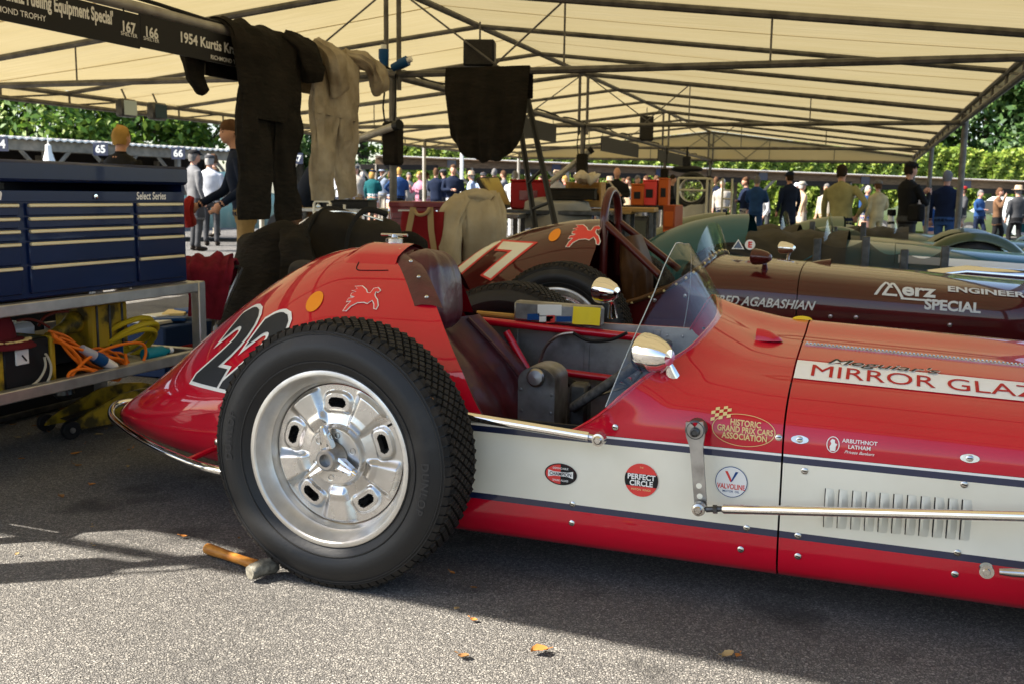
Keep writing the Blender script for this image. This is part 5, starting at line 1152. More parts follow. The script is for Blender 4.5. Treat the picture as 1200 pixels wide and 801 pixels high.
# ------------------------------------------------------------------ things standing between the cars and the far shelters
def pile(name, lab, cat, m, c, rx, ry, z0, z1, seed, folds=7, rz=0., lean=.0, top=.6, dents=.10):
    o_ = thing(name, lab, cat, (c[0], c[1], z0)); mb = MB(); rows = []; N_ = 64; K = 26; cr_, sr_ = math.cos(rz), math.sin(rz)
    for j in range(K+1):
        t = j/K; a = t*PI/2
        if t < .45: q = t/.45; rr = .02+.98*math.sin(q*PI/2)**.9*top; z = z1-(z1-z0)*.16*q**2
        else: q = (t-.45)/.55; rr = top+(1-top)*q**.8; z = z1-(z1-z0)*(.16+.84*q)
        row = []
        for k in range(N_):
            ph = 2*PI*k/N_; f_ = .055*math.sin(ph*folds+seed+1.5*math.sin(ph*2+seed))*smooth01((t-.3)/.5)+dents*mnoise.noise(Vector((math.cos(ph)*1.4+seed, math.sin(ph)*1.4, t*2.2)))+.035*mnoise.noise(Vector((math.cos(ph)*4+seed, math.sin(ph)*4, t*6)))
            x, y = math.cos(ph)*rx*rr*(1+f_), math.sin(ph)*ry*rr*(1+f_)
            row.append(Vector((c[0]+x*cr_-y*sr_+lean*(z-z0), c[1]+x*sr_+y*cr_, z+.12*(z1-z0)*mnoise.noise(Vector((x*4+seed, y*4, 0)))*(1-t*.8)+.015*math.sin(ph*5+seed)*(t > .97))))
        rows.append(row)
    mb.grid(rows[::-1], cv=True); mb.build('cloth', m, o_, 75); return o_
def chair(lab, x, y, rz, m_):
    c = thing('folding_chair', lab, 'chair', (x, y, 0), rz); 
    mb = MB(); mb.box((0,0,.44), (.42,.40,.03), b=.01); mb.build('seat', m_, c, local=True); mb = MB(); mb.box((0,.10,.70), (.30,.025,.20), b=.01); mb.build('backrest', m_, c, local=True)
    for sx in (-.19,.19):
        for a, b in (((sx,-.18,0),(sx,-.18,.43)), ((sx*.7,.12,0),(sx*.7,.10,.78))): mb = MB(); mb.tube([a, b], .012, 8); mb.build('leg', M['steel'], c, local=True)
    return c
M['redcloth'] = mat('red_cloth', (.17,.008,.022), .95, col2=(.11,.005,.014), scale=20, bump=.003, bscale=60)
M['brownbag'] = mat('dark_brown_canvas', (.028,.023,.016), .9, col2=(.018,.015,.011), scale=6, bump=.004, bscale=20)
chair('folding chair under the long black coat behind the tail of the red car', -3.28, 4.78, 2.6, M['black'])
pile('black_coat', 'long black coat draped over a folding chair beside the red cloth', 'coat', M['blackcloth'], (-3.26,4.80), .40, .30, .22, .90, 1, 6, 2.7)
pile('kit_bag', 'bulky dark brown kit bag on the pile behind the red car tail', 'bag', M['brownbag'], (-2.98,5.15), .36, .26, .30, .955, 4, 4, .3, top=.8)
pile('black_cover', 'low black cover heaped in front of the red tool chest', 'cover', M['blackcloth'], (-2.98,5.75), .28, .24, .25, .84, 8, 5, 0, top=.75)
_kb = bpy.data.objects['kit_bag']
for s_ in (-.12,.14):
    mb = MB(); mb.tube(crom([(-2.98+s_-.02,4.86,.55),(-2.98+s_,4.90,.86),(-2.98+s_+.02,5.05,.985),(-2.98+s_+.03,5.3,.96)], 20), .018, 8, flat=.4); mb.build('strap', mat('black_webbing', (.015,.014,.012), .8), _kb)
mb = MB(); mb.tube(crom([(-3.26,5.06,.90),(-3.1,5.02,.965),(-2.9,5.02,.975),(-2.72,5.08,.93)], 20), .006, 6); mb.build('zip', M['dullchrome'], _kb)
_bc = bpy.data.objects['black_coat']
mb = MB(); cloth(mb, [(-3.02,4.62,.88),(-2.93,4.52,.74),(-2.94,4.46,.52),(-2.98,4.45,.34)], [.13,.15,.14,.12], [.09,.10,.09,.08], (1,.3,0), 26, .03, 9, 41, fold=(.010,7)); mb.build('sleeve', M['blackcloth'], _bc, 75)
pile('grey_cushion', 'small dark grey cushion propped against the black coat', 'cushion', mat('dark_grey_cloth', (.045,.042,.04), .9), (-2.72,4.35), .16, .12, .42, .74, 12, 3, .4, top=.8, dents=.05)
st_ = thing('camp_stool', 'small camp stool under the red cloth behind the tail', 'stool', (-3.30,4.28,0))
for a, b in (((-3.42,4.18,0),(-3.18,4.38,.69)), ((-3.18,4.18,0),(-3.36,4.34,.69)), ((-3.42,4.38,0),(-3.18,4.18,.69)), ((-3.18,4.38,0),(-3.36,4.20,.69))): mb = MB(); mb.tube([a, b], .010, 6); mb.build('leg', M['steel'], st_)
mb = MB(); mb.box((-3.27,4.26,.695), (.20,.18,.02), b=.006); mb.build('seat', M['black'], st_)
rc = thing('red_cloth', 'crumpled crimson cloth hanging over the camp stool beside the tool chest', 'cloth', (-3.25,4.2,.46))
mb = MB(); cloth(mb, [(-3.33,4.36,.60),(-3.31,4.33,.70),(-3.28,4.25,.735),(-3.22,4.15,.69),(-3.20,4.12,.58),(-3.21,4.11,.45)], [.16,.20,.24,.25,.22,.15], [.03,.035,.04,.04,.035,.025], (1,.35,0), 40, .022, 11, 8, .7, fold=(.014, 9)); mb.build('sheet', M['redcloth'], rc, 75)
# red tool chest on a cabinet, red bag, beige jacket
M['redmetal'] = mat('dark_red_enamel', (.16,.008,.010), .35, coat=.5)
rt = thing('red_tool_chest', 'dark red metal tool chest with narrow drawers behind the red car headrest', 'tool chest', (-3.07,6.62,0)); R = Matrix.Rotation(.16, 3, 'Z'); o = Vector((-3.07,6.62,0)); pl_ = lambda x, y, z: o+R @ Vector((x, y, z))
mb = MB(); mb.box(pl_(0,0,.845), (.66,.34,.36), R, b=.008); mb.build('cabinet', M['redmetal'], rt); mb = MB(); mb.box(pl_(0,.0,1.005), (.68,.36,.045), R, b=.008); mb.build('lid', M['redmetal'], rt)
for k in range(6): mb = MB(); mb.box(pl_(-.06,-.176,.925-k*.047), (.50,.012,.040), R, b=.004); d_ = mb.build('drawer', M['redmetal'], rt); mb = MB(); mb.box(pl_(-.06,-.185,.942-k*.047), (.48,.008,.007), R); mb.build('pull', M['redmetal'], d_)
mb = MB(); mb.box(pl_(-.22,-.183,.962), (.09,.004,.012), R); mb.build('badge', M['silverlet'], rt); mb = MB(); mb.lathe([(.008,0),(.008,.006),(.0002,.007)], 10, axis_frame(pl_(.02,-.181,.96), R @ Vector((0,-1,0)))); mb.build('lock', M['chrome'], rt)
mb = MB(); mb.box(pl_(0,.0,.36), (.66,.36,.58), R, b=.01); mb.build('roller_cabinet', M['redmetal'], rt)
for x in (-.28,.28):
    for y in (-.13,.13): mb = MB(); mb.ball(pl_(x,y,.036), (.02,.036,.036), 10, 8, R); mb.build('castor', M['black'], rt)
rb = thing('red_bag', 'red canvas bag with two tan straps in front of the red tool chest', 'bag', (-2.72,6.42,.3)); bo = onY(493, 272, 6.27); mb = MB(); rows = []
for i in range(13):
    t = i/12; z = .40+.56*t; w_ = .19*(1-.18*t**2); rows.append([Vector((bo.x+w_*math.copysign(abs(math.cos(q))**.6, math.cos(q)), 6.31+.09*(1-.4*t)*math.copysign(abs(math.sin(q))**.6, math.sin(q))+.01*mnoise.noise(Vector((q*2,t*5,0))), z)) for q in [2*PI*k/28 for k in range(28)]])
mb.grid(rows, cv=True); mb.add(rows[-1], [tuple(range(28))]); mb.build('bag_body', mat('red_canvas', (.20,.008,.010), .85, bump=.004, scale=18), rb, 70); tan = mat('tan_webbing', (.36,.25,.12), .9)
for a, b in (((484,243),(477,296)),((504,243),(509,296))):
    A, B = onY(a[0], a[1], 6.205), onY(b[0], b[1], 6.205); mb = MB(); n_ = Vector((.022,0,0)); mb.grid([[A-n_, A+n_], [(A+B)/2-n_+Vector((0,-.02,0)), (A+B)/2+n_+Vector((0,-.02,0))], [B-n_, B+n_]]); mb.grid([[A-n_+Vector((0,.004,0)), A+n_+Vector((0,.004,0))], [(A+B)/2-n_+Vector((0,-.016,0)), (A+B)/2+n_+Vector((0,-.016,0))], [B-n_+Vector((0,.004,0)), B+n_+Vector((0,.004,0))]]); mb.build('strap', tan, rb, 60)
mb = MB(); mb.tube(crom([onY(486,247,6.20), onY(490,252,6.18), onY(498,251,6.18), onY(504,244,6.20)], 14), .012, 8); mb.build('strap_loop', tan, rb)
jm = mat('beige_jacket_cloth', (.44,.37,.25), .92, col2=(.34,.28,.18), scale=6, bump=.006, bscale=14)
jt = thing('beige_jacket', 'beige jacket hung over the end of the red tool chest', 'jacket', tuple(onY(552, 300, 6.4))); J = lambda a, b, y=6.45: onY(a, b, y)
mb = MB(); cloth(mb, [J(559,229,6.62), J(561,235,6.50), J(567,256,6.42), J(569,280,6.42), J(569,306,6.44)], [.22,.30,.31,.32,.33], [.06,.09,.08,.07,.06], (1,.1,0), 44, .016, 8, 5, .55, fold=(.013, 11)); mb.build('jacket_body', jm, jt, 75)
mb = MB(); cloth(mb, [J(546,250,6.54), J(545,280,6.52), J(545,315,6.52)], [.12,.16,.16], [.03,.03,.03], (1,.1,0), 20, .008, 9, 6); mb.build('gap_shade', M['blackcloth'], jt, 75)  # black sheet standing in for the shaded gap between sleeve and body
mb = MB(); cloth(mb, [J(543,232,6.48), J(530,252,6.36), J(527,284,6.30), J(532,322,6.28)], [.16,.19,.16,.12], [.08,.09,.08,.07], (1,.1,0), 28, .016, 9, 15); mb.build('sleeve', jm, jt, 75)
mb = MB(); cloth(mb, [J(545,232,6.52), J(563,229,6.5), J(578,235,6.50)], [.10,.13,.10], [.08,.09,.07], (0,1,.2), 20, .010, 12, 19); mb.build('collar', jm, jt, 75)
# benches and boxes behind the maroon tail
M['wood'] = mat('pale_wood', (.42,.25,.085), .6, col2=(.32,.18,.06), scale=8, stretch=(1,1,8)); M['carton'] = mat('kraft_card', (.34,.21,.08), .8)
def bench(lab, c, w_, d_, h, m_top, rz=0., shelf=True):
    b = thing('workbench', lab, 'bench', (c[0], c[1], c[2] if len(c) > 2 else 0), rz); mb = MB(); mb.box((0,0,h-.02), (w_,d_,.04), b=.006); mb.build('bench_top', m_top, b, local=True)
    for sx in (-1, 1):
        for sy in (-1, 1): mb = MB(); mb.box((sx*(w_/2-.03),sy*(d_/2-.03),(h-.04)/2), (.035,.035,h-.04), b=.004); mb.build('leg', M['darksteel'], b, local=True)
    if shelf: mb = MB(); mb.box((0,0,h*.45), (w_-.08,d_-.08,.02)); mb.build('shelf', M['darksteel'], b, local=True)
    return b
def box_thing(name, lab, cat, c, d, m_, rz=0., lid=None, extra=None):
    b = thing(name, lab, cat, c, rz); mb = MB(); mb.box((0,0,d[2]/2), d, b=min(d)*.06); mb.build('body', m_, b, local=True); mb = MB(); mb.box((0,0,d[2]+.008), (d[0]*1.03,d[1]*1.03,.016), b=.004); mb.build('lid', lid or m_, b, local=True); mb = MB(); mb.box((0,-d[1]/2-.003,d[2]*.5), (d[0]*.5,.006,d[2]*.35), b=.002); mb.build('label_panel', extra or M['white'], b, local=True); return b
c1 = far(640, 246, 8.6); bench('dark steel workbench behind the maroon tail under the pale prop pole', (c1.x, c1.y, 0), 1.15, .55, c1.z, M['darksteel'], .2)
c2 = far(590, 250, 8.2); bench('small steel side bench below the framed picture', (c2.x-.05, c2.y, 0), .42, .45, c2.z, M['steel'], .2)
c3 = far(690, 245, 8.9); bench('wooden topped bench beside the roll hoop of the maroon car', (c3.x+.05, c3.y+.1, 0), .66, .5, c3.z, M['wood'], .15); c4 = far(722, 243, 8.9); bench('narrow wooden bench with a pale top next to the wooden crate', (c4.x+.17, c4.y+.1, 0), .34, .5, c4.z, M['wood'], .15)
p = far(686, 243, 8.85); cr2 = thing('open_crate', 'open wooden crate with crumpled paper on the wooden bench', 'crate', tuple(p), .15); wd = M['wood']
for c_, d_ in (((0,.16,.11),(.30,.015,.22)), ((-.15,0,.11),(.015,.32,.22)), ((.15,0,.11),(.015,.32,.22)), ((0,0,.01),(.30,.32,.02)), ((0,-.16,.03),(.30,.015,.06))): mb = MB(); mb.box(c_, d_, b=.003); mb.build('board', wd, cr2, local=True)
for k, (x, h, m_) in enumerate(((-.09,.13,'pegasus'),(-.03,.16,'black'),(.04,.12,'yellow'),(.10,.15,'darksteel'))): mb = MB(); mb.lathe([(.0002,.02),(.026,.02),(.026,h*.75),(.012,h*.85),(.012,h),(.0002,h)], 14, Matrix.Translation((x,-.06,0))); mb.build('bottle', M[m_], cr2, local=True)
mb = MB(); mb.ball((0,.02,.255), (.11,.11,.045), 26, 14); mb.v = [tuple(Vector(v)*(1+.0)+Vector(v).normalized()*.06*mnoise.noise(Vector(v)*24)) for v in mb.v]; mb.build('paper', mat('crumpled_paper', (.55,.47,.34), .9), cr2, local=True)
p = onY(597, 238, 8.3); fp = thing('framed_picture', 'framed yellow picture of a car propped up on the small steel bench', 'picture', tuple(p), 0)
Pq = [onY(563,207,8.0), onY(583,207,8.35), onY(599,243,8.3), onY(573,241,7.95)]; Pq = [onY(560,208,8.1), onY(584,207,8.5), onY(600,242,8.45), onY(578,242,8.05)]
nrm = (Pq[1]-Pq[0]).cross(Pq[3]-Pq[0]).normalized(); nrm = nrm if nrm.y < 0 else -nrm
mb = MB(); mb.add([v for v in Pq]+[v-nrm*.03 for v in Pq], [(0,3,2,1),(4,5,6,7),(0,1,5,4),(1,2,6,5),(2,3,7,6),(3,0,4,7)]); mb.build('frame', M['black'], fp, 0)
ce = sum(Pq, Vector())/4; mb = MB(); mb.add([ce+(v-ce)*.90+nrm*.004 for v in Pq], [(0,3,2,1)]); mb.build('print', mat('yellow_print', (.48,.36,.08), .5, col2=(.10,.05,.02), scale=5, contrast=(.50,.60)), fp, 0)
p = far(575, 262, 8.0); box_thing('red_label_box', 'small white box with a red panel under the framed picture', 'box', (c2.x-.06,c2.y-.05,c2.z*.45+.01), (.20,.2,.10), M['white'], .2, extra=M['pegasus']); box_thing('oil_tin', 'red and grey oil tin on the shelf of the small steel bench', 'tin', (c2.x+.12,c2.y-.08,c2.z*.45+.01), (.11,.11,.17), M['pegasus'], .2, M['steel'], M['silverlet'])
p = far(655, 245, 8.5); pile('grey_dust_sheet', 'grey dust sheet bundled on the dark steel workbench', 'sheet', mat('grey_sheet', (.30,.28,.24), .9), (p.x-.02,p.y), .30, .20, c1.z-.16, c1.z+.10, 6, 7, .2, top=.9)
box_thing('brown_case', 'flat dark case lying on the grey dust sheet', 'case', (p.x+.1,p.y+.05,c1.z+.09), (.40,.26,.08), M['brownbag'], .2, extra=M['brownbag'])
box_thing('red_crate', 'red plastic crate on the bench behind the prop pole', 'crate', (c1.x-.2,c1.y+.15,c1.z+.001), (.32,.26,.24), mat('red_plastic', (.32,.012,.012), .5), .2, extra=M['redmetal'])
# black step ladder
ld = thing('step_ladder', 'tall black folded step ladder leaning beside the black drape', 'ladder', tuple(onZ(640, 300, 0))); L1a, L1b = onY(618,114,7.55), onY(652,270,7.0); L2a, L2b = onY(610,150,7.9), onY(628,270,7.5)
for A, B in ((L1a, L1b), (L2a, L2b)): D_ = B+(B-A).normalized()*((B.z-.0)/abs((B-A).normalized().z)); mb = MB(); mb.tube([A, D_], .024, 8); mb.build('rail', M['black'], ld)
for t in (.55,.8,1.05,1.3): a_, b_ = L1a+(L1b-L1a)*t, L2a+(L2b-L2a)*t; mb = MB(); mb.tube([a_, b_], .014, 6); mb.build('rung', M['black'], ld)
# orange boxes and the spare wheel rack
om = mat('orange_plastic', (.50,.10,.015), .5); p = far(760, 241, 10.2); bench('black topped bench carrying the orange boxes', (p.x+.02,p.y,0), .55, .5, p.z, M['black'], .1)
for lab, (px, py), d_, m_ in (('tall orange box with a dark window on the black topped bench', (748,240), (.13,.2,.20), om), ('dull red box in the middle of the black topped bench', (762,240), (.14,.2,.24), M['pegasus']), ('orange box stack at the right end of the black topped bench', (778,241), (.10,.2,.26), om)):
    q = far(px, py, 10.1); box_thing('orange_box' if 'orange box' in lab else 'red_box', lab, 'box', (q.x,q.y,p.z+.001), d_, m_, .1, extra=M['black'])
q = far(786, 262, 10.0); tb = thing('orange_cabinet', 'tall narrow orange cabinet standing beside the black topped bench', 'cabinet', (q.x,q.y+.1,0)); mb = MB(); mb.box((q.x,q.y+.1,.50), (.12,.4,1.0), b=.01); mb.build('body', mat('rusty_orange', (.30,.055,.012), .5), tb)
for k in range(5): mb = MB(); mb.box((q.x,q.y-.104,.14+k*.18), (.09,.01,.15), b=.004); mb.build('drawer', om, tb)
ck = thing('steel_cupboard', 'dark steel cupboard under the black topped bench', 'cupboard', (p.x-.1,p.y,.0)); mb = MB(); mb.box((p.x-.1,p.y-.02,.45), (.30,.36,.86), b=.01); mb.build('body', M['darksteel'], ck); mb = MB(); mb.box((p.x-.1,p.y-.205,.45), (.26,.012,.78), b=.004); mb.build('door', mat('grey_green', (.09,.095,.08), .5), ck)
rk = thing('wheel_rack', 'cream tube rack on wheels holding the spare wheel', 'rack', tuple(far(803, 262, 17))); cmt = mat('cream_tube', (.52,.48,.36), .5); F0 = far(795, 209, 17); F1 = far(829, 209, 17.1); zb = .25
for P_ in (F0, F1):
    for dy in (0,.45): mb = MB(); mb.tube([P_+Vector((0,dy,0)), Vector((P_.x,P_.y+dy,.02))], .022, 8); mb.build('upright', cmt, rk)
for z in (F0.z, F0.z-.20, .40, .12):
    for dy in (0,.45): mb = MB(); mb.tube([Vector((F0.x,F0.y+dy,z)), Vector((F1.x,F1.y+dy,z))], .020, 8); mb.build('cross_bar', cmt, rk)
G0 = F1+Vector((.22,.3,0)); 
for dx in (0,.16): mb = MB(); mb.tube([G0+Vector((dx,0,0)), Vector((G0.x+dx,G0.y,.02))], .018, 8); mb.build('upright', cmt, rk)
for z in (1.2,1.05,.9,.6): mb = MB(); mb.tube([Vector((G0.x,G0.y,z)), Vector((G0.x+.16,G0.y,z))], .014, 6); mb.build('rung', cmt, rk)
mb = MB(); mb.tube([Vector((F1.x,F1.y+.3,1.2)), G0], .014, 6); mb.build('tie_bar', cmt, rk)
sw_ = thing('spare_wheel', 'spare racing wheel with a black tyre held in the cream rack', 'wheel', (0,0,0)); w0 = far(811, 223, 17.3); sw_.location = w0-Vector((0,0,.3)); ORIG[sw_] = sw_.location.copy()
t = MB(); Mx = axis_frame(w0, (0,-1,0), (1,0,0)); k_ = .86; t.lathe([(a*k_, b*k_) for a, b in [(.236,.075),(.262,.092),(.305,.108),(.340,.092),(.3625,.078),(.3675,0),(.3625,-.078),(.31,-.108),(.25,-.085)]], 48, Mx); t.build('tyre', M['rubber'], sw_); t = MB(); t.lathe([(.24*k_,.07),(.245*k_,.085),(.235*k_,.088),(.2,.03),(.19,0)], 40, Mx); t.build('rim', M['rim'], sw_)
for k in range(18): a = 2*PI*k/18; t = MB(); t.tube([Mx @ Vector((.2*math.cos(a),.2*math.sin(a),.0)), Mx @ Vector((.04*math.cos(a+.5),.04*math.sin(a+.5),.06))], .004, 5); t.build('spoke', M['rim'], sw_)
t = MB(); t.lathe([(.0002,.09),(.04,.08),(.045,.0)], 16, Mx); t.build('hub', M['darksteel'], sw_)
pile('white_dust_sheet', 'pale dust sheet heaped under the spare wheel', 'sheet', mat('pale_sheet', (.36,.34,.29), .9), (w0.x+.05,w0.y+.05), .26, .22, .45, .98, 14, 8, 0, top=.8)
bd = thing('black_box_light', 'black work lamp hung on the last centre post above the spare wheel', 'lamp', tuple(far(806, 197, 18.2))); q = far(805, 190, 18.2); mb = MB(); mb.box(q, (.14,.12,.20), b=.02); mb.build('housing', M['black'], bd); mb = MB(); mb.tube([q+Vector((0,0,.1)), Vector((q.x,q.y,1.98))], .02, 8); mb.build('stalk', M['black'], bd); mb = MB(); mb.ball(q-Vector((0,0,.13)), (.30,.16,.07), 18, 8); mb.build('hood', M['black'], bd)
# bench on the left beyond the coats
p = far(415, 244, 10.0); bench('grey table covered with small parts beyond the dark kit bag', (p.x-.1,p.y,0), .75, .5, p.z, M['steel'], .2); q = far(398, 243, 9.9); box_thing('black_tray', 'black plastic tray on the grey table', 'tray', (q.x+.12,q.y,p.z+.001), (.46,.3,.07), M['black'], .2, extra=M['black'])
q = far(378, 262, 9.3); wsn = thing('white_stool', 'white tube stool standing left of the grey table', 'stool', (q.x,q.y,0)); hh = far(378,236,9.3).z
for dx in (-.09,.09):
    mb = MB(); mb.tube([(q.x+dx,q.y,0),(q.x+dx,q.y,hh-.03)], .013, 8); mb.build('leg', M['white'], wsn)
    mb = MB(); mb.tube([(q.x+dx,q.y+.25,0),(q.x+dx,q.y+.25,hh-.03)], .013, 8); mb.build('leg', M['white'], wsn)
mb = MB(); mb.tube([(q.x-.09,q.y,hh-.03),(q.x-.07,q.y,hh),(q.x+.07,q.y,hh),(q.x+.09,q.y,hh-.03)], .013, 8); mb.build('top_bar', M['white'], wsn)
q = far(430, 250, 9.0); box_thing('blue_folder', 'pale blue folder leaning on the dark table edge', 'folder', (q.x-.1,q.y,.70), (.24,.2,.10), mat('pale_blue', (.16,.26,.48), .6), .5, extra=mat('pale_blue2', (.16,.26,.48), .6))
# ------------------------------------------------------------------ hedge, trees, shelters
def leaf_mat(name, c0, c1, c2, tr=.35):
    m = bpy.data.materials.new(name); m.use_nodes = True; t = m.node_tree; t.nodes.clear(); N = t.nodes.new; L = t.links.new
    g = N('ShaderNodeNewGeometry'); r_ = N('ShaderNodeValToRGB'); e = r_.color_ramp.elements; e[0].color = (*c0, 1); e[1].color = (*c2, 1); q = e.new(.55); q.color = (*c1, 1); L(g.outputs['Random Per Island'], r_.inputs[0])
    d = N('ShaderNodeBsdfPrincipled'); d.inputs['Roughness'].default_value = .5; d.inputs['Specular IOR Level'].default_value = .35; tl_ = N('ShaderNodeBsdfTranslucent'); ms = N('ShaderNodeMixShader'); ms.inputs[0].default_value = tr
    L(r_.outputs[0], d.inputs['Base Color']); L(r_.outputs[0], tl_.inputs[0]); L(d.outputs[0], ms.inputs[1]); L(tl_.outputs[0], ms.inputs[2]); o_ = N('ShaderNodeOutputMaterial'); L(ms.outputs[0], o_.inputs[0]); return m
def leaves(name, C, N_, size, m_, parent, rng, kind=None):
    """C centres (n,3), N_ preferred normals (n,3)"""
    n = len(C); nr = N_+rng.normal(0, .55, (n, 3)); nr /= np.linalg.norm(nr, axis=1)[:, None]+1e-9
    a = rng.normal(0, 1, (n, 3)); a -= nr*(a*nr).sum(1)[:, None]; a /= np.linalg.norm(a, axis=1)[:, None]+1e-9; b = np.cross(nr, a)
    sz = size*rng.uniform(.6, 1.3, (n, 1)); V = np.stack([C-a*sz, C+b*sz*.5+nr*sz*.12, C+a*sz, C-b*sz*.5+nr*sz*.12], 1).reshape(-1, 3)
    o_ = ORIG.get(parent, Vector((0,0,0))); V = V-np.array(o_)
    me = bpy.data.meshes.new(name); me.vertices.add(n*4); me.vertices.foreach_set('co', V.ravel().astype(np.float32)); me.loops.add(n*4); me.loops.foreach_set('vertex_index', np.arange(n*4, dtype=np.int32)); me.polygons.add(n); me.polygons.foreach_set('loop_start', np.arange(0, n*4, 4, dtype=np.int32)); me.update(calc_edges=True); me.materials.append(m_)
    return link(name, me, parent, None, kind)
LM = [leaf_mat('hedge_leaf', (.10,.17,.018), (.20,.29,.035), (.40,.45,.085)), leaf_mat('tree_leaf', (.035,.095,.014), (.10,.20,.025), (.26,.36,.045)), leaf_mat('laurel_leaf', (.025,.075,.018), (.06,.13,.03), (.15,.24,.06))]
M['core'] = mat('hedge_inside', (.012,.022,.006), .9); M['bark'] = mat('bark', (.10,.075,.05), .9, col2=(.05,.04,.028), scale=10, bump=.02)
rng = np.random.default_rng(4)
hd_ = thing('hedge', 'long tall clipped beech hedge behind the open shelter', 'hedge', tuple(far(850, 262, 36)))
A, B = far(455, 240, 37), far(1330, 240, 37); A.z = B.z = 0; dirv = (B-A).normalized(); nv = Vector((dirv.y, -dirv.x, 0)); nv = nv if nv.y < 0 else -nv; Lh = (B-A).length
n = 46000; u = rng.uniform(0, 1, n); zt = 3.1+.10*np.sin(u*37)+.06*np.sin(u*91); face = rng.uniform(0, 1, n) < .86; v = rng.uniform(0, 1, n)
dp = np.where(face, rng.exponential(.07, n)-.06+.10*np.sin(u*120+v*9)+.05*np.sin(u*310-v*17), rng.uniform(0, 1.3, n)); zz = np.where(face, v*zt, zt+rng.normal(0, .05, n))
X_ = A.x+dirv.x*Lh*u-nv.x*dp; Y_ = A.y+dirv.y*Lh*u-nv.y*dp; gz = np.array([ground_z(x, y) for x, y in zip(X_, Y_)]); C = np.stack([X_, Y_, gz+zz], 1)
NN = np.where(face[:, None], np.array([[nv.x, nv.y, .45]]), np.array([[0, 0, 1.]])); leaves('foliage', C, NN, .105, LM[0], hd_, rng, 'stuff')
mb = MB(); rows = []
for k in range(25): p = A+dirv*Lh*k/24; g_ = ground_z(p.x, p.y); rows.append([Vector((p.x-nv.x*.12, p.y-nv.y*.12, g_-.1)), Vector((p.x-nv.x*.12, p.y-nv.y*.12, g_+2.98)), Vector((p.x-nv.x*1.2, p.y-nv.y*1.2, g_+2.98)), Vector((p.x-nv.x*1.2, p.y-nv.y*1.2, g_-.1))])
mb.grid(rows); mb.build('dark_core', M['core'], hd_, 0)  # plain dark box added inside the foliage to block the gaps
def tree(lab, px, D_, ztop, rx, rz_, nleaf, lm_, seed, zc=None, trunk=True, lsize=.15, ncl=70):
    r_ = np.random.default_rng(seed); b = far(px, 240, D_); gz = ground_z(b.x, b.y); t = thing('tree', lab, 'tree', (b.x, b.y, gz)); cz = ztop-rz_
    d = r_.normal(0, 1, (ncl, 3)); d /= np.linalg.norm(d, axis=1)[:, None]; rad_ = r_.uniform(.35, 1, (ncl, 1))**.6; cl = np.array([b.x, b.y, cz])+d*rad_*np.array([rx, rx*.8, rz_])
    which = r_.integers(0, ncl, nleaf); off = r_.normal(0, 1, (nleaf, 3))*np.array([.20*rx, .20*rx, .16*rz_])*r_.uniform(.4, 1.1, (nleaf, 1)); C = cl[which]+off; N_ = (C-np.array([b.x, b.y, cz])); N_ /= np.linalg.norm(N_, axis=1)[:, None]+1e-9; N_ = N_*.6+np.array([-.2,-.3,.6])
    leaves('crown', C, N_, lsize, LM[lm_], t, r_, 'stuff')
    mb = MB(); mb.tube([(b.x,b.y,gz-.1),(b.x+.05,b.y,gz+1.2),(b.x-.05,b.y,cz)], [.24,.17,.10], 10)
    for k in range(9): q = cl[k*7 % ncl]; mb.tube([(b.x,b.y,gz+1.4+.15*k), ((b.x+q[0])/2,(b.y+q[1])/2,(gz+1.9+q[2])/2), tuple(q)], [.08,.05,.02], 6)
    mb.build('trunk', M['bark'], t)
tree('broad green tree behind the shelter with number 65', 40, 36, 7.0, 4.2, 2.9, 9000, 1, 1, ncl=60); tree('bright green tree over the roof between numbers 65 and 66', 150, 38, 7.2, 3.6, 2.9, 8000, 1, 2, ncl=55)
tree('thin edged tree beside the gap of open sky', 226, 40, 6.6, 2.4, 2.3, 4200, 1, 3, ncl=34); tree('dark tree seen between the black and the cream overalls', 352, 40, 6.4, 1.7, 2.4, 3600, 2, 4, ncl=34)
tree('small airy tree beside the first marquee post', 428, 44, 4.9, 1.9, 1.2, 1700, 1, 5, ncl=26, lsize=.13)
tree('dark glossy evergreen tree rising behind the right end of the hedge', 1150, 42, 9.0, 3.6, 4.2, 11000, 2, 6, ncl=70, lsize=.17); tree('dense evergreen tree leaning over the hedge top', 1235, 41, 9.5, 3.8, 4.4, 11000, 2, 7, ncl=70, lsize=.17); tree('yellowish green tree behind the marquee corner', 1068, 44, 6.8, 2.6, 2.6, 6000, 0, 8, ncl=44, lsize=.15)
tree('green tree far behind the left shelter end', -70, 37, 7.5, 4.0, 3.2, 6000, 1, 9, ncl=50)
# low dark hedge at the left
h2 = thing('low_hedge', 'dark low hedge below the small airy tree', 'hedge', tuple(far(405, 235, 42))); A2, B2 = far(340, 240, 42), far(475, 240, 42); n = 3500; u = rng.uniform(0, 1, n); C = np.stack([A2.x+(B2.x-A2.x)*u, A2.y+(B2.y-A2.y)*u+rng.normal(0,.12,n), .3+rng.uniform(0, 2.1, n)], 1); leaves('foliage', C, np.tile(np.array([[.0,-1,.5]]), (n, 1)), .12, LM[2], h2, rng, 'stuff'); mb = MB(); mb.box(((A2.x+B2.x)/2,(A2.y+B2.y)/2+.5,1.25), ((B2-A2).length,.8,2.2), Matrix.Rotation(math.atan2(B2.y-A2.y, B2.x-A2.x), 3, 'Z')); mb.build('dark_core', M['core'], h2, 0)  # the dark box inside this hedge is added to fill its gaps
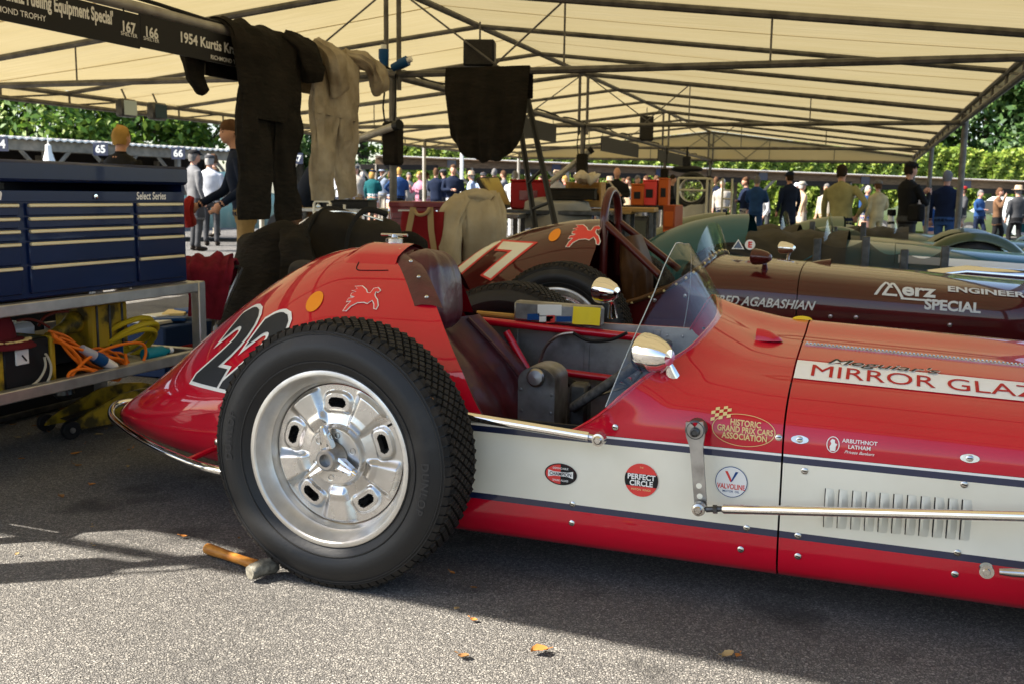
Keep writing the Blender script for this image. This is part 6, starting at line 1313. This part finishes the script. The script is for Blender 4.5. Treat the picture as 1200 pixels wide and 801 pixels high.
# shelters
M['timber'] = mat('brown_timber', (.17,.11,.065), .8, col2=(.10,.065,.04), scale=6, stretch=(1,1,6)); M['greytimber'] = mat('weathered_timber', (.30,.27,.22), .8, col2=(.19,.17,.14), scale=6); M['roofsheet'] = mat('roof_sheet', (.33,.33,.32), .6, col2=(.22,.21,.20), scale=4); M['darkboard'] = mat('dark_boards', (.025,.021,.018), .8)
def shelter(lab, A, B, n_bay, depth, zt, posts_y=True, back=False, corr=False, brace=True, pm='greytimber'):
    """A, B: front roof edge ends (world, z of the roof edge)"""
    s = thing('shelter', lab, 'shelter', (A.x, A.y, 0)); d = (B-A); dn = Vector((d.x, d.y, 0)).normalized(); bk = Vector((-dn.y, dn.x, 0)); bk = bk if bk.dot(Vector((A.x, A.y, 0))) > 0 else -bk
    mb = MB(); nn = 120
    def zc_(k): return .018*(1 if k % 2 else -1) if corr else 0
    mb.grid([[A+d*k/nn+Vector((0,0,.10+zc_(k)))-bk*.18, A+d*k/nn+Vector((0,0,.22+zc_(k)))+bk*depth] for k in range(nn+1)]); mb.grid([[A+d*k/nn+Vector((0,0,.14+zc_(k)))-bk*.18, A+d*k/nn+Vector((0,0,.26+zc_(k)))+bk*depth] for k in range(nn+1)][::-1]); mb.grid([[A+d*k/nn+Vector((0,0,.14+zc_(k)))-bk*.18, A+d*k/nn+Vector((0,0,.10+zc_(k)))-bk*.18] for k in range(nn+1)], 1)
    mb.build('roof', [M['roofsheet'], M['white'] if corr else M['timber']], s, 0)
    for off in (0, depth): 
        mb = MB(); R = Matrix.Rotation(math.atan2(d.y, d.x), 3, 'Z') @ Matrix.Rotation(-math.atan2(d.z, math.hypot(d.x, d.y)), 3, 'Y'); mb.box((A+B)/2+bk*off+Vector((0,0,-.02+(.12 if off else 0))), (d.length,.09,.24), R, b=.01); mb.build('beam', M['timber'] if not corr else M['greytimber'], s)
    for k in range(n_bay+1):
        for off in (0, depth):
            p = A+d*k/n_bay+bk*off; gz = ground_z(p.x, p.y); mb = MB(); mb.box((p.x,p.y,(gz+p.z-.12)/2), (.12,.12,p.z-.12-gz), b=.01); po = mb.build('post', M[pm], s)
            if off == 0 and brace:
                for sg in (-1, 1): mb = MB(); mb.tube([Vector((p.x,p.y,p.z-.75)), Vector((p.x,p.y,p.z-.12))+dn*sg*.6], .05, 4); mb.build('knee_brace', M[pm], po)
    if back: mb = MB(); c_ = (A+B)/2+bk*(depth+.1); mb.box((c_.x,c_.y,(A.z+B.z)/2-.42), (d.length,.04,1.15), Matrix.Rotation(math.atan2(d.y, d.x), 3, 'Z')); mb.build('shade_board', M['darkboard'], s)  # dark sheet added to stand for the shade inside the shelter
    return s, A, d, bk
A, B = far(440, 188, 31.5), far(1320, 223, 32.5); sh1 = shelter('long open timber shelter running along the hedge', A, B, 8, 2.6, 0)
for k in range(22):
    if k % 3 == 0 and k < 21: p = A+(B-A)*(k+.7)/22; mb = MB(); mb.box(p+Vector((0,-.05,-.19)), ((B-A).length/22*2.2,.03,.16), Matrix.Rotation(math.atan2((B-A).y,(B-A).x),3,'Z'), b=.004); mb.build('name_board', M['darkboard'], sh1[0])
    if k % 3 == 2: p = A+(B-A)*(k+.2)/22; mb = MB(); mb.box(p+Vector((0,-.08,.0)), (.28,.03,.30), Matrix.Rotation(math.atan2((B-A).y,(B-A).x),3,'Z'), b=.004); mb.build('number_board', M['navy'], sh1[0])
A, B = far(-150, 159, 19.5), far(330, 186, 28.5); sh2 = shelter('timber shelter with a corrugated roof edge and boards 65 and 66', A, B, 6, 3.2, 0, back=True, corr=True)
for lab, tx, (px, py), D_ in (('navy number board reading 65 beside the blond man', '65', (118,175), 23.4), ('navy number board reading 66 at the post past the blond man', '66', (209,180), 25.2), ('navy number board reading 64 next to the left marquee post', '64', (0,169), 21.2), ('navy number board reading 67 between the two hanging overalls', '67', (348,186), 28.0)):
    p = far(px, py, D_-.35); t = thing('number_board', lab, 'sign', tuple(p)); mb = MB(); mb.box(p, (.34,.03,.30), Matrix.Rotation(-.36,3,'Z') if False else Matrix.Rotation(.36,3,'Z'), b=.004); mb.build('plate', M['navy'], t); mb = MB(); Rz = Matrix.Rotation(.36,3,'Z'); put2d(mb, scl(text2d(tx, .24, .03, 0, 'CENTER'), 1, 1, 0, -.08), lambda u, v: p+Rz @ Vector((u,-.018,v))); mb.build('digits', M['white'], t, 0)
p = far(57, 181, 22); t = thing('bell_lamp', 'white bell shaped lamp hanging under the corrugated shelter', 'lamp', tuple(p)); mb = MB(); mb.lathe([(.012,.42),(.012,.22),(.06,.20),(.07,.06),(.11,-.08),(.135,-.15),(.125,-.15),(.06,.05)], 20, Matrix.Translation(p)); mb.build('shade', M['white'], t); mb = MB(); mb.ball(p+Vector((0,0,-.05)), .045, 10, 8); mb.build('bulb', M['white'], t)
p = far(541, 240, 27); t = thing('white_pole', 'thin white pole standing in front of the hedge beside the dark suited man', 'pole', (p.x,p.y,ground_z(p.x,p.y))); mb = MB(); mb.tube([(p.x,p.y,ground_z(p.x,p.y)),(p.x,p.y,2.2)], .05, 8); mb.build('tube', M['white'], t); mb = MB(); mb.lathe([(.0002,.06),(.06,.04),(.06,0),(.0002,0)], 12, Matrix.Translation((p.x,p.y,2.2))); mb.build('cap', M['white'], t)
# cars parked beyond
def saloon(lab, p, rz, m_, L_=4.1):
    c = thing('parked_car', lab, 'car', (p.x,p.y,ground_z(p.x,p.y)), rz); prof = [(-2.05,.45),(-2.0,.78),(-1.45,.88),(-1.0,.92),(-.62,1.36),(.35,1.42),(.95,.98),(1.75,.86),(2.02,.70),(2.05,.42)]; rows = []
    for i, (x, z) in enumerate(prof): k = 1. if z < 1 else .8; rows.append([(x,-.80,.28),(x,-.83,.55),(x,-.80*(.98),min(z,.88)),(x,-.78*k,z),(x,0,z+.02),(x,.78*k,z),(x,.80*.98,min(z,.88)),(x,.83,.55),(x,.80,.28)])
    mb = MB(); mb.grid(rows); mb.add(rows[0], [tuple(range(9))]); mb.add(rows[-1], [tuple(range(8,-1,-1))]); mb.build('body', m_, c, 30, local=True)
    for sg in (-1, 1):
        for x0, x1 in ((-.85,-.18),(-.10,.62)): mb = MB(); mb.add([(x0+.1,sg*.815,.93),(x1+(.12 if x1 > .5 else 0),sg*.815,.93),(x1-.12 if x1 > .5 else x1,sg*.70,1.30),(x0+.24 if x0 < -.5 else x0+.1,sg*.70,1.30)], [(0,1,2,3)]); mb.build('window', M['dark'], c, 0, local=True)
        for x in (-1.3,1.28): mb = MB(); mb.lathe([(.0002,.1),(.20,.1),(.30,.09),(.31,.0),(.30,-.09),(.0002,-.1)], 24, axis_frame((x,sg*.76,.31), (0,1,0)), [1,0,0,0,0]); mb.build('wheel', [M['rubber'], M['steel']], c, local=True)
        mb = MB(); mb.ball((2.0,sg*.58,.64), (.08,.11,.09), 12, 8); mb.build('headlight', M['chrome'], c, local=True)
    mb = MB(); mb.add([(.40,-.62,1.36),(.40,.62,1.36),(.93,.70,1.0),(.93,-.70,1.0)], [(0,1,2,3)]); mb.build('windscreen', M['dark'], c, 0, local=True)
    return c
saloon('pale grey vintage saloon parked under the shelter behind the walkers', far(1185, 262, 31), 2.6, mat('pale_grey_paint', (.32,.36,.36), .35, coat=.6)); saloon('dark green vintage saloon parked under the shelter beside the knee braced post', far(1090, 262, 31.5), 2.9, M['olive'])
saloon('pale teal vintage saloon parked behind the man in khaki trousers', far(262, 262, 21), .5, mat('pale_teal_paint', (.06,.13,.14), .3, coat=.8))
# ------------------------------------------------------------------ people
def pm(name, c, r_=.85): return mat(name, c, r_, col2=tuple(v*.72 for v in c), scale=7, bump=.004, bscale=14, spec=.15)
SK = [mat('skin_fair', (.50,.27,.19), .55), mat('skin_tan', (.40,.20,.12), .55)]
C_ = dict(black=pm('cloth_black', (.010,.010,.011)), navy=pm('cloth_navy', (.008,.014,.035)), blue=pm('cloth_blue', (.02,.06,.17)), jeans=pm('cloth_denim', (.03,.07,.17)), khaki=pm('cloth_khaki', (.33,.22,.095)), cream=pm('cloth_cream', (.50,.42,.24)), olive=pm('cloth_olive', (.30,.27,.12)), white=pm('cloth_white', (.62,.63,.66)), grey=pm('cloth_grey', (.16,.16,.165)), dgrey=pm('cloth_dark_grey', (.055,.056,.06)), teal=pm('cloth_teal', (.008,.09,.10)), pink=pm('cloth_pink', (.45,.18,.25)), brown=pm('cloth_brown', (.14,.075,.04)), paleblue=pm('cloth_pale_blue', (.36,.44,.58)), beige=pm('cloth_beige', (.45,.33,.22)), red=pm('cloth_red', (.30,.02,.02)), stone=pm('cloth_stone', (.42,.38,.32)))
HR = dict(blond=pm('hair_blond', (.40,.24,.07)), dark=pm('hair_dark', (.025,.016,.010)), grey=pm('hair_grey', (.17,.16,.15)), brown=pm('hair_brown', (.10,.05,.025)), white=pm('hair_white', (.36,.34,.32)))
SHOE = pm('shoe_leather', (.02,.014,.010), .5)
ARM = dict(hang=((.255,.03,1.13),(.265,-.05,.88)), fold=((.26,-.06,1.14),(.03,-.24,1.14)), hip=((.42,.10,1.17),(.22,.02,.98)), phone=((.25,-.14,1.12),(.09,-.30,1.28)), face=((.26,-.16,1.22),(.10,-.20,1.52)), swing=((.26,.14,1.15),(.25,.16,.92)), swingf=((.25,-.08,1.15),(.22,-.26,.98)), reach=((.26,-.16,1.12),(.24,-.42,1.02)), hold=((.27,.0,1.12),(.20,-.22,1.0)), down=((.30,-.12,1.10),(.34,-.30,.86)))
def person(lab, px, D_, H, yaw, top, legs, armL='hang', armR='hang', hair='brown', hat=None, lean=0., walk=0., skirt=None, coat=0., skin=0, vox=.024, pos=None, extra=None, bald=False, look=0., shirt=None, lean_side=0., group=None):
    b = pos if pos is not None else far(px, 240, D_); gz = ground_z(b.x, b.y); root = thing('person', lab, 'person', (b.x, b.y, gz), yaw, group); k = H/1.75
    mb = MB(); lab_ = []
    def mark(i): lab_.extend([i]*(len(mb.v)-len(lab_)))
    hipz = .93
    def T(p):
        p = Vector(p)
        if p.z > hipz-.02: q = Matrix.Rotation(lean, 3, 'X') @ Matrix.Rotation(lean_side, 3, 'Y') @ (p-Vector((0,0,hipz))); p = q+Vector((0,0,hipz))
        return p*k
    def loft(secs, i):
        rows = []
        for (z, w_, d_, yo) in secs: rows.append([T((w_/2*math.copysign(abs(math.cos(a))**.85, math.cos(a)), yo+d_/2*math.copysign(abs(math.sin(a))**.85, math.sin(a)), z)) for a in [2*PI*q/20 for q in range(20)]])
        mb.grid(rows, cv=True); mb.add(rows[0], [tuple(range(19,-1,-1))]); mb.add(rows[-1], [tuple(range(20))]); mark(i)
    hem = .86-coat; loft([(hem,.37+coat*.15,.26+coat*.1,0),(.95,.355,.245,0),(1.08,.345,.235,0),(1.24,.405,.26,.0),(1.36,.425,.245,.01),(1.42,.37,.20,.015),(1.475,.20,.15,.02)], 0)
    loft([(.78,.31,.21,0),(.86,.32,.215,0),(.93,.30,.20,0)], 1)
    mb.tube([T((0,.02,1.44)), T((0,.0,1.57))], .056*k, 12); mark(2)
    hc = Vector((0,-.012,1.648)); Rl = Matrix.Rotation(look, 3, 'Z')
    hq = lambda p: T(Rl @ (Vector(p)-hc)+hc)
    rows = []
    for i in range(13):
        th = PI*i/12; z = -math.cos(th); wv = math.sin(th)
        rows.append([hq((hc.x+.078*wv*math.cos(a)*(1-.16*max(0,-z)), hc.y+(.098*wv*math.sin(a))*(1-.05*max(0,-z))-(.012 if z < -.2 else 0)*wv, hc.z+.120*z)) for a in [2*PI*q/16 for q in range(16)]])
    mb.grid(rows, cv=True); mb.ball(hq((0,-.112,1.640)), (.013*k,.018*k,.022*k), 8, 6)
    for sg in (-1, 1): mb.ball(hq((sg*.078,-.002,1.645)), (.010*k,.020*k,.032*k), 8, 6)
    mb.ball(hq((0,-.095,1.575)), (.028*k,.018*k,.018*k), 8, 6); mark(2)
    for sg, am in ((-1, armL), (1, armR)):
        e, w_ = (ARM[am] if isinstance(am, str) else am); e = Vector((sg*e[0], e[1], e[2])); w_ = Vector((sg*w_[0], w_[1], w_[2])); s_ = Vector((sg*.195,.015,1.40))
        mb.tube(crom([T(s_), T((s_+e)/2+Vector((sg*.012,0,0))), T(e), T((e+w_)/2), T(w_)], 14), [.062*k*(1-.40*i/14) for i in range(15)], 12); mark(0)
        hd = (w_-e).normalized(); T2 = lambda p: T(p); pc = w_+hd*.055; mb.ball(T2(pc), (.040*k,.030*k,.048*k), 10, 8); mb.tube([T2(w_-hd*.02), T2(w_+hd*.04)], .029*k, 10)
        sd = hd.cross(Vector((0,1,0)) if abs(hd.y) < .8 else Vector((1,0,0))).normalized()
        for f_ in range(4): o_ = sd*(f_-1.5)*.019; mb.tube([T2(pc+o_+hd*.02), T2(pc+o_+hd*(.07-.008*abs(f_-1.3))), T2(pc+o_+hd*(.098-.010*abs(f_-1.3))+Vector((0,-.012,0)))], [.0105*k,.0095*k,.008*k], 6)
        mb.tube([T2(pc-sd*.03), T2(pc-sd*.055+hd*.035), T2(pc-sd*.05+hd*.06)], [.012*k,.011*k,.009*k], 6); mark(2)
    for sg in (-1, 1):
        sw = sg*walk; hp_ = Vector((sg*.092,0,.90)); kn = Vector((sg*.10,-.34*max(0,sw)+.12*max(0,-sw)-.02,.50)); an = Vector((sg*.105,-.36*sw+.03+(.10*max(0,-sw)),.095+.07*max(0,-sw)))
        mb.tube(crom([hp_*k, ((hp_+kn)/2)*k, kn*k, ((kn+an)/2)*k, an*k], 14), [(.092-.038*min(1,i/12))*k for i in range(15)], 12); mark(1)
        mb.ball((an+Vector((0,-.07,-.055)))*k, (.048*k,.135*k,.045*k), 12, 8); mark(3)
    if skirt is not None: loft([(skirt,.46,.34,0),(.80,.40,.29,0),(.95,.34,.23,0)], 4)
    tmp = bpy.data.meshes.new('tmp'); tmp.from_pydata([tuple(v) for v in mb.v], [], mb.f); to = bpy.data.objects.new('tmp', tmp); COL.objects.link(to); md_ = to.modifiers.new('r', 'REMESH'); md_.mode = 'VOXEL'; md_.voxel_size = vox; md_.use_smooth_shade = True; sm_ = to.modifiers.new('s', 'SMOOTH'); sm_.factor = .5; sm_.iterations = 2
    dg = bpy.context.evaluated_depsgraph_get(); me = bpy.data.meshes.new_from_object(to.evaluated_get(dg)); bpy.data.objects.remove(to)
    kd = kdtree.KDTree(len(mb.v))
    for i, v in enumerate(mb.v): kd.insert(Vector(v), i)
    kd.balance(); bare = skirt is not None and legs is None
    mats_ = [C_[top], SK[skin] if legs is None else C_[legs], SK[skin], SHOE, C_[skirt_c] if (skirt_c := (extra or {}).get('skirt')) else C_[top]]
    me.materials.clear()
    for m_ in mats_: me.materials.append(m_)
    idx = [lab_[kd.find(p.center)[1]] for p in me.polygons]; me.polygons.foreach_set('material_index', idx); me.polygons.foreach_set('use_smooth', [True]*len(idx)); me.name = 'body'; link('body', me, root)
    if vox < .02:
        for sg in (-1, 1):
            hb = MB(); hb.ball(hq((sg*.032,-.094,1.662)), (.012*k,.006*k,.007*k), 10, 6); hb.build('eye', HR['dark'], root, local=True)
            hb = MB(); hb.tube([hq((sg*.015,-.101,1.680)), hq((sg*.034,-.097,1.685)), hq((sg*.052,-.083,1.679))], .004*k, 6); hb.build('eyebrow', HR['brown'], root, local=True)
        hb = MB(); hb.tube([hq((-.025,-.098,1.598)), hq((0,-.106,1.600)), hq((.025,-.098,1.598))], .005*k, 6); hb.build('mouth', pm('lips', (.25,.07,.06)), root, local=True)
    if not bald:
        hb = MB(); rows = []
        for i in range(9):
            th = i/8*PI*.60; rows.append([hq((hc.x+.083*math.sin(th)*math.cos(a), hc.y+.010+.100*math.sin(th)*math.sin(a), hc.z+.018+.116*math.cos(th)+(.036 if math.sin(a) < -.25 else (-.055 if math.sin(a) > .15 else -.01))*(i/8)**2)) for a in [2*PI*q/20 for q in range(20)]])
        hb.grid(rows[::-1], cv=True); hb.v = [tuple(Vector(v)*(1)+Vector((mnoise.noise(Vector(v)*26)*.016,)*3)) for v in hb.v]; hb.build('hair', HR[hair], root, 70, local=True)
    if hat:
        kind, col = hat; hb = MB(); cz = hc.z+.055
        if kind in ('cap', 'flat', 'peak'):
            rows = [[hq((.094*math.cos(a)*math.cos(t*PI/2)**.5*(1.05 if kind == 'flat' else 1), .112*math.sin(a)*math.cos(t*PI/2)**.5-.012*(kind == 'flat'), cz+.085*math.sin(t*PI/2)*(.8 if kind == 'flat' else 1))) for a in [2*PI*q/20 for q in range(20)]] for t in [q/6 for q in range(7)]]; hb.grid(rows, cv=True)
            P = [[hq((.092*math.cos(a)*(1+.05*t), -.105*abs(math.sin(a))*(1+.55*t)-.012, cz+.004-.022*t)) for a in [PI*(.1+.8*q/10) for q in range(11)]] for t in (0,.5,1)]; hb.grid(P); hb.grid([[v-Vector((0,0,.006)) for v in r_] for r_ in P][::-1])
        else:
            hb.lathe([(.165,0),(.168,.006),(.10,.010),(.094,.015),(.088,.10),(.07,.115),(.0002,.105)], 24, Matrix.Translation(hq((0,0,cz-.02))) @ Matrix.Rotation(lean,4,'X')); hb.lathe([(.165,0),(.10,-.002)], 24, Matrix.Translation(hq((0,0,cz-.02))))
        hb.build('hat', C_.get(col) or HR.get(col), root, 60, local=True)
    for nm, prm in (extra or {}).items():
        hb = MB()
        if nm == 'bag': hb.box((prm[0],prm[1],prm[2]), (.30,.12,.26), b=.03); hb.tube([(prm[0],prm[1],prm[2]+.12),(0,-.14*k,1.2*k),(-prm[0]*.5,0,1.45*k)], .012, 6); hb.build('shoulder_bag', C_['black'], root, local=True)
        elif nm == 'lens': hb.lathe([(.0002,-.13),(.045,-.13),(.05,-.10),(.05,.02),(.042,.03),(.042,.10),(.0002,.10)], 18, Matrix.Translation(prm) @ Matrix.Rotation(.15,4,'Y')); hb.build('camera_lens', M['white'], root, local=True); hb = MB(); hb.lathe([(.051,-.04),(.052,.0)], 18, Matrix.Translation(prm) @ Matrix.Rotation(.15,4,'Y')); hb.lathe([(.052,-.11),(.052,-.13),(.0002,-.132)], 18, Matrix.Translation(prm) @ Matrix.Rotation(.15,4,'Y')); hb.box(Vector(prm)+Vector((0,0,.14)), (.13,.09,.10), b=.015); hb.build('camera', C_['black'], root, local=True)
        elif nm == 'carrier': hb.box(prm, (.12,.34,.40), b=.01); hb.tube([(prm[0],prm[1]-.08,prm[2]+.2),(prm[0],prm[1],prm[2]+.33),(prm[0],prm[1]+.08,prm[2]+.2)], .006, 6); hb.build('carrier_bag', C_['white'], root, local=True); hb = MB(); hb.box(Vector(prm)+Vector((.062,0,-.02)), (.006,.24,.22)); hb.box(Vector(prm)+Vector((-.062,0,-.02)), (.006,.24,.22)); hb.build('bag_print', C_['teal'], root, local=True)
        elif nm == 'cloth': cloth(hb, [Vector(prm), Vector(prm)+Vector((.02,-.04,-.12)), Vector(prm)+Vector((0,-.02,-.28))], [.10,.24,.20], [.06,.12,.10], (1,0,0), 22, .02, 12, 3); hb.build('rag', C_['red'], root, local=True)
        elif nm == 'sash': hb.tube(crom([(-.17*k,-.02,1.45*k),(-.05*k,-.155*k,1.28*k),(.12*k,-.15*k,1.10*k),(.19*k,0,.98*k),(.05*k,.15*k,1.15*k),(-.15*k,.13*k,1.36*k),(-.17*k,-.02,1.45*k)], 30), .022, 6); hb.build('shoulder_strap', C_['stone'], root, local=True)
        elif nm == 'longhair': hb.ball(hq((0,.05,1.59)), (.10*k,.07*k,.14*k), 16, 10); hb.build('long_hair', HR[prm], root, local=True)
    return root
pB = PI
person('blond man in a black jacket seen from behind the blue tool chest', 145, 10.2, 1.7, pB, 'black', 'dgrey', hair='blond', vox=.016)
person('man in a navy jumper and khaki trousers reaching forward behind the black overalls', 288, 9.6, 1.74, -.9, 'navy', 'khaki', 'reach', 'hold', 'brown', lean=.16, vox=.016, extra={'cloth': (-.26,-.50,1.02)}, look=.3)
person('man in a dark jacket bending over behind the cream overalls', 352, 10.5, 1.72, pB-.6, 'navy', 'brown', 'hold', 'hold', 'dark', lean=.55, vox=.018)
person('man in a grey coat and dark cap beyond the tool chest', 229, 17.5, 1.74, pB-.5, 'grey', 'dgrey', hat=('flat', 'black'), coat=.30, hair='grey')
person('person in a white top and dark cap beside the man in a grey coat', 247, 19, 1.7, pB+.4, 'white', 'dgrey', hat=('flat', 'dgrey'), hair='white')
person('person in a brown jacket looking past the man in khaki trousers', 252, 22, 1.78, -1.2, 'brown', 'stone', hair='brown')
person('woman in a teal cardigan, white skirt and dark cap with fair hair', 437, 28.5, 1.59, pB, 'teal', None, 'fold', 'hang', 'blond', ('flat', 'navy'), skirt=.52, extra={'skirt': 'white', 'longhair': 'blond'})
person('woman in a pale dress with a shawl beside the woman in teal', 458, 30, 1.56, pB-.8, 'navy', None, 'phone', 'fold', 'brown', skirt=.45, extra={'skirt': 'paleblue'})
person('man in a pale blue shirt and hat behind the woman in teal', 448, 33, 1.69, .3, 'paleblue', 'stone', hat=('hat', 'paleblue'))
person('woman in pink with a black bag by the shelter post', 492, 28.5, 1.57, -.5, 'pink', 'dgrey', 'phone', 'hang', 'blond', extra={'bag': (.22,-.05,.95)})
person('woman in beige trousers standing behind the woman in pink', 479, 31, 1.56, 1.0, 'stone', 'stone', hair='grey')
person('man in a dark blue suit with his back turned beside the white pole', 511, 28, 1.67, pB, 'navy', 'navy', 'fold', 'fold', 'brown')
person('man in a dark blazer and white shirt facing the hedge pole', 531, 25, 1.73, .5, 'navy', 'white', 'fold', 'hang', 'brown')
person('man in white overalls with a belt standing with his back turned', 603, 24, 1.6, pB+.3, 'white', 'white', 'hold', 'hold', 'grey', coat=.1)
person('man with a pale cap hidden behind the framed picture', 579, 30, 1.74, pB, 'brown', 'stone', hair='grey')
person('bald man in a black shirt with a pale strap across his shoulder', 722, 22, 1.71, .4, 'black', 'dgrey', 'fold', 'fold', bald=True, extra={'sash': 1})
person('man with thin grey hair in a pale shirt behind the orange boxes', 746, 25, 1.6, .8, 'paleblue', 'stone', 'phone', 'hang', 'grey')
person('person in a beige top between the bald man and the orange boxes', 736, 27, 1.58, -.4, 'beige', 'dgrey', hair='brown')
person('person in white with brown hair above the red box', 768, 26, 1.62, .9, 'white', 'stone', hair='brown')
person('child in a pale blue top beside the open crate', 706, 23, 1.19, .6, 'paleblue', 'dgrey', hair='brown')
person('man in a navy blazer facing left beside the man in the blue suit', 873, 25, 1.64, -1.0, 'navy', 'stone', 'fold', 'hang', 'brown')
person('man in a blue suit seen from behind with arms folded', 886, 24, 1.66, pB-.2, 'blue', 'blue', 'fold', 'fold', 'grey')
person('man bending in a white shirt near the green cars', 897, 26, 1.49, -.5, 'white', 'dgrey', 'reach', 'reach', 'dark', lean=.5)
person('man in a long navy uniform and peaked cap', 924, 22.5, 1.73, pB+.7, 'navy', 'navy', hair='dark', hat=('peak', 'navy'), coat=.25)
person('woman in a beige coat and pale hat walking behind the man in uniform', 939, 25.5, 1.58, pB-.9, 'beige', 'stone', 'swing', 'swingf', 'white', ('cap', 'stone'), walk=.5, coat=.25)
person('person in blue behind the woman in the beige coat', 933, 28.5, 1.58, .4, 'blue', 'blue', hair='white', hat=('cap', 'white'))
person('person in a light suit half hidden by the man in shirtsleeves', 968, 25, 1.54, -.4, 'stone', 'khaki', hair='grey')
person('man in rolled olive shirtsleeves leaning with one hand on the pale green car', 986, 14.4, 1.6, pB-.25, 'olive', 'navy', ((.40,.08,1.13),(.26,-.02,.96)), ((.30,-.10,1.12),(.34,-.26,.84)), 'dark', vox=.016, lean=.10, lean_side=.06)
person('woman in a blue cardigan and grey skirt by the shelter', 1016, 25.5, 1.53, .7, 'blue', None, 'fold', 'hang', 'white', skirt=.40, extra={'skirt': 'grey'})
person('man in a cream jacket and pale trousers by the marquee corner', 1028, 22.5, 1.6, pB+.6, 'cream', 'cream', 'hold', 'hang', 'brown', ('cap', 'grey'))
person('photographer in a black jacket and flat cap with a white lens at the hip', 1064, 15.2, 1.69, pB-1.0, 'black', 'dgrey', 'phone', 'phone', 'dark', ('flat', 'black'), vox=.016, coat=.04, extra={'lens': (.26,.10,.80), 'bag': (-.30,.05,.95)})
person('man in a navy blazer and blue jeans beside the right marquee post', 1108, 17.5, 1.67, pB-.3, 'navy', 'jeans', hair='grey', vox=.016)
person('child in a blue dress behind the photographer', 1092, 23, 1.21, .5, 'blue', None, skirt=.45, extra={'skirt': 'blue'}, hair='brown')
person('man striding in a dark jacket and pale trousers past the shelter', 1128, 27.5, 1.62, -1.3, 'dgrey', 'stone', 'fold', 'fold', 'brown', ('cap', 'red'), walk=.8, extra={'bag': (.15,-.12,.95)})
person('woman in a brown jacket and scarf raising a hand to her eyes', 1170, 26.5, 1.6, 1.2, 'brown', 'black', 'face', 'hang', 'brown', walk=.3, coat=.15)
person('man in a grey jacket and straw hat carrying a printed bag', 1192, 25.5, 1.64, pB+.5, 'dgrey', 'black', 'hang', 'hang', 'grey', ('hat', 'beige'), walk=.3, coat=.08, extra={'carrier': (-.32,-.05,.62)})
person('man in a straw hat above the dark steel workbench', 652, 26, 1.66, .6, 'stone', 'stone', hair='grey', hat=('hat', 'beige'))
person('woman in red behind the pale prop pole', 634, 29, 1.58, -.3, 'red', 'dgrey', hair='dark')
person('man in a checked brown jacket beside the bald man', 757, 29, 1.66, -.8, 'brown', 'dgrey', 'phone', 'hang', 'brown')
person('man in black looking down behind the orange cabinet', 787, 24, 1.62, 1.2, 'black', 'black', 'fold', 'hang', 'dark')
person('person in a pale jacket beyond the spare wheel rack', 846, 28, 1.62, .2, 'stone', 'navy', hair='white')
person('tall man in navy beyond the cream wheel rack', 838, 31, 1.72, pB, 'navy', 'dgrey', hair='brown')
person('woman in white beside the man in the dark blue suit', 500, 33, 1.60, 2.5, 'white', None, skirt=.45, extra={'skirt': 'pink'}, hair='brown')
person('man in shirtsleeves left of the first marquee post', 402, 24, 1.70, .9, 'white', 'navy', 'phone', 'hang', 'dark')
rnd = random.Random(21); used_ = set(); names_ = dict(black='black', navy='navy', blue='blue', cream='cream', olive='olive', white='white', grey='grey', dgrey='dark-grey', teal='teal', pink='pink', brown='brown', paleblue='pale-blue', beige='beige', red='red', stone='stone', jeans='denim', khaki='khaki')
for px in (372, 388, 418, 425, 468, 520, 552, 566, 590, 618, 662, 676, 697, 714, 730, 775, 1148):
    while True:
        c1, c2 = rnd.choice(['black','navy','blue','cream','white','grey','brown','paleblue','beige','red','pink','stone','teal']), rnd.choice(['dgrey','navy','stone','khaki','jeans','black'])
        if (c1, c2) not in used_: used_.add((c1, c2)); break
    ht = rnd.choice([None, None, None, ('hat', 'beige'), ('flat', 'dgrey'), ('cap', 'white')])
    person('visitor in a %s top and %s trousers%s by the hedge' % (names_[c1], names_[c2], '' if not ht else {'hat': ' and a brimmed hat', 'flat': ' and a flat cap', 'cap': ' and a pale cap'}[ht[0]]), px, rnd.uniform(27.5, 30.5), rnd.uniform(1.52, 1.70), rnd.uniform(-3.1, 3.1), c1, c2, rnd.choice(['hang','fold','phone','hold']), rnd.choice(['hang','hip','swing','hold']), rnd.choice(['grey','brown','dark','white','blond']), ht, walk=rnd.choice([0, 0, .4]), vox=.03)
